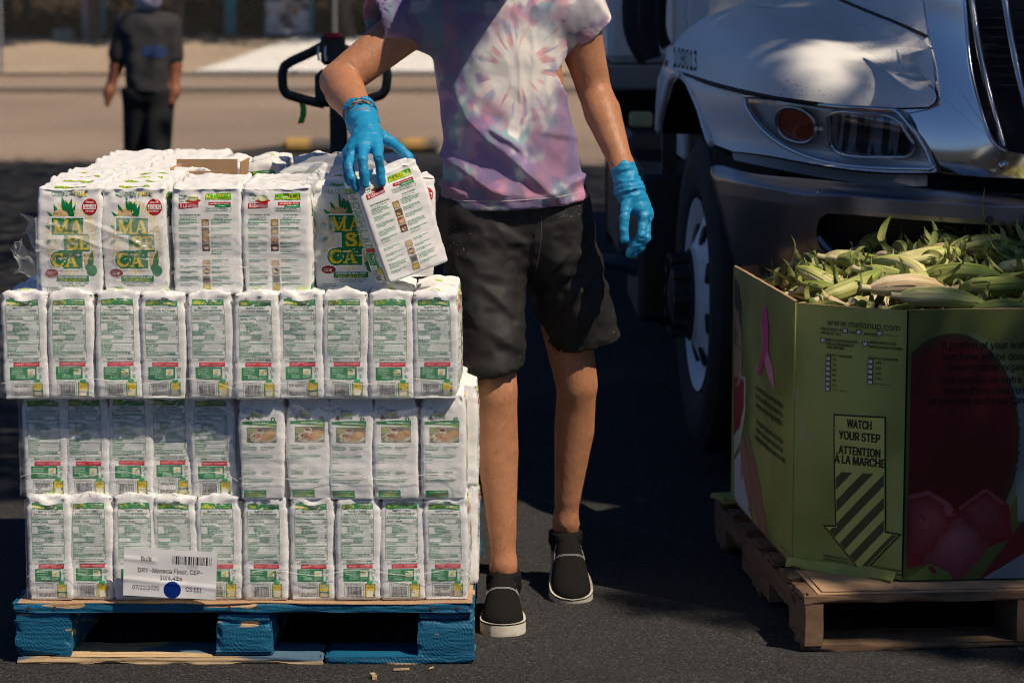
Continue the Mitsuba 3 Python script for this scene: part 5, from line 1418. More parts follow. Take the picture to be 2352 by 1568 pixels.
EARS, LEAVES, LV = [], [], []
for k in range(6):
    (m, uv), L, R0 = ear_body(40 + k); EARS.append((m, uv, L, R0))
ear_plies = [[ply(m, f'm_husk{h}', True, uv=uv) for h in range(4)] for m, uv, L, R0 in EARS]
for k in range(10):
    m, uv = leaf_strip(70 + k, [.16, .22, .30, .13, .26, .18, .34, .2, .24, .15][k], [.012, .016, .011, .018, .009, .014, .008, .020, .012, .010][k])
    LV.append(m.vertices); LEAVES.append([ply(m, f'm_husk{h}', True, uv=uv) for h in range(4)])
silk_plies = [ply(silk(90 + k), 'm_silk') for k in range(4)]
stub_ply = ply(tube([(-.030, 0, 0), (-.012, 0, 0), (0, 0, 0)], [.0095, .0088, .010], 10), 'm_stub', 40)
octp = Polygon(OCT).buffer(-.05); wide = Polygon(OCT).buffer(-.012)
cr = np.random.default_rng(21)


def heap(x, y): return .750 + .15 * math.exp(-((x - 1.36) ** 2 / .16 + (y - 6.15) ** 2 / .14)) + .035 * math.exp(-((x - .95) ** 2 / .05 + (y - 5.95) ** 2 / .05))


spots = [(2125, 592, 5.98, .25, .12, 0), (2090, 668, 5.62, .12, -.08, 3), (2160, 690, 5.53, -.05, -.10, 0), (1880, 640, 6.10, .5, .35, 2), (1840, 650, 5.90, 2.2, .35, 0), (2040, 545, 6.25, .35, .3, 2), (2100, 640, 5.80, .3, .15, 0), (1790, 652, 5.95, .2, .05, 3),
         (1812, 690, 5.74, 2.0, .25, 1), (1950, 655, 5.75, .55, .3, 1), (1900, 700, 5.62, .7, -.1, 1), (2260, 545, 6.2, .1, .1, 2), (2300, 600, 6.0, -.35, -.1, 1), (2210, 640, 5.75, -.5, .0, 2), (2290, 660, 5.65, -.6, .1, 2)]
placed = [(*at(a, b, Y)[:2], at(a, b, Y)[2], rz, ry, h) for a, b, Y, rz, ry, h in spots]
while len(placed) < 128:
    x, y = cr.uniform(.62, 1.75), cr.uniform(5.5, 6.55)
    if not octp.contains(Point(x, y)): continue
    if any((x - q[0]) ** 2 + (y - q[1]) ** 2 < .0009 for q in placed): continue
    placed.append((x, y, heap(x, y) - cr.uniform(.0, .05), cr.uniform(-1.2, 1.2) + (math.pi if cr.random() < .4 else 0), cr.uniform(-.3, .3), int(cr.choice([0, 0, 1, 1, 2, 3, 3] if x < 1.15 else [0, 1, 1, 2, 2, 2, 3]))))  # pale husks picked more often at the left, colouring in its sunlit side
HN = ['pale yellow green', 'lime green', 'dark green', 'dry straw coloured']
ex = {0: 'big pale ear of corn with its cut end facing left, on top of the heap', 1: 'long straw coloured ear of corn lying across the front of the heap', 2: 'bright ear of corn pressed against the front rim of the carton', 3: 'dark green ear of corn slanting up at the left of the heap', 4: 'pale ear of corn standing with its round cut end up, left side', 5: 'dark green ear of corn at the back of the heap below the bumper'}
cnt, RANK, seen = {}, {}, {}
zone = lambda q: (q[5], 'left' if q[0] < 1.0 else 'right', 'front' if q[1] < 5.8 else 'middle' if q[1] < 6.15 else 'back')
for i in sorted(range(len(placed)), key=lambda i: placed[i][0]):
    if i in ex: continue
    z_ = zone(placed[i]); seen[z_] = seen.get(z_, 0) + 1
    RANK[i] = ORD[seen[z_] - 1] + ' from left'
for i, (x, y, z, rz, ry, h) in enumerate(placed):
    k = i % 6
    lr = 'left' if x < 1.0 else 'right'; fb = 'front' if y < 5.8 else 'middle' if y < 6.15 else 'back'
    n_ = cnt[h] = cnt.get(h, 0) + 1
    lab = ex.get(i, f'{HN[h]} ear of corn, {RANK.get(i)} in the {fb} {lr} of the heap')
    t = thing('corn_ear', lab, 'corn', 'ears of corn in the green carton')
    sc = .86 if i < 15 else .80; L = EARS[k][2]
    if i not in (0, 1, 2): 
        for _ in range(60):
            e0, e1 = [Point(x + s * .115 * math.cos(rz), y + s * .115 * math.sin(rz)) for s in (-1, 1)]
            if octp.contains(e0) and octp.contains(e1): break
            x += .06 * (1.21 - x) ; y += .06 * (6.0 - y); rz += .09
    M = mat((x, y, z), rz, -ry, cr.uniform(-3, 3), sc)
    part(t, 'husk', moved(ear_plies[k][h], M))
    part(t, 'stalk_stub', moved(stub_ply, M @ mat((-L * .45 + .004, 0, 0))))
    if i % 2 == 0 and i not in (4, 8): part(t, 'silk', moved(silk_plies[i % 4], M @ mat((L * .53, 0, 0))))
    for j in range(1 if octp.exterior.distance(Point(x, y)) < .07 else 2 if i % 3 else 3):
        q = int(cr.integers(10)); hh = h if cr.random() < .6 else int(cr.choice([1, 2, 2]))
        LM = M @ mat((cr.uniform(-.3, .35) * L, 0, 0), cr.uniform(-.4, .4) + (math.pi if cr.random() < .4 else 0), cr.uniform(.1, .8), cr.uniform(-1.2, 1.2), .62) @ mat((0, 0, EARS[k][3] * .9))
        if all(wide.contains(Point(*p_[:2])) for p_ in (LV[q] @ LM[:3, :3].T + LM[:3, 3])): part(t, 'husk_leaf', moved(LEAVES[q][hh], LM))
t = thing('tall_leaf', 'upright green corn leaf standing above the heap', 'leaf')
part(t, 'blade', moved(LEAVES[3][1], mat(at(2024, 556, 5.95), 1.2, -.95, 0, .55)))
# husk litter filling the carton below the ears
P = []
for k in range(2000):
    x, y = cr.uniform(.6, 1.8), cr.uniform(5.5, 6.6)
    if octp.buffer(-.05).contains(Point(x, y)):
        m, _ = (lambda mm: mm)(leaf_strip(int(cr.integers(200, 260)), .12, .012)); m = m.copy()
        m.apply_transform(mat((x, y, heap(x, y) - .055 + cr.uniform(-.01, .03)), cr.uniform(0, 6.3), cr.uniform(-.1, .9), cr.uniform(-.6, .6))); P.append(m)
pbr('m_litter', proc(lambda p, n, uv: mix((.06, .09, .02), (.30, .32, .10), smoothstep(.3, .75, noise(p.x * 40, p.y * 40, p.z * 40)))), .6)
scene['husk_litter'] = ply(cat(P), 'm_litter', True)
labels['husk_litter'] = {'kind': 'stuff', 'label': 'loose green corn husks and leaves filling the carton under the ears', 'category': 'corn husks'}
fl = Polygon(OCT).buffer(-.01); m = trimesh.creation.extrude_polygon(fl, .02, engine='earcut'); m.vertices[:, 2] += .64
part(carton, 'filler_board', ply(m, 'm_cardboard'))

# ---------------------------------------------------------------- the delivery truck
from scipy.interpolate import PchipInterpolator
from scipy.spatial import cKDTree


def dust(lo, hi):
    def fn(p, n, uv):
        g = fbm(p.x * 3, p.y * 3, p.z * 5, 4); s = smoothstep(.74, .79, noise(p.x * 160, p.y * 160, p.z * 160)) * smoothstep(.55, .7, fbm(p.x * 5, p.y * 5, p.z * 5))
        return mix(mix(lo, hi, g), (.10, .09, .08), s * .45)
    return proc(fn)


pbr('m_truckwhite', dust((.68, .68, .68), (.80, .80, .795)), .36, specular=.4, clearcoat=.35, clearcoat_gloss=.92)
scene['m_chrome'] = {'type': 'twosided', 'bsdf': {'type': 'bumpmap', 'arbitrary': proc(lambda p, n, uv: .0035 * fbm(p.x * 4, p.y * 4, p.z * 3, 2)), 'scale': 1.0,
                     'nested': {'type': 'principled', 'base_color': rgb(.70, .71, .73), 'metallic': 1.0, 'roughness': .13}}}
pbr('m_bumper', dust((.12, .13, .17), (.20, .205, .24)), .26, metallic=.85, clearcoat=.4)
pbr('m_gap', (.008, .008, .009), .7)
pbr('m_rubber', proc(lambda p, n, uv: mix((.010, .010, .011), (.028, .026, .025), fbm(p.x * 20, p.y * 20, p.z * 20, 3))), .75)
pbr('m_wheelwhite', dust((.66, .67, .69), (.80, .80, .81)), .45, specular=.4)
pbr('m_greytrim', dust((.20, .20, .20), (.34, .34, .33)), .5)
pbr('m_darkmetal', (.02, .021, .023), .5)
pbr('m_amber', (.34, .06, .015), .15, clearcoat=1.0)
pbr('m_lamp', proc(lambda p, n, uv: mix((.03, .035, .04), (.30, .32, .35), smoothstep(.45, .7, noise(p.x * 130, 1.0, p.z * 9)))), .12, metallic=.6, clearcoat=1.0)
pbr('m_number', (.008, .016, .012), .9, specular=.05)
pbr('m_silver', (.66, .68, .71), .30, metallic=.15, clearcoat=.6)
scene['m_lens'] = {'type': 'thindielectric', 'int_ior': 1.45}


def field(ctrl, deg=3):
    """A smooth depth field fitted through (pixel x, pixel y, distance)."""
    c = np.array(ctrl, float)
    def basis(q):
        x, y = (np.asarray(q, float)[:, 0] - 1900) / 300, (np.asarray(q, float)[:, 1] - 200) / 200
        return np.stack([x ** i * y ** j for i in range(deg + 1) for j in range(deg + 1 - i)], 1)
    k = np.linalg.lstsq(basis(c), c[:, 2], rcond=None)[0]
    return lambda q: basis(q) @ k


def unproject(q, Y):
    u, v = (q[:, 0] - 1176) / FOCAL, (q[:, 1] - 784) / FOCAL
    d = np.stack([u, math.cos(PITCH) - v * math.sin(PITCH), -math.sin(PITCH) - v * math.cos(PITCH)], 1)
    return np.array([0, 0, CAM_Z]) + d * (Y / d[:, 1])[:, None]


def smooth_loop(pts, n=8):
    """A rounded closed outline through the points."""
    p = np.array(pts + [pts[0]], float); t = np.r_[0, np.cumsum(np.linalg.norm(np.diff(p, axis=0), axis=1))]
    from scipy.interpolate import CubicSpline
    return CubicSpline(t, p, bc_type='periodic')(np.linspace(0, t[-1], len(pts) * n, endpoint=False))


def open_curve(pts, n=10):
    return spline([(a, b, 0) for a, b in pts], len(pts) * n)[:, :2]


def panel(outline, Y, thick=.02, size=14, holes=(), back=None):
    """A body panel: the outline seen in the photograph laid on the depth field Y, with its own thickness."""
    pg = Polygon(outline, holes).buffer(0)
    if pg.geom_type != 'Polygon': pg = max(pg.geoms, key=lambda g: g.area)
    v, f = trimesh.creation.triangulate_polygon(pg, engine='earcut')
    v, f = trimesh.remesh.subdivide_to_size(np.c_[v, v[:, 0] * 0], f, size, max_iter=14)
    m2 = trimesh.Trimesh(v, f); m2.merge_vertices()
    q = m2.vertices[:, :2]; y = Y(q)
    A_, B_ = unproject(q, y), unproject(q, y) + np.array([0, thick, 0]) if back is None else unproject(q, y) + back
    f = m2.faces; e = np.sort(m2.edges, axis=1); _, idx, c = np.unique(e, axis=0, return_index=True, return_counts=True)
    rim = m2.edges[idx[c == 1]]; n = len(q)
    m = trimesh.Trimesh(np.vstack([A_, B_]), np.vstack([f[:, ::-1], f + n, np.stack([rim[:, 0], rim[:, 1], rim[:, 1] + n], 1), np.stack([rim[:, 0], rim[:, 1] + n, rim[:, 0] + n], 1)]), process=False)
    if m.volume < 0: m.invert()
    return m


truck = thing('delivery_truck', 'white delivery truck with chrome grille and headlight parked in shade behind the carton', 'truck')
CREASE = open_curve([(1700, 12), (1760, 22), (1820, 42), (1889, 71), (1975, 114), (2056, 163)])
SEAMLOW = open_curve([(1563, 166), (1610, 182), (1670, 199), (1757, 217), (1860, 232), (1960, 243), (2061, 248)])
FEND = [(1520, 150, 8.35), (1545, 110, 8.2), (1563, 86, 8.1), (1599, 54, 7.95), (1650, 28, 7.85), (1700, 12, 7.75), (1760, 22, 7.5), (1889, 71, 7.02), (1975, 114, 6.75), (2056, 163, 6.50), (2151, 216, 6.36), (2110, 190, 6.42), (2140, 240, 6.36),
        (1563, 166, 7.72), (1610, 182, 7.35), (1670, 199, 7.02), (1757, 217, 6.74), (1860, 232, 6.58), (1960, 243, 6.46), (2061, 248, 6.38), (1600, 120, 7.55), (1660, 110, 7.15), (1760, 110, 6.86), (1860, 150, 6.70), (1960, 185, 6.54), (1700, 60, 7.25), (1800, 80, 6.98)]
F_Y = field(FEND, 3)
out = np.vstack([CREASE, open_curve([(2056, 163), (2110, 190), (2146, 206)]), [(2151, 222), (2147, 236), (2132, 246)], SEAMLOW[::-1], [(1545, 160), (1524, 148)], open_curve([(1530, 134), (1545, 110), (1563, 86), (1599, 54), (1650, 28), (1690, 14)])])
part(truck, 'fender', ply(panel(out, F_Y, .03, 16), 'm_truckwhite', 35))
SIDE = [(1700, 12, 7.76), (1760, 22, 7.51), (1889, 71, 7.03), (1975, 114, 6.76), (2056, 163, 6.51), (2110, 190, 6.43), (2148, 206, 6.37), (2131, 86, 6.60), (2030, 42, 6.95), (1929, 0, 7.35), (1850, -40, 7.8), (1960, 60, 7.05), (2050, 110, 6.74), (1840, 10, 7.45)]
CR2 = np.vstack([CREASE, open_curve([(2056, 163), (2110, 190), (2146, 206)])]); _kd, _s = cKDTree(CR2), field(SIDE, 2)
def S_Y(q):
    d, i = _kd.query(q)
    return _s(q) + (F_Y(CR2) - _s(CR2))[i] * np.exp(-(d / (45 + 130 * sstep(1960, 2110, np.asarray(q)[:, 0]))) ** 2)
part(truck, 'hood_side', ply(panel(np.vstack([CREASE, open_curve([(2056, 163), (2110, 190), (2146, 206)]), open_curve([(2148, 200), (2142, 140), (2131, 89)]), open_curve([(2128, 85), (2030, 44), (1929, 2), (1850, -40)]), [(1760, -40)]]), S_Y, .03, 16), 'm_truckwhite', 35))
HOOD = [(1850, -44, 7.8), (1929, -2, 7.34), (2030, 40, 6.94), (2131, 84, 6.60), (2120, 30, 6.72), (2110, -60, 6.95), (1990, -60, 7.4), (2060, 0, 7.0)]
part(truck, 'hood', ply(panel(np.vstack([open_curve([(1850, -44), (1929, -2), (2030, 40), (2129, 82)]), open_curve([(2131, 78), (2122, 30), (2112, -60)]), [(1850, -60)]]), S_Y, .03, 20), 'm_truckwhite', 35))
# dark shut lines behind the panel edges
part(truck, 'shut_line', ply(tube(unproject(open_curve([(1850, -42), (1929, 0), (2030, 42), (2131, 86)]), S_Y(open_curve([(1850, -42), (1929, 0), (2030, 42), (2131, 86)]))) + [0, .006, 0], .006, 6), 'm_gap'))
LOW = [(1563, 170, 7.72), (1610, 186, 7.36), (1670, 203, 7.03), (1757, 221, 6.76), (1860, 236, 6.60), (1960, 247, 6.48), (2061, 252, 6.40), (2150, 392, 6.30), (2000, 392, 6.42), (1900, 380, 6.54), (1800, 362, 6.72), (1683, 346, 7.02), (1634, 327, 7.22), (1610, 262, 7.34), (1590, 220, 7.50), (1700, 280, 6.98), (2100, 330, 6.33)]
L_Y = field(LOW, 3)
LAMP = [(1709, 224), (1722, 219), (1757, 221), (1860, 237), (1960, 247), (2058, 253), (2070, 258), (2112, 318), (2149, 386), (2140, 391), (2000, 388), (1889, 372), (1801, 338), (1742, 290), (1716, 248)]
lamp_o = np.vstack([open_curve([(1712, 222), (1757, 223), (1860, 238), (1960, 248), (2056, 254)]), open_curve([(2070, 262), (2112, 320), (2147, 384)]), open_curve([(2140, 390), (2000, 386), (1889, 370), (1801, 335), (1744, 288), (1717, 246)])])
out = np.vstack([SEAMLOW + [0, 5], [(2068, 256)], open_curve([(2075, 262), (2115, 320), (2152, 394)]), open_curve([(2148, 396), (2000, 394), (1900, 382), (1800, 364), (1683, 348)]), open_curve([(1634, 329), (1618, 285), (1604, 240), (1590, 208), (1570, 176)])])
part(truck, 'lower_fender', ply(panel(out, L_Y, .03, 14, [lamp_o]), 'm_truckwhite', 35))
part(truck, 'shut_line', ply(tube(unproject(SEAMLOW + [0, 2.5], F_Y(SEAMLOW) + .012), .008, 6), 'm_gap'))
# the wheel arch: lip and dark liner
ARCH = open_curve([(1634, 330), (1618, 285), (1604, 240), (1590, 208), (1574, 180), (1560, 172), (1546, 176), (1536, 196), (1524, 240), (1515, 300)])
archY = np.interp(np.linspace(0, 1, len(ARCH)), [0, .25, .5, .65, 1], [7.22, 7.38, 7.68, 7.95, 8.25])
part(truck, 'arch_lip', ply(tube(unproject(ARCH, archY), .012, 8), 'm_truckwhite', 40))
lp = unproject(ARCH, archY)
part(truck, 'arch_liner', ply(sheet(np.stack([lp + [.01, 0, -.01], lp + [.30, .02, -.02], lp + [.55, .02, -.10]], 1)), 'm_gap'))
rear = open_curve([(1560, 172), (1540, 160), (1522, 150), (1512, 200), (1504, 300)])
part(truck, 'fender_rear', ply(panel(np.vstack([[(1524, 150), (1546, 160), (1562, 168), (1558, 176), (1545, 180), (1535, 198), (1523, 242), (1514, 300), (1505, 300), (1508, 230), (1512, 180)]]), lambda q: np.full(len(q), 8.2) - .5 * sstep(1520, 1562, q[:, 0]), .02, 14), 'm_truckwhite', 35))
# headlight
H_Y = lambda q: L_Y(q) + .055
hl = thing_key = part(truck, 'headlight', ply(panel(lamp_o, lambda q: L_Y(q) + .075, .01, 12), 'm_silver', 40))
cs = lambda cx, cy, rx, ry, n=40, p=2.6: np.array([(cx + rx * np.sign(np.cos(t)) * abs(np.cos(t)) ** (2 / p), cy + ry * np.sign(np.sin(t)) * abs(np.sin(t)) ** (2 / p)) for t in np.linspace(0, 2 * np.pi, n, endpoint=False)])
amb = cs(1829, 288, 44, 39, p=2.3); amb[:, 1] += (amb[:, 0] - 1832) * .22
main = np.vstack([open_curve([(1902, 268), (1910, 262), (1980, 262), (2040, 267), (2070, 285)], 8), open_curve([(2092, 320), (2098, 340), (2090, 356), (2070, 361)], 8), open_curve([(2000, 362), (1950, 358), (1922, 348), (1906, 310)], 8)])
for nm, o, mt, dy, dd in (('turn_signal', amb, 'm_amber', .045, .02), ('main_lamp', main, 'm_lamp', .045, .02)):
    part(truck + '__headlight', nm, ply(panel(o, lambda q: L_Y(q) + dy, dd, 10), mt, 40))
    r3 = unproject(o, L_Y(o) + .035); part(truck + '__headlight', 'bezel', ply(tube(np.vstack([r3, r3[:2]]), .006, 8, False), 'm_chrome', 60))
lo = unproject(lamp_o, L_Y(lamp_o)); part(truck + '__headlight', 'rim', ply(tube(np.vstack([lo, lo[:2]]) + [0, .004, 0], .0075, 8, False), 'm_chrome', 60))
m = panel(lamp_o, lambda q: L_Y(q) + .004, .01, 12); k = len(m.vertices) // 2
m = trimesh.Trimesh(m.vertices[:k], m.faces[(m.faces < k).all(1)], process=False)
part(truck + '__headlight', 'lens', ply(m, 'm_lens', True))
for a, b, r in ((1874, 296, 2.6), (1885, 296, 2.6), (1898, 352, 3)):
    c = at(a, b, float(L_Y(np.array([[a, b]]))[0]) + .02); ms = trimesh.creation.cylinder(.006, .01); ms.apply_transform(mat(c, rx=Q)); part(truck + '__headlight', 'screw', ply(ms, 'm_chrome', 40))
# trim strip under it
T_Y = lambda q: L_Y(q * [1, 1] - [0, 22]) + .03
part(truck, 'valance', ply(panel(np.vstack([open_curve([(1683, 351), (1800, 368), (1900, 387), (2010, 400), (2100, 402), (2130, 402)]), open_curve([(2130, 428), (2010, 424), (1900, 410), (1800, 392), (1686, 368)])]), T_Y, .02, 14), 'm_greytrim', 35))
part(truck, 'lower_gap', ply(panel([(1640, 335), (1690, 366), (1800, 390), (1900, 408), (2130, 426), (2352, 425), (2600, 430), (2600, 470), (2352, 470), (1980, 450), (1640, 410)], lambda q: np.interp(q[:, 0], [1640, 1800, 2100, 2600], [7.15, 6.9, 6.6, 6.5]), .02, 40), 'm_gap'))
# chrome grille surround and grille
CH = [(2131, 86, 6.46), (2148, 206, 6.37), (2135, 248, 6.38), (2070, 256, 6.40), (2115, 320, 6.35), (2152, 394, 6.30), (2110, -60, 6.58), (2215, 0, 6.32), (2232, 176, 6.26), (2262, 270, 6.16), (2290, 340, 6.10), (2352, 360, 6.04), (2500, 365, 5.98), (2300, 400, 6.12), (2500, 400, 6.02), (2230, 390, 6.18), (2180, 300, 6.24), (2215, -60, 6.34), (2190, 120, 6.31), (2700, 365, 5.98), (2700, 400, 6.02)]
_c3 = field(CH, 3); C_Y = lambda q: _c3(q) - .024
gr_l = open_curve([(2218, -60), (2213, 0), (2216, 40), (2232, 176), (2256, 268), (2286, 331), (2310, 347)])
out = np.vstack([gr_l, [(2352, 354), (2500, 360), (2700, 360), (2700, 412), (2352, 412), (2250, 408), (2157, 398)], open_curve([(2155, 394), (2118, 320), (2073, 258)]), [(2066, 252)], [(2135, 250), (2152, 238), (2156, 218)], open_curve([(2154, 206), (2147, 140), (2136, 86), (2126, 20), (2118, -60)])])
part(truck, 'grille_surround', ply(panel(out, C_Y, .03, 12), 'm_chrome', True))
part(truck, 'surround_edge', ply(tube(unproject(gr_l + [1, 0], C_Y(gr_l) - .004), .006, 8), 'm_chrome', 60))
G_Y = lambda q: np.interp(q[:, 1], [-60, 360], [6.42, 6.18]) - .0003 * (q[:, 0] - 2220)
gp = np.vstack([gr_l, [(2352, 352), (2700, 358), (2700, -60)]])
part(truck, 'grille_back', ply(panel(gp, lambda q: G_Y(q) + .10, .01, 30), 'm_gap'))
for k in range(5):
    x0, x1 = 2100 + 0 * k + 83 * k, 2100
    a, b, c = (2224 + 76 * k, -60), (2253 + 78 * k, 130), (2306 + 76 * k, 338)
    q = open_curve([a, (2232 + 76 * k, 0), b, (2284 + 76 * k, 260), c])
    part(truck, 'grille_bar', ply(tube(unproject(q, G_Y(q) - .004), .0085, 8), 'm_chrome', 60))
for k in range(9):
    py = 20 + 22 * k if k < 7 else 20 + 22 * k
    q = np.array([(2240 + .22 * py, py), (2420, py + 3), (2650, py + 6.0)])
    part(truck, 'grille_slat', ply(tube(unproject(q, G_Y(q) + .05), .004, 6), 'm_darkmetal', 40))
c = at(2302, 380, float(C_Y(np.array([[2302, 380]]))[0]) - .006); m = trimesh.creation.icosphere(2, .010); m.apply_translation(c); part(truck, 'grille_bolt', ply(m, 'm_chrome', True))
# number on the fender
v, f, w = glyphs('108013', True)
v2, f2 = trimesh.remesh.subdivide_to_size(np.c_[v, v[:, 0] * 0], f, .15)
n_px = np.c_[1545 + v2[:, 0] / w * 56, 153 + v2[:, 0] / w * 10 - v2[:, 1] * 44 - 0]
lg = trimesh.Trimesh(unproject(n_px, F_Y(n_px) - .004), f2[:, ::-1], process=False)
part(truck, 'fleet_number', ply(lg, 'm_number'))
lbl = panel([(1527, 140), (1537, 138), (1536, 154), (1526, 156)], lambda q: np.full(len(q), 8.15), .004, 10); pbr('m_redsticker', (.30, .10, .07), .6); part(truck, 'sticker', ply(lbl, 'm_redsticker'))
# bumper
_bx = PchipInterpolator([1600, 1637, 1660, 1691, 1750, 1811, 1971, 2150, 2352, 2900], [7.0, 6.84, 6.72, 6.58, 6.42, 6.32, 6.16, 6.07, 6.01, 5.97])
_bt = PchipInterpolator([1600, 1641, 1691, 1811, 1971, 2150, 2352, 2900], [383, 384, 391, 410, 424, 438, 449, 455])
def B_Y(q):
    q = np.asarray(q, float); dy = q[:, 1] - _bt(q[:, 0])
    return _bx(q[:, 0]) + .075 * np.clip(1 - dy / 30, 0, 1) ** 2 + .02 * sstep(60, 260, dy) + .00016 * np.clip(dy - 60, 0, 400)
rec = np.vstack([open_curve([(1900, 490), (1990, 496), (2100, 505), (2352, 520), (2560, 520)], 6), open_curve([(2560, 640), (2352, 640), (2100, 640), (1990, 620), (1930, 600)], 6), open_curve([(1884, 570), (1876, 530), (1884, 500)], 6)])
out = np.vstack([open_curve([(1637, 386), (1641, 384), (1691, 391), (1811, 410), (1971, 424), (2150, 438), (2352, 449), (2700, 452)]), [(2700, 720), (2352, 715), (2000, 700), (1780, 672), (1700, 650)], open_curve([(1694, 620), (1672, 540), (1650, 460), (1636, 400)])])
part(truck, 'bumper', ply(panel(out, B_Y, .06, 10, [rec]), 'm_bumper', 40))
part(truck, 'fog_recess', ply(panel(rec, lambda q: B_Y(q) + .10, .01, 30), 'm_gap'))
inn = np.vstack([rec, rec[:1]]); pa, pb = unproject(inn, B_Y(inn) + .004), unproject(inn, B_Y(inn) + .10)
part(truck, 'recess_lip', ply(sheet(np.stack([pa, (pa + pb) / 2, pb], 1)), 'm_bumper', True))
q = open_curve([(1880, 545), (1920, 588), (1990, 622), (2060, 636)]); part(truck, 'recess_bar', ply(tube(unproject(q, B_Y(q) + .03), .014, 8), 'm_bumper', 40))
c = at(2272, 505, float(B_Y(np.array([[2272, 505]]))[0]) - .002); m = trimesh.creation.cylinder(.010, .014); m.apply_transform(mat(c, rx=Q)); part(truck, 'bumper_bolt', ply(m, 'm_darkmetal', 40))
# front wheel
def revolve_x(prof, n=72):
    p = np.array(prof, float); a = np.linspace(0, 2 * np.pi, n + 1)
    P = np.stack([np.broadcast_to(p[:, 0][None], (n + 1, len(p))), p[:, 1][None] * np.cos(a)[:, None], p[:, 1][None] * np.sin(a)[:, None]], -1)
    m = sheet(P); m.merge_vertices()
    if m.volume < 0: m.invert()
    return m


WM = mat(tuple(at(1604, 676, 7.62)), .060)
def wheelpart(name, m, bs, sm=30, parent=truck + '__wheel'):
    return part(parent, name, moved(ply(m, bs, sm), WM))
part(truck, 'wheel', moved(ply(revolve_x([(.10, .29), (.02, .29), (.0, .300), (-.006, .306), (-.002, .296), (.012, .276), (.030, .262), (.020, .235), (-.018, .150), (-.030, .148), (.05, .14), (.10, .29)]), 'm_wheelwhite', 30), WM))
wheelpart('tyre', revolve_x([(.02, .300), (.004, .312), (-.012, .34), (-.022, .40), (-.018, .455), (.004, .488), (.03, .500), (.06, .502), (.064, .494), (.070, .494), (.074, .502), (.13, .504), (.134, .496), (.14, .496), (.144, .504), (.21, .500), (.24, .48), (.25, .40), (.23, .30), (.02, .300)]), 'm_rubber')
for k in range(8):
    a = 2 * np.pi * k / 8 + .35
    c = trimesh.creation.cylinder(.032, .012); c.apply_transform(mat((.004, .205 * math.cos(a), .205 * math.sin(a)), 0, Q + .28 * math.sin(a), 0)); wheelpart('hand_hole', c, 'm_gap')  # near-black discs stand in for the dark of the openings
hubm = revolve_x([(-.02, .148), (-.036, .14), (-.040, .10), (-.085, .085), (-.095, .04), (-.095, .001)]); wheelpart('hub', hubm, 'm_rubber')
for k in range(10):
    a = 2 * np.pi * k / 10; c = trimesh.creation.cylinder(.0155, .075, sections=6); c.apply_transform(mat((-.055, .122 * math.cos(a), .122 * math.sin(a)), 0, Q)); wheelpart('lug_nut', c, 'm_darkmetal')
# cab, cargo box and what hangs under them
def tb(name, x0, x1, y0, y1, z0, z1, bs, bev=.02): part(truck, name, ply(boxm(x0, x1, y0, y1, z0, z1, bev), bs, 30))
tb('cab', .62, 2.75, 8.45, 9.85, 1.19, 2.55, 'm_truckwhite', .06)
tb('windshield', .76, 2.60, 8.43, 8.46, 1.80, 2.42, 'm_lamp', .01)
part(truck, 'hood_rear', ply(boxm(.80, 2.6, 7.7, 8.44, .95, 1.40, .05), 'm_truckwhite', 30))
tb('door_panel', .605, .63, 8.62, 9.55, .92, 1.75, 'm_truckwhite', .008)
tb('cargo_box', .40, 2.95, 10.25, 16.2, 1.235, 3.6, 'm_truckwhite', .03)
tb('cargo_rail', .385, 2.96, 10.23, 16.2, 1.12, 1.225, 'm_greytrim', .01)
tb('step_box', .46, .72, 8.75, 9.60, .32, .86, 'm_darkmetal', .02)
tb('mud_flap', .545, .60, 8.80, 8.83, .30, 1.12, 'm_darkmetal', .004)
tb('frame_rail', .95, 1.15, 6.6, 15.8, .45, .75, 'm_gap', .01)
tb('engine_bay', .98, 2.5, 6.5, 8.2, .50, .98, 'm_gap', .02)
tb('axle_beam', .75, 2.7, 7.55, 7.68, .40, .52, 'm_gap', .02)
tb('fuel_tank', .44, .95, 9.9, 11.2, .40, .95, 'm_darkmetal', .06)
tb('rear_skirt', .45, 2.9, 11.6, 11.7, .35, 1.15, 'm_gap', .01)
for k, (pts, r) in enumerate(((((1450, -40), (1447, 20), (1451, 70), (1466, 110), (1486, 138)), .030), (((1488, -40), (1486, 30), (1490, 90), (1500, 135)), .034), (((1518, -40), (1517, 30), (1519, 75), (1532, 108)), .022))):
    q = open_curve([tuple(p) for p in pts]); part(truck, 'air_hose', ply(tube(unproject(q, np.full(len(q), 8.9 + .15 * k)), r, 10), 'm_rubber', 50))
pbr('m_yellowpart', (.50, .46, .20), .6); pbr('m_tanbar', (.34, .25, .18), .7)
m = boxm(-.045, .045, -.02, .02, -.03, .03, .01); m.apply_translation(at(1472, 275, 9.4)); part(truck, 'tank_cap', ply(m, 'm_yellowpart', 30))
q = open_curve([(1448, 372), (1480, 410), (1516, 462)]); part(truck, 'strut', ply(tube(unproject(q, np.full(len(q), 9.0)), .020, 8), 'm_tanbar', 40))
pbr('m_bluestep', (.05, .075, .11), .5); q = open_curve([(1375, 600), (1440, 608), (1500, 640)]); part(truck, 'side_step', ply(tube(unproject(q, np.full(len(q), 8.9)), .03, 8), 'm_bluestep', 40))

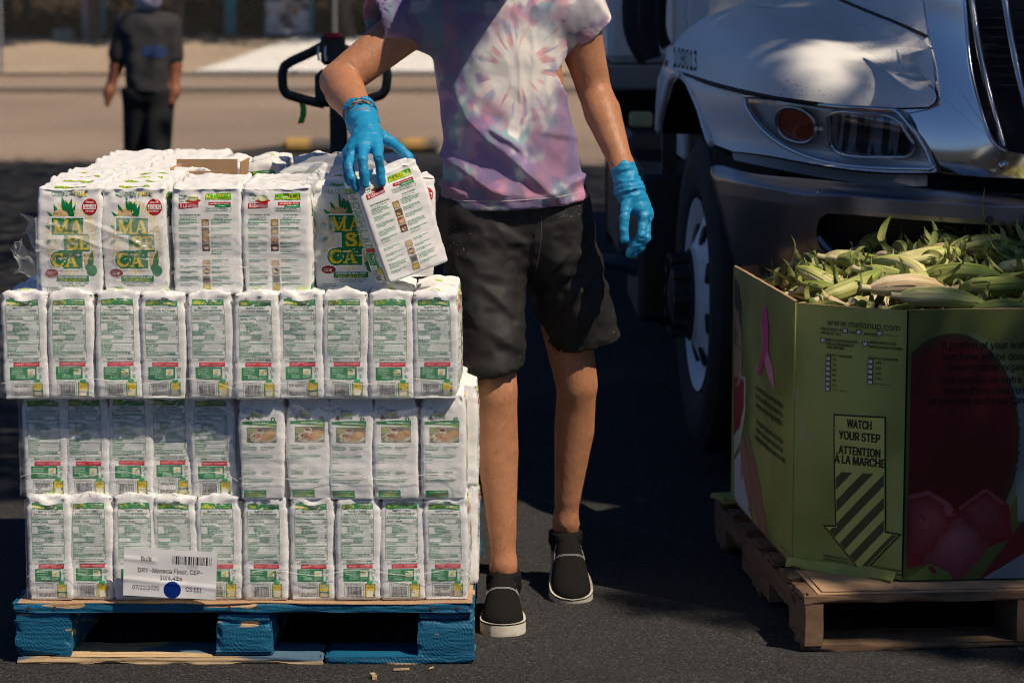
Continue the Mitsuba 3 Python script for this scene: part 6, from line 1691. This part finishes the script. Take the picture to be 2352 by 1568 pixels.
# the other half of the front, mirrored about the truck's middle
MIR = np.diag([-1.0, 1, 1, 1]); MIR[0, 3] = 2 * 1.66
for k in [k for k in scene if k.startswith(truck + '__') and k.split('__')[1].rstrip('_0123456789') in ('fender', 'hood_side', 'hood', 'lower_fender', 'headlight', 'wheel', 'valance', 'bumper', 'fog_recess', 'recess_lip', 'grille_surround', 'grille_back', 'grille_bar', 'arch_lip', 'arch_liner', 'fender_rear')]:
    d_ = scene[k]; W_ = MIR @ (np.array(d_['to_world'].matrix, float) if 'to_world' in d_ else np.eye(4))
    pr = k.split('__'); part('__'.join(pr[:-1]), pr[-1].rstrip('_0123456789'), moved(d_, W_))
U, W = np.meshgrid(np.linspace(1.06, 2.26, 24), np.linspace(0, 1, 20), indexing='ij')
P = np.stack([U, 6.62 + 1.85 * W, 1.405 + .20 * W ** .8 - .25 * (U - 1.66) ** 2 * (1 - .3 * W)], -1)
part(truck, 'hood_center', ply(solid_sheet(P, np.array([0, 0, -.03])), 'm_truckwhite', 35))

# ---------------------------------------------------------------- the pallet jack behind the bags
pbr('m_jackblack', (.012, .020, .022), .45, specular=.4); pbr('m_greentag', (.01, .16, .012), .5); pbr('m_redcap', (.25, .01, .03), .5); pbr('m_tie', (.7, .7, .7), .5)
jk = thing('pallet_jack', 'black powered pallet jack with a wide loop handle behind the flour bags', 'pallet jack')
JY = 8.0
def jp(q, n=60): return unproject(open_curve(q, n // len(q)), np.full(len(open_curve(q, n // len(q))), JY))
lf = [(742, 106), (712, 122), (672, 140), (653, 152), (648, 172), (650, 202), (658, 217), (690, 227), (745, 240)]
rt = [(790, 112), (822, 126), (868, 142), (886, 154), (890, 174), (886, 206), (876, 219), (842, 229), (790, 240)]
for q in (lf, rt):
    p = np.array(q, float); pts = [p[0]]
    for i in range(1, len(p) - 1): pts += list(np.array([p[i] * .75 + p[i - 1] * .25, p[i] * .92 + (p[i - 1] + p[i + 1]) * .04, p[i] * .75 + p[i + 1] * .25]))
    pts.append(p[-1]); pts = np.array(pts)
    part(jk, 'handle_loop', ply(tube(unproject(pts, np.full(len(pts), JY)), .0155, 10), 'm_jackblack', 50))
def jb(name, x0, y0, x1, y1, d, bs, bev=.012, dy=0):
    a, b = at(x0, y1, JY), at(x1, y0, JY); part(jk, name, ply(boxm(a[0], b[0], JY - d / 2 + dy, JY + d / 2 + dy, a[2], b[2], bev), bs, 30))
jb('control_head', 738, 80, 792, 150, .07, 'm_jackblack'); jb('emergency_button', 748, 76, 786, 92, .075, 'm_redcap', .008, -.004); jb('head_plate', 724, 160, 800, 246, .06, 'm_jackblack', .02)
for x in (732, 748): part(jk, 'cable_tie', ply(tube(unproject(np.array([(x, 106), (x - 2, 124), (x + 1, 140)], float), np.full(3, JY - .04)), .0035, 6), 'm_tie'))
a = at(777, 240, JY); part(jk, 'tiller_arm', ply(boxm(a[0] - .028, a[0] + .028, JY - .02, JY + .03, .30, a[2], .008), 'm_jackblack', 30))
part(jk, 'drive_unit', ply(boxm(a[0] - .30, a[0] + .30, JY + .02, JY + .45, .09, .62, .05), 'm_jackblack', 30))
for s in (-1, 1): part(jk, 'fork', ply(boxm(a[0] + s * .2 - .08, a[0] + s * .2 + .08, JY + .45, JY + 1.6, .05, .11, .01), 'm_jackblack', 30))
for s in (-1, 1):
    m = trimesh.creation.cylinder(.10, .08); m.apply_transform(mat((a[0] + s * .18, JY + .2, .10), 0, Q)); part(jk, 'wheel', ply(m, 'm_rubber', 40))
q = np.array([(694, 238), (697, 250), (696, 266), (690, 284)], float); c = unproject(q, np.full(4, JY - .02))
m = solid_sheet(np.stack([c - [.010, 0, 0], c + [.010, 0, 0]], 1), np.array([0, .004, 0])); part(jk, 'hanging_tag', ply(m, 'm_greentag', 30))

# ---------------------------------------------------------------- the second person, far behind
pbr('m_greyshirt', (.030, .030, .036), .9, sheen=.2); pbr('m_darkpants', (.010, .013, .016), .9); pbr('m_mask', (.42, .42, .56), .8); pbr('m_bluemark', (.012, .04, .14), .8); pbr('m_skin2', (.24, .085, .045), .55)
p2 = thing('person', 'person in grey shirt, dark trousers and pale face mask walking far behind the bags', 'person')
PY = 17.0
a2 = lambda x, y, dy=0: P3(*at(x, y, PY + dy))
HEAD2 = a2(345, -22)
def body2(p):
    d = capsule(p, a2(318, 232), a2(312, 380, .1), .085, .065)
    for q in ((a2(368, 232), a2(362, 380, -.1), .085, .065), (a2(312, 378, .1), P3(a2(312, 378)[0], PY + .12, .08), .062, .045), (a2(362, 378, -.1), P3(a2(362, 378)[0], PY - .1, .08), .062, .045), (a2(322, 205), a2(362, 205), .10, .10), (a2(335, 90), a2(345, 200), .10, .10),
              (a2(290, 60), a2(268, 150), .055, .045), (a2(268, 150), a2(250, 212, -.06), .042, .032), (a2(250, 212, -.06), a2(246, 240, -.08), .034, .022), (a2(388, 62), a2(402, 150), .055, .045), (a2(402, 150), a2(402, 212, -.05), .042, .032), (a2(402, 212, -.05), a2(394, 238, -.08), .034, .022),
              (a2(290, 60), a2(388, 60), .05, .05), (a2(342, 50), HEAD2, .06, .065)):
        d = smin(d, capsule(p, *q), .04)
    d = smin(d, ellip(p, HEAD2, (.078, .098, .118)), .03)
    for s in (0, 1):
        c = P3(a2((312, 362)[s], 380)[0], PY + (.02, -.20)[s], .05); d = smin(d, ellip(p, c, (.05, .14, .05)), .03)
    return d
lo, hi = (-3.05, 16.6, -.02), (-2.10, 17.4, 1.86)
m = soften(nets(body2, lo, hi, .017), 4); part(p2, 'body', ply(m, 'm_skin2', True))
def shirt2(p):
    d = smin(capsule(p, a2(338, 80), a2(342, 200), .165, .160), capsule(p, a2(288, 56), a2(390, 58), .075, .075), .08)
    d = smin(d, capsule(p, a2(290, 60), a2(272, 128), .078, .072), .04); d = smin(d, capsule(p, a2(388, 62), a2(399, 128), .078, .072), .04)
    d = np.maximum(d, np.abs(p[:, 1] - PY) - .145)
    return np.maximum(d, float(a2(340, 216)[2]) - p[:, 2])
m = soften(nets(shirt2, lo, hi, .017), 4); m.vertices += m.vertex_normals * (.03 * (meshkit.fbm(m.vertices * 8, 3) - .5))[:, None]; part(p2, 'shirt', ply(m, 'm_greyshirt', True)); S2 = m
def pants2(p):
    d = smin(capsule(p, a2(316, 225), a2(311, 380, .1), .104, .082), capsule(p, a2(368, 225), a2(363, 380, -.1), .104, .082), .05)
    d = smin(d, capsule(p, a2(311, 378, .1), P3(a2(311, 378)[0], PY + .12, .10), .090, .080), .03); d = smin(d, capsule(p, a2(363, 378, -.1), P3(a2(363, 378)[0], PY - .1, .10), .090, .080), .03)
    return np.maximum(smin(d, capsule(p, a2(325, 205), a2(360, 205), .135, .135), .05), p[:, 2] - float(a2(340, 200)[2]))
m = soften(nets(pants2, lo, hi, .017), 4); part(p2, 'trousers', ply(m, 'm_darkpants', True))
m = nets(lambda p: smax(ellip(p, HEAD2 + P3(0, -.03, -.07), (.080, .095, .085)), -(HEAD2[2] - .02 - p[:, 2]), .01), HEAD2 - .2, HEAD2 + P3(.2, .2, .1), .012); part(p2, 'face_mask', ply(m, 'm_mask', True))
m = nets(lambda p: smax(ellip(p, HEAD2 + P3(0, .02, .03), (.086, .106, .108)), -(p[:, 2] - HEAD2[2] - .03 - .7 * (HEAD2[1] - p[:, 1])), .02), HEAD2 - .2, HEAD2 + .2, .012); part(p2, 'hair', ply(m, 'm_hair', True))
c = affinity.scale(Point(at(362, 118, PY)[[0, 2]]).buffer(1, 12), .085, .045); v, f = trimesh.creation.triangulate_polygon(c, engine='earcut'); v, f = trimesh.remesh.subdivide_to_size(np.c_[v, v[:, 0] * 0], f, .02)
part(p2, 'shirt_print', ply(trimesh.Trimesh(on_front(S2, v[:, :2], .006), f, process=False), 'm_bluemark', True))

# ---------------------------------------------------------------- chain link fence and what stands behind it
pbr('m_galv', (.30, .30, .31), .5, metallic=.4); pbr('m_wire', (.055, .053, .05), .7)
fe = thing('chain_link_fence', 'long galvanised chain link fence at the far edge of the pavement', 'fence')
FYY = 57.0
w = []
for k in range(-60, 330):
    x0 = -14.5 + k * .085
    for s in (1, -1):
        a, b = np.array([x0, FYY, .13]), np.array([x0 + s * 1.9, FYY, 2.05])
        w.append(tube([a, b],   .0030, 3, False))
scene[f'{fe}__wire_mesh'] = ply(cat(w), 'm_wire'); labels[f'{fe}__wire_mesh'] = {'kind': 'stuff'}
for px in (4, 770, 1536, -762, 2302): c = at(px, 188, FYY)[0]; part(fe, 'post', ply(tube([(c, FYY + .03, .1), (c, FYY + .03, 2.12)], .042, 10), 'm_galv', 40))
part(fe, 'top_rail', ply(tube([(-22, FYY + .03, 2.08), (16, FYY + .03, 2.08)], .025, 8), 'm_galv', 40))
part(fe, 'bottom_strip', ply(boxm(-22, 16, FYY + .01, FYY + .06, .11, .17), 'm_darkmetal'))  # dark strip along the foot of the wire mesh
sg = thing('poster_board', 'pale poster board with smudged print beyond the fence', 'sign'); pbr('m_poster', proc(lambda p, n, uv: mix(mix((.78, .76, .76), (.40, .16, .10), smoothstep(.56, .68, fbm(p.x * 5, 0, p.z * 5, 3))), (.05, .05, .05), smoothstep(.58, .66, fbm(p.x * 4 + 9, 3, p.z * 4, 3)))), .7)
a, b = at(612, 84, 67.5), at(708, -28, 67.5); part(sg, 'board', ply(boxm(a[0], b[0], 67.48, 67.52, a[2], b[2]), 'm_poster')); pbr('m_teal', (.04, .36, .40), .7); part(sg, 'frame', ply(boxm(a[0] - .04, b[0] + .12, 67.53, 67.58, a[2] - .15, b[2] + .1), 'm_teal'))
for k, (px, y0, y1, wd) in enumerate(((528, -60, 66, 12), (230, -60, 50, 10), (320, -60, 20, 8))):
    t = thing('teal_post', ['wide teal post standing between the poster board and the walking person', 'teal post at the left of the walking person', 'thin teal post behind the walking person'][k], 'post', 'teal posts beyond the fence')
    a, b = at(px - wd, y1, 68.5), at(px + wd, y0, 68.5); part(t, 'pole', ply(boxm(a[0], b[0], 68.45, 68.6, a[2] - .5, b[2] + 1, .02), 'm_teal'))
t = thing('light_pole', 'grey metal pole beyond the fence left of the walking person', 'pole'); c = at(198, 108, 66.6); part(t, 'shaft', ply(tube([(c[0], 66.6, .7), (c[0], 66.6, 5)], [.11, .09], 12), 'm_galv', 40))
t = thing('litter_bin', 'pale grey bin standing in the dark shade beyond the fence', 'bin'); a, b = at(122, 122, 66.0), at(166, 66, 66.0); m = boxm(a[0], b[0], 66.0, 66.5, a[2], b[2], .04); part(t, 'drum', ply(m, 'm_greytrim', 30)); part(t, 'lid', ply(boxm(a[0] - .02, b[0] + .02, 65.98, 66.52, b[2] + .002, b[2] + .05, .02), 'm_darkmetal', 30))
t = thing('low_wall', 'long low dark wall along the top of the sandy bank', 'wall'); part(t, 'wall_body', ply(boxm(-16, 14, 67.0, 67.3, .5, 1.02, .02), 'm_darkmetal'))
t = thing('stucco_wall', 'brown stucco wall behind the trees beyond the fence', 'wall'); pbr('m_stucco', proc(lambda p, n, uv: mix((.05, .034, .024), (.10, .065, .045), fbm(p.x * .6, 1, p.z * .9, 3))), .95); part(t, 'wall_body', ply(boxm(-20, 20, 76, 76.4, .6, 3.2, .03), 'm_stucco'))
ws = thing('wheel_stop', 'yellow painted concrete wheel stop on the asphalt edge behind the pallet jack', 'wheel stop'); pbr('m_yellowpaint_shade', proc(lambda p, n, uv: mix((.40, .24, .07), (.10, .09, .085), smoothstep(.02, .12, dr.abs(p.x + 2.30) - .14 + .1 * noise(p.x * 9, p.y * 9, p.z * 9)) * smoothstep(.02, .2, dr.abs(p.x + 1.05) - .01))), .8)  # yellow where the sun catches it; dark grey colours in the shaded stretches
a, b = at(650, 342, 26.0), at(1010, 342, 26.0); part(ws, 'block', ply(boxm(a[0], b[0], 25.9, 26.2, 0, .15, .05), 'm_yellowpaint_shade', 30))

# ---------------------------------------------------------------- trees
def leaf_mat(key, lo, hi):
    scene[key] = {'type': 'principledthin', 'base_color': proc(lambda p, n, uv: mix(lo, hi, noise(p.x * 1.7, p.y * 1.7, p.z * 1.7) * .6 + .4 * noise(p.x * 31, p.y * 31, p.z * 31))), 'roughness': .45, 'diff_trans': .7, 'spec_trans': 0.0}


leaf_mat('m_leafdark', (.016, .032, .009), (.045, .075, .02)); leaf_mat('m_leafyellow', (.05, .06, .012), (.15, .15, .03)); leaf_mat('m_leafconifer', (.012, .026, .012), (.03, .05, .022))
pbr('m_bark', proc(lambda p, n, uv: mix((.05, .035, .025), (.13, .10, .075), fbm(p.x * 14, p.y * 14, p.z * 3, 3))), .95)


def leaves(C, size, r):
    """Leaf-sized folded quads round the points C."""
    n = len(C); d = r.normal(size=(n, 3)); d /= np.linalg.norm(d, axis=1, keepdims=True)
    e = np.cross(d, r.normal(size=(n, 3))); e /= np.linalg.norm(e, axis=1, keepdims=True); s = size * r.uniform(.6, 1.25, (n, 1))
    v = np.stack([C - d * s, C + e * s * .42, C + d * s, C - e * s * .42], 1).reshape(-1, 3); k = np.arange(n)[:, None] * 4
    return trimesh.Trimesh(v, np.vstack([k + [0, 1, 2], k + [0, 2, 3]]), process=False)


def limb(a, b, r0, r1, seed, n=10, wob=.12):
    t = np.linspace(0, 1, n)[:, None]; L = np.linalg.norm(np.subtract(b, a))
    w = (meshkit.fbm(np.c_[t * 3 + seed, t * 0, t * 0 + 1], 2)[:, None] - .5) * wob * L * np.sin(np.pi * t); w2 = (meshkit.fbm(np.c_[t * 3 - seed, t * 0, t * 0 + 7], 2)[:, None] - .5) * wob * L * np.sin(np.pi * t)
    p = np.asarray(a) + t * np.subtract(b, a) + np.hstack([w, w2, w * 0])
    return tube(p, r0 + (r1 - r0) * t[:, 0], 8)


def tree(label, x, y, z0, h, R, nl, size, leaf, seed, crown_lo=.35, group='trees', conifer=False, key='tree'):
    r = np.random.default_rng(seed); t = thing(key, label, 'tree', group)
    tops = [np.array([x + R * .6 * math.cos(a), y + R * .6 * math.sin(a), z0 + h * u]) for a, u in zip(np.arange(7) * 2.4 + seed, r.uniform(.5, .95, 7))]
    part(t, 'trunk', ply(limb((x, y, z0 - .1), (x, y, z0 + h * (.95 if conifer else .62)), .035 * h * .6, .02 * h * .3, seed), 'm_bark', 40))
    if conifer:
        u = r.uniform(.12, 1, nl) ** .8; a = r.uniform(0, 2 * np.pi, nl); rad = R * (1 - u) * (.35 + .65 * np.abs(np.sin(u * 24))) * r.uniform(.5, 1, nl)
        C = np.c_[x + rad * np.cos(a), y + rad * np.sin(a), z0 + h * u - rad * .25]
    else:
        for j, q in enumerate(tops[:5]): part(t, 'limb', ply(limb((x, y, z0 + h * (.30 + .06 * j)), q, .012 * h, .004 * h, seed + j), 'm_bark', 40))
        cl = [(np.array([x, y, z0 + h * (crown_lo + 1) / 2]) + r.normal(size=3) * [R * .55, R * .55, h * (1 - crown_lo) * .26], r.uniform(.3, .55) * R) for _ in range(16)] + [(q, .4 * R) for q in tops]
        idx = r.integers(0, len(cl), nl); dv = r.normal(size=(nl, 3)); dv /= np.linalg.norm(dv, axis=1, keepdims=True)
        C = np.array([cl[i][0] for i in idx]) + dv * (np.array([cl[i][1] for i in idx]) * r.uniform(.4, 1, nl) ** .5)[:, None]
        C = C[C[:, 2] > z0 + .1]
    part(t, 'crown', ply(leaves(C, size, r), leaf))


# beyond the fence
for k, (px, Y, h, R, lf, lab) in enumerate(((60, 70, 6, 2.6, 'm_leafdark', 'dark tree at the far left beyond the fence'), (-160, 72, 6, 2.6, 'm_leafdark', 'dark tree outside the left edge beyond the fence'), (440, 72, 5.5, 2.4, 'm_leafyellow', 'yellowish tree right behind the walking person'),
                                            (560, 71, 6.5, 2.2, 'm_leafdark', 'dark tree between the teal post and the poster board'), (780, 72, 6, 2.4, 'm_leafyellow', 'yellowish tree right of the poster board'), (930, 71, 6.5, 2.5, 'm_leafdark', 'dark tree beyond the fence left of the tie-dye shirt'), (1150, 73, 6, 2.8, 'm_leafdark', 'dark tree beyond the fence behind the tie-dye shirt'), (1400, 73, 6, 2.8, 'm_leafdark', 'dark tree beyond the fence left of the truck'))):
    c = at(px, 90, Y); tree(lab, c[0], Y, .85, h, R, 9000, .13, lf, 300 + k, .0, 'trees beyond the fence')
for k, (px, off) in enumerate(((-120, 0), (90, 1.5), (480, 0), (860, 2), (1260, 0), (1650, 1))):  # crowns added above the view to darken the bank and wall
    c = at(px, 90, 64 + off); tree(f'large tree added for shade over the bank beyond the fence, {ORD[k]} from the left', c[0] + 3.6, 65.5 + off, .8, 9, 4.2, 9000, .20, 'm_leafdark', 350 + k, .45, 'trees beyond the fence')
C = []
for k, px in enumerate(np.arange(-100, 1500, 45)):
    c = at(px, 90, 69.5); C.append(c + rng.normal(size=(700, 3)) * [.35, .3, .32] + [0, 0, .25])
C = np.vstack(C); C = C[C[:, 2] > .9]; m = leaves(C, .09, rng); scene['hedge_plants'] = ply(m, 'm_leafdark'); labels['hedge_plants'] = {'kind': 'stuff', 'label': 'low dark planting along the wall beyond the fence', 'category': 'plants'}
# behind the camera: what the chrome mirrors
for k, (x, y, h, R, con) in enumerate(((-9, -16, 11, 2.0, True), (-3.5, -22, 13, 2.2, True), (6, -19, 9, 3.4, False), (13, -15, 9, 3.4, False), (-17, -20, 9, 3.6, False), (21, -22, 10, 3.8, False), (2, -30, 12, 2.2, True))):
    tree(['slender conifer behind the camera, nearest the left', 'tall conifer behind the camera', 'round tree behind the camera', 'round tree behind the camera to the right', 'round tree far left behind the camera', 'round tree far right behind the camera', 'farthest conifer behind the camera'][k], x, y, 0, h, R, 7000, .16, 'm_leafconifer' if con else 'm_leafdark', 330 + k, .3, 'trees behind the camera', con)

# ---------------------------------------------------------------- unseen shade trees, their crowns shaped to cast a set shade pattern
KX, KY = SUN[0] / SUN[2], SUN[1] / SUN[2]                    # along the sun's ray per metre of height


def in_shade(a, b):
    """Where on the ground (a, b) the crowns cast their shade: 0 open .. 1 deep."""
    nz = meshkit.fbm(np.stack([a * 1.1, b * 1.1, a * 0], -1), 3) - .5
    s = np.zeros_like(a)
    rim = 5.72 - .66 * (np.clip(a, -.2, 1.4) - .15) + .12 * nz
    s = np.maximum(s, sstep(-.02, .10, np.minimum(b - rim - .05, a - .21 + .10 * nz)))
    s = np.maximum(s, sstep(6.98, 7.25, b + .25 * nz))
    s *= 1 - sstep(1.15, .75, np.hypot((a - .36) / .36, (b - 6.25) / .34))          # sun on the corn
    s *= 1 - sstep(1.2, .5, np.hypot((a - .11) / .23, (b - 7.38) / .17))             # sun on the fender
    s *= 1 - .9 * sstep(1.2, .8, np.hypot((a + 3.15) / .35, (b - 17.45) / .5))       # sun on the far person
    s *= 1 - .85 * sstep(1.2, .6, np.hypot((a + 1.3) / .4, (b - 6.75) / .28))        # a patch beside the stack
    s *= 1 - .85 * sstep(1.2, .6, np.hypot((a - .12) / .50, (b - 6.86) / .13))       # dapples behind the legs
    s *= 1 - .8 * sstep(1.2, .6, np.hypot((a - .35) / .45, (b - 6.52) / .07))
    s *= sstep(25.6, 23.0, b + 1.2 * nz) * sstep(6.5, 5.0, np.abs(a + .5) + .8 * nz)
    return s


SHADE = [('unseen broad shade tree right of the camera over the carton and truck', 6.3, 2.6, 7.6), ('unseen shade tree at the right beyond the truck', 7.6, 9.5, 8.0), ('unseen shade tree at the far right over the asphalt', 8.0, 16.5, 8.0), ('unseen shade tree at the left over the asphalt', -6.6, 12.5, 8.2)]
r = np.random.default_rng(77)
N = 420_000
a, b, z = r.uniform(-7, 6.2, N), r.uniform(5.2, 25.5, N), r.uniform(5.4, 8.4, N)
z = np.where(r.random(N) < .6, 5.6 + 2.4 * meshkit.noise(np.stack([a * .9, b * .9, a * 0 + 3], -1)) + r.normal(0, .16, N), z)
s = in_shade(a, b)
clump = meshkit.fbm(np.stack([a * 2.2, b * 2.2, a * 0 + 5], -1), 2)
far = sstep(9, 13, b)
near = 2.2 * np.exp(-((a - .2) / .7) ** 2 - ((b - 7.95) / .5) ** 2)
keep = r.random(N) < s * (.42 + .75 * clump + .4 * near) * (.62 - .42 * far)
C = np.stack([a + KX * z, b + KY * z, z], -1)[keep]
who = np.argmin(np.stack([np.hypot(C[:, 0] - x, C[:, 1] - y) for _, x, y, _ in SHADE]), axis=0)
for k, (lab, x, y, h) in enumerate(SHADE):
    t = thing('shade_tree', lab, 'tree', 'shade trees'); Ck = C[who == k]
    part(t, 'trunk', ply(limb((x, y, -.1), (x, y, 4.6), .24, .15, 400 + k), 'm_bark', 40))
    if len(Ck):
        pick = []
        for q in Ck[r.choice(len(Ck), 260, replace=False)]:
            ln_ = np.array([x, y, 3.6]) + np.linspace(.08, 1, 24)[:, None] * (q - [x, y, 3.6])
            la, lb = ln_[:, 0] - KX * ln_[:, 2], ln_[:, 1] - KY * ln_[:, 2]
            dm = np.minimum(*[np.minimum(in_shade(la + o, lb), in_shade(la, lb + o)) for o in (-.22, .22)])
            if (np.maximum(dm, (la > 1.6) | (lb < 4.6)) > .5).all(): pick.append(q)
            if len(pick) == 13: break
        for j, q in enumerate(pick): part(t, 'limb', ply(limb((x, y, 3.2 + .1 * j), q, .075, .018, 410 + k * 20 + j), 'm_bark', 40))
        part(t, 'crown', ply(leaves(Ck, .085 if True else .1, r), 'm_leafdark'))
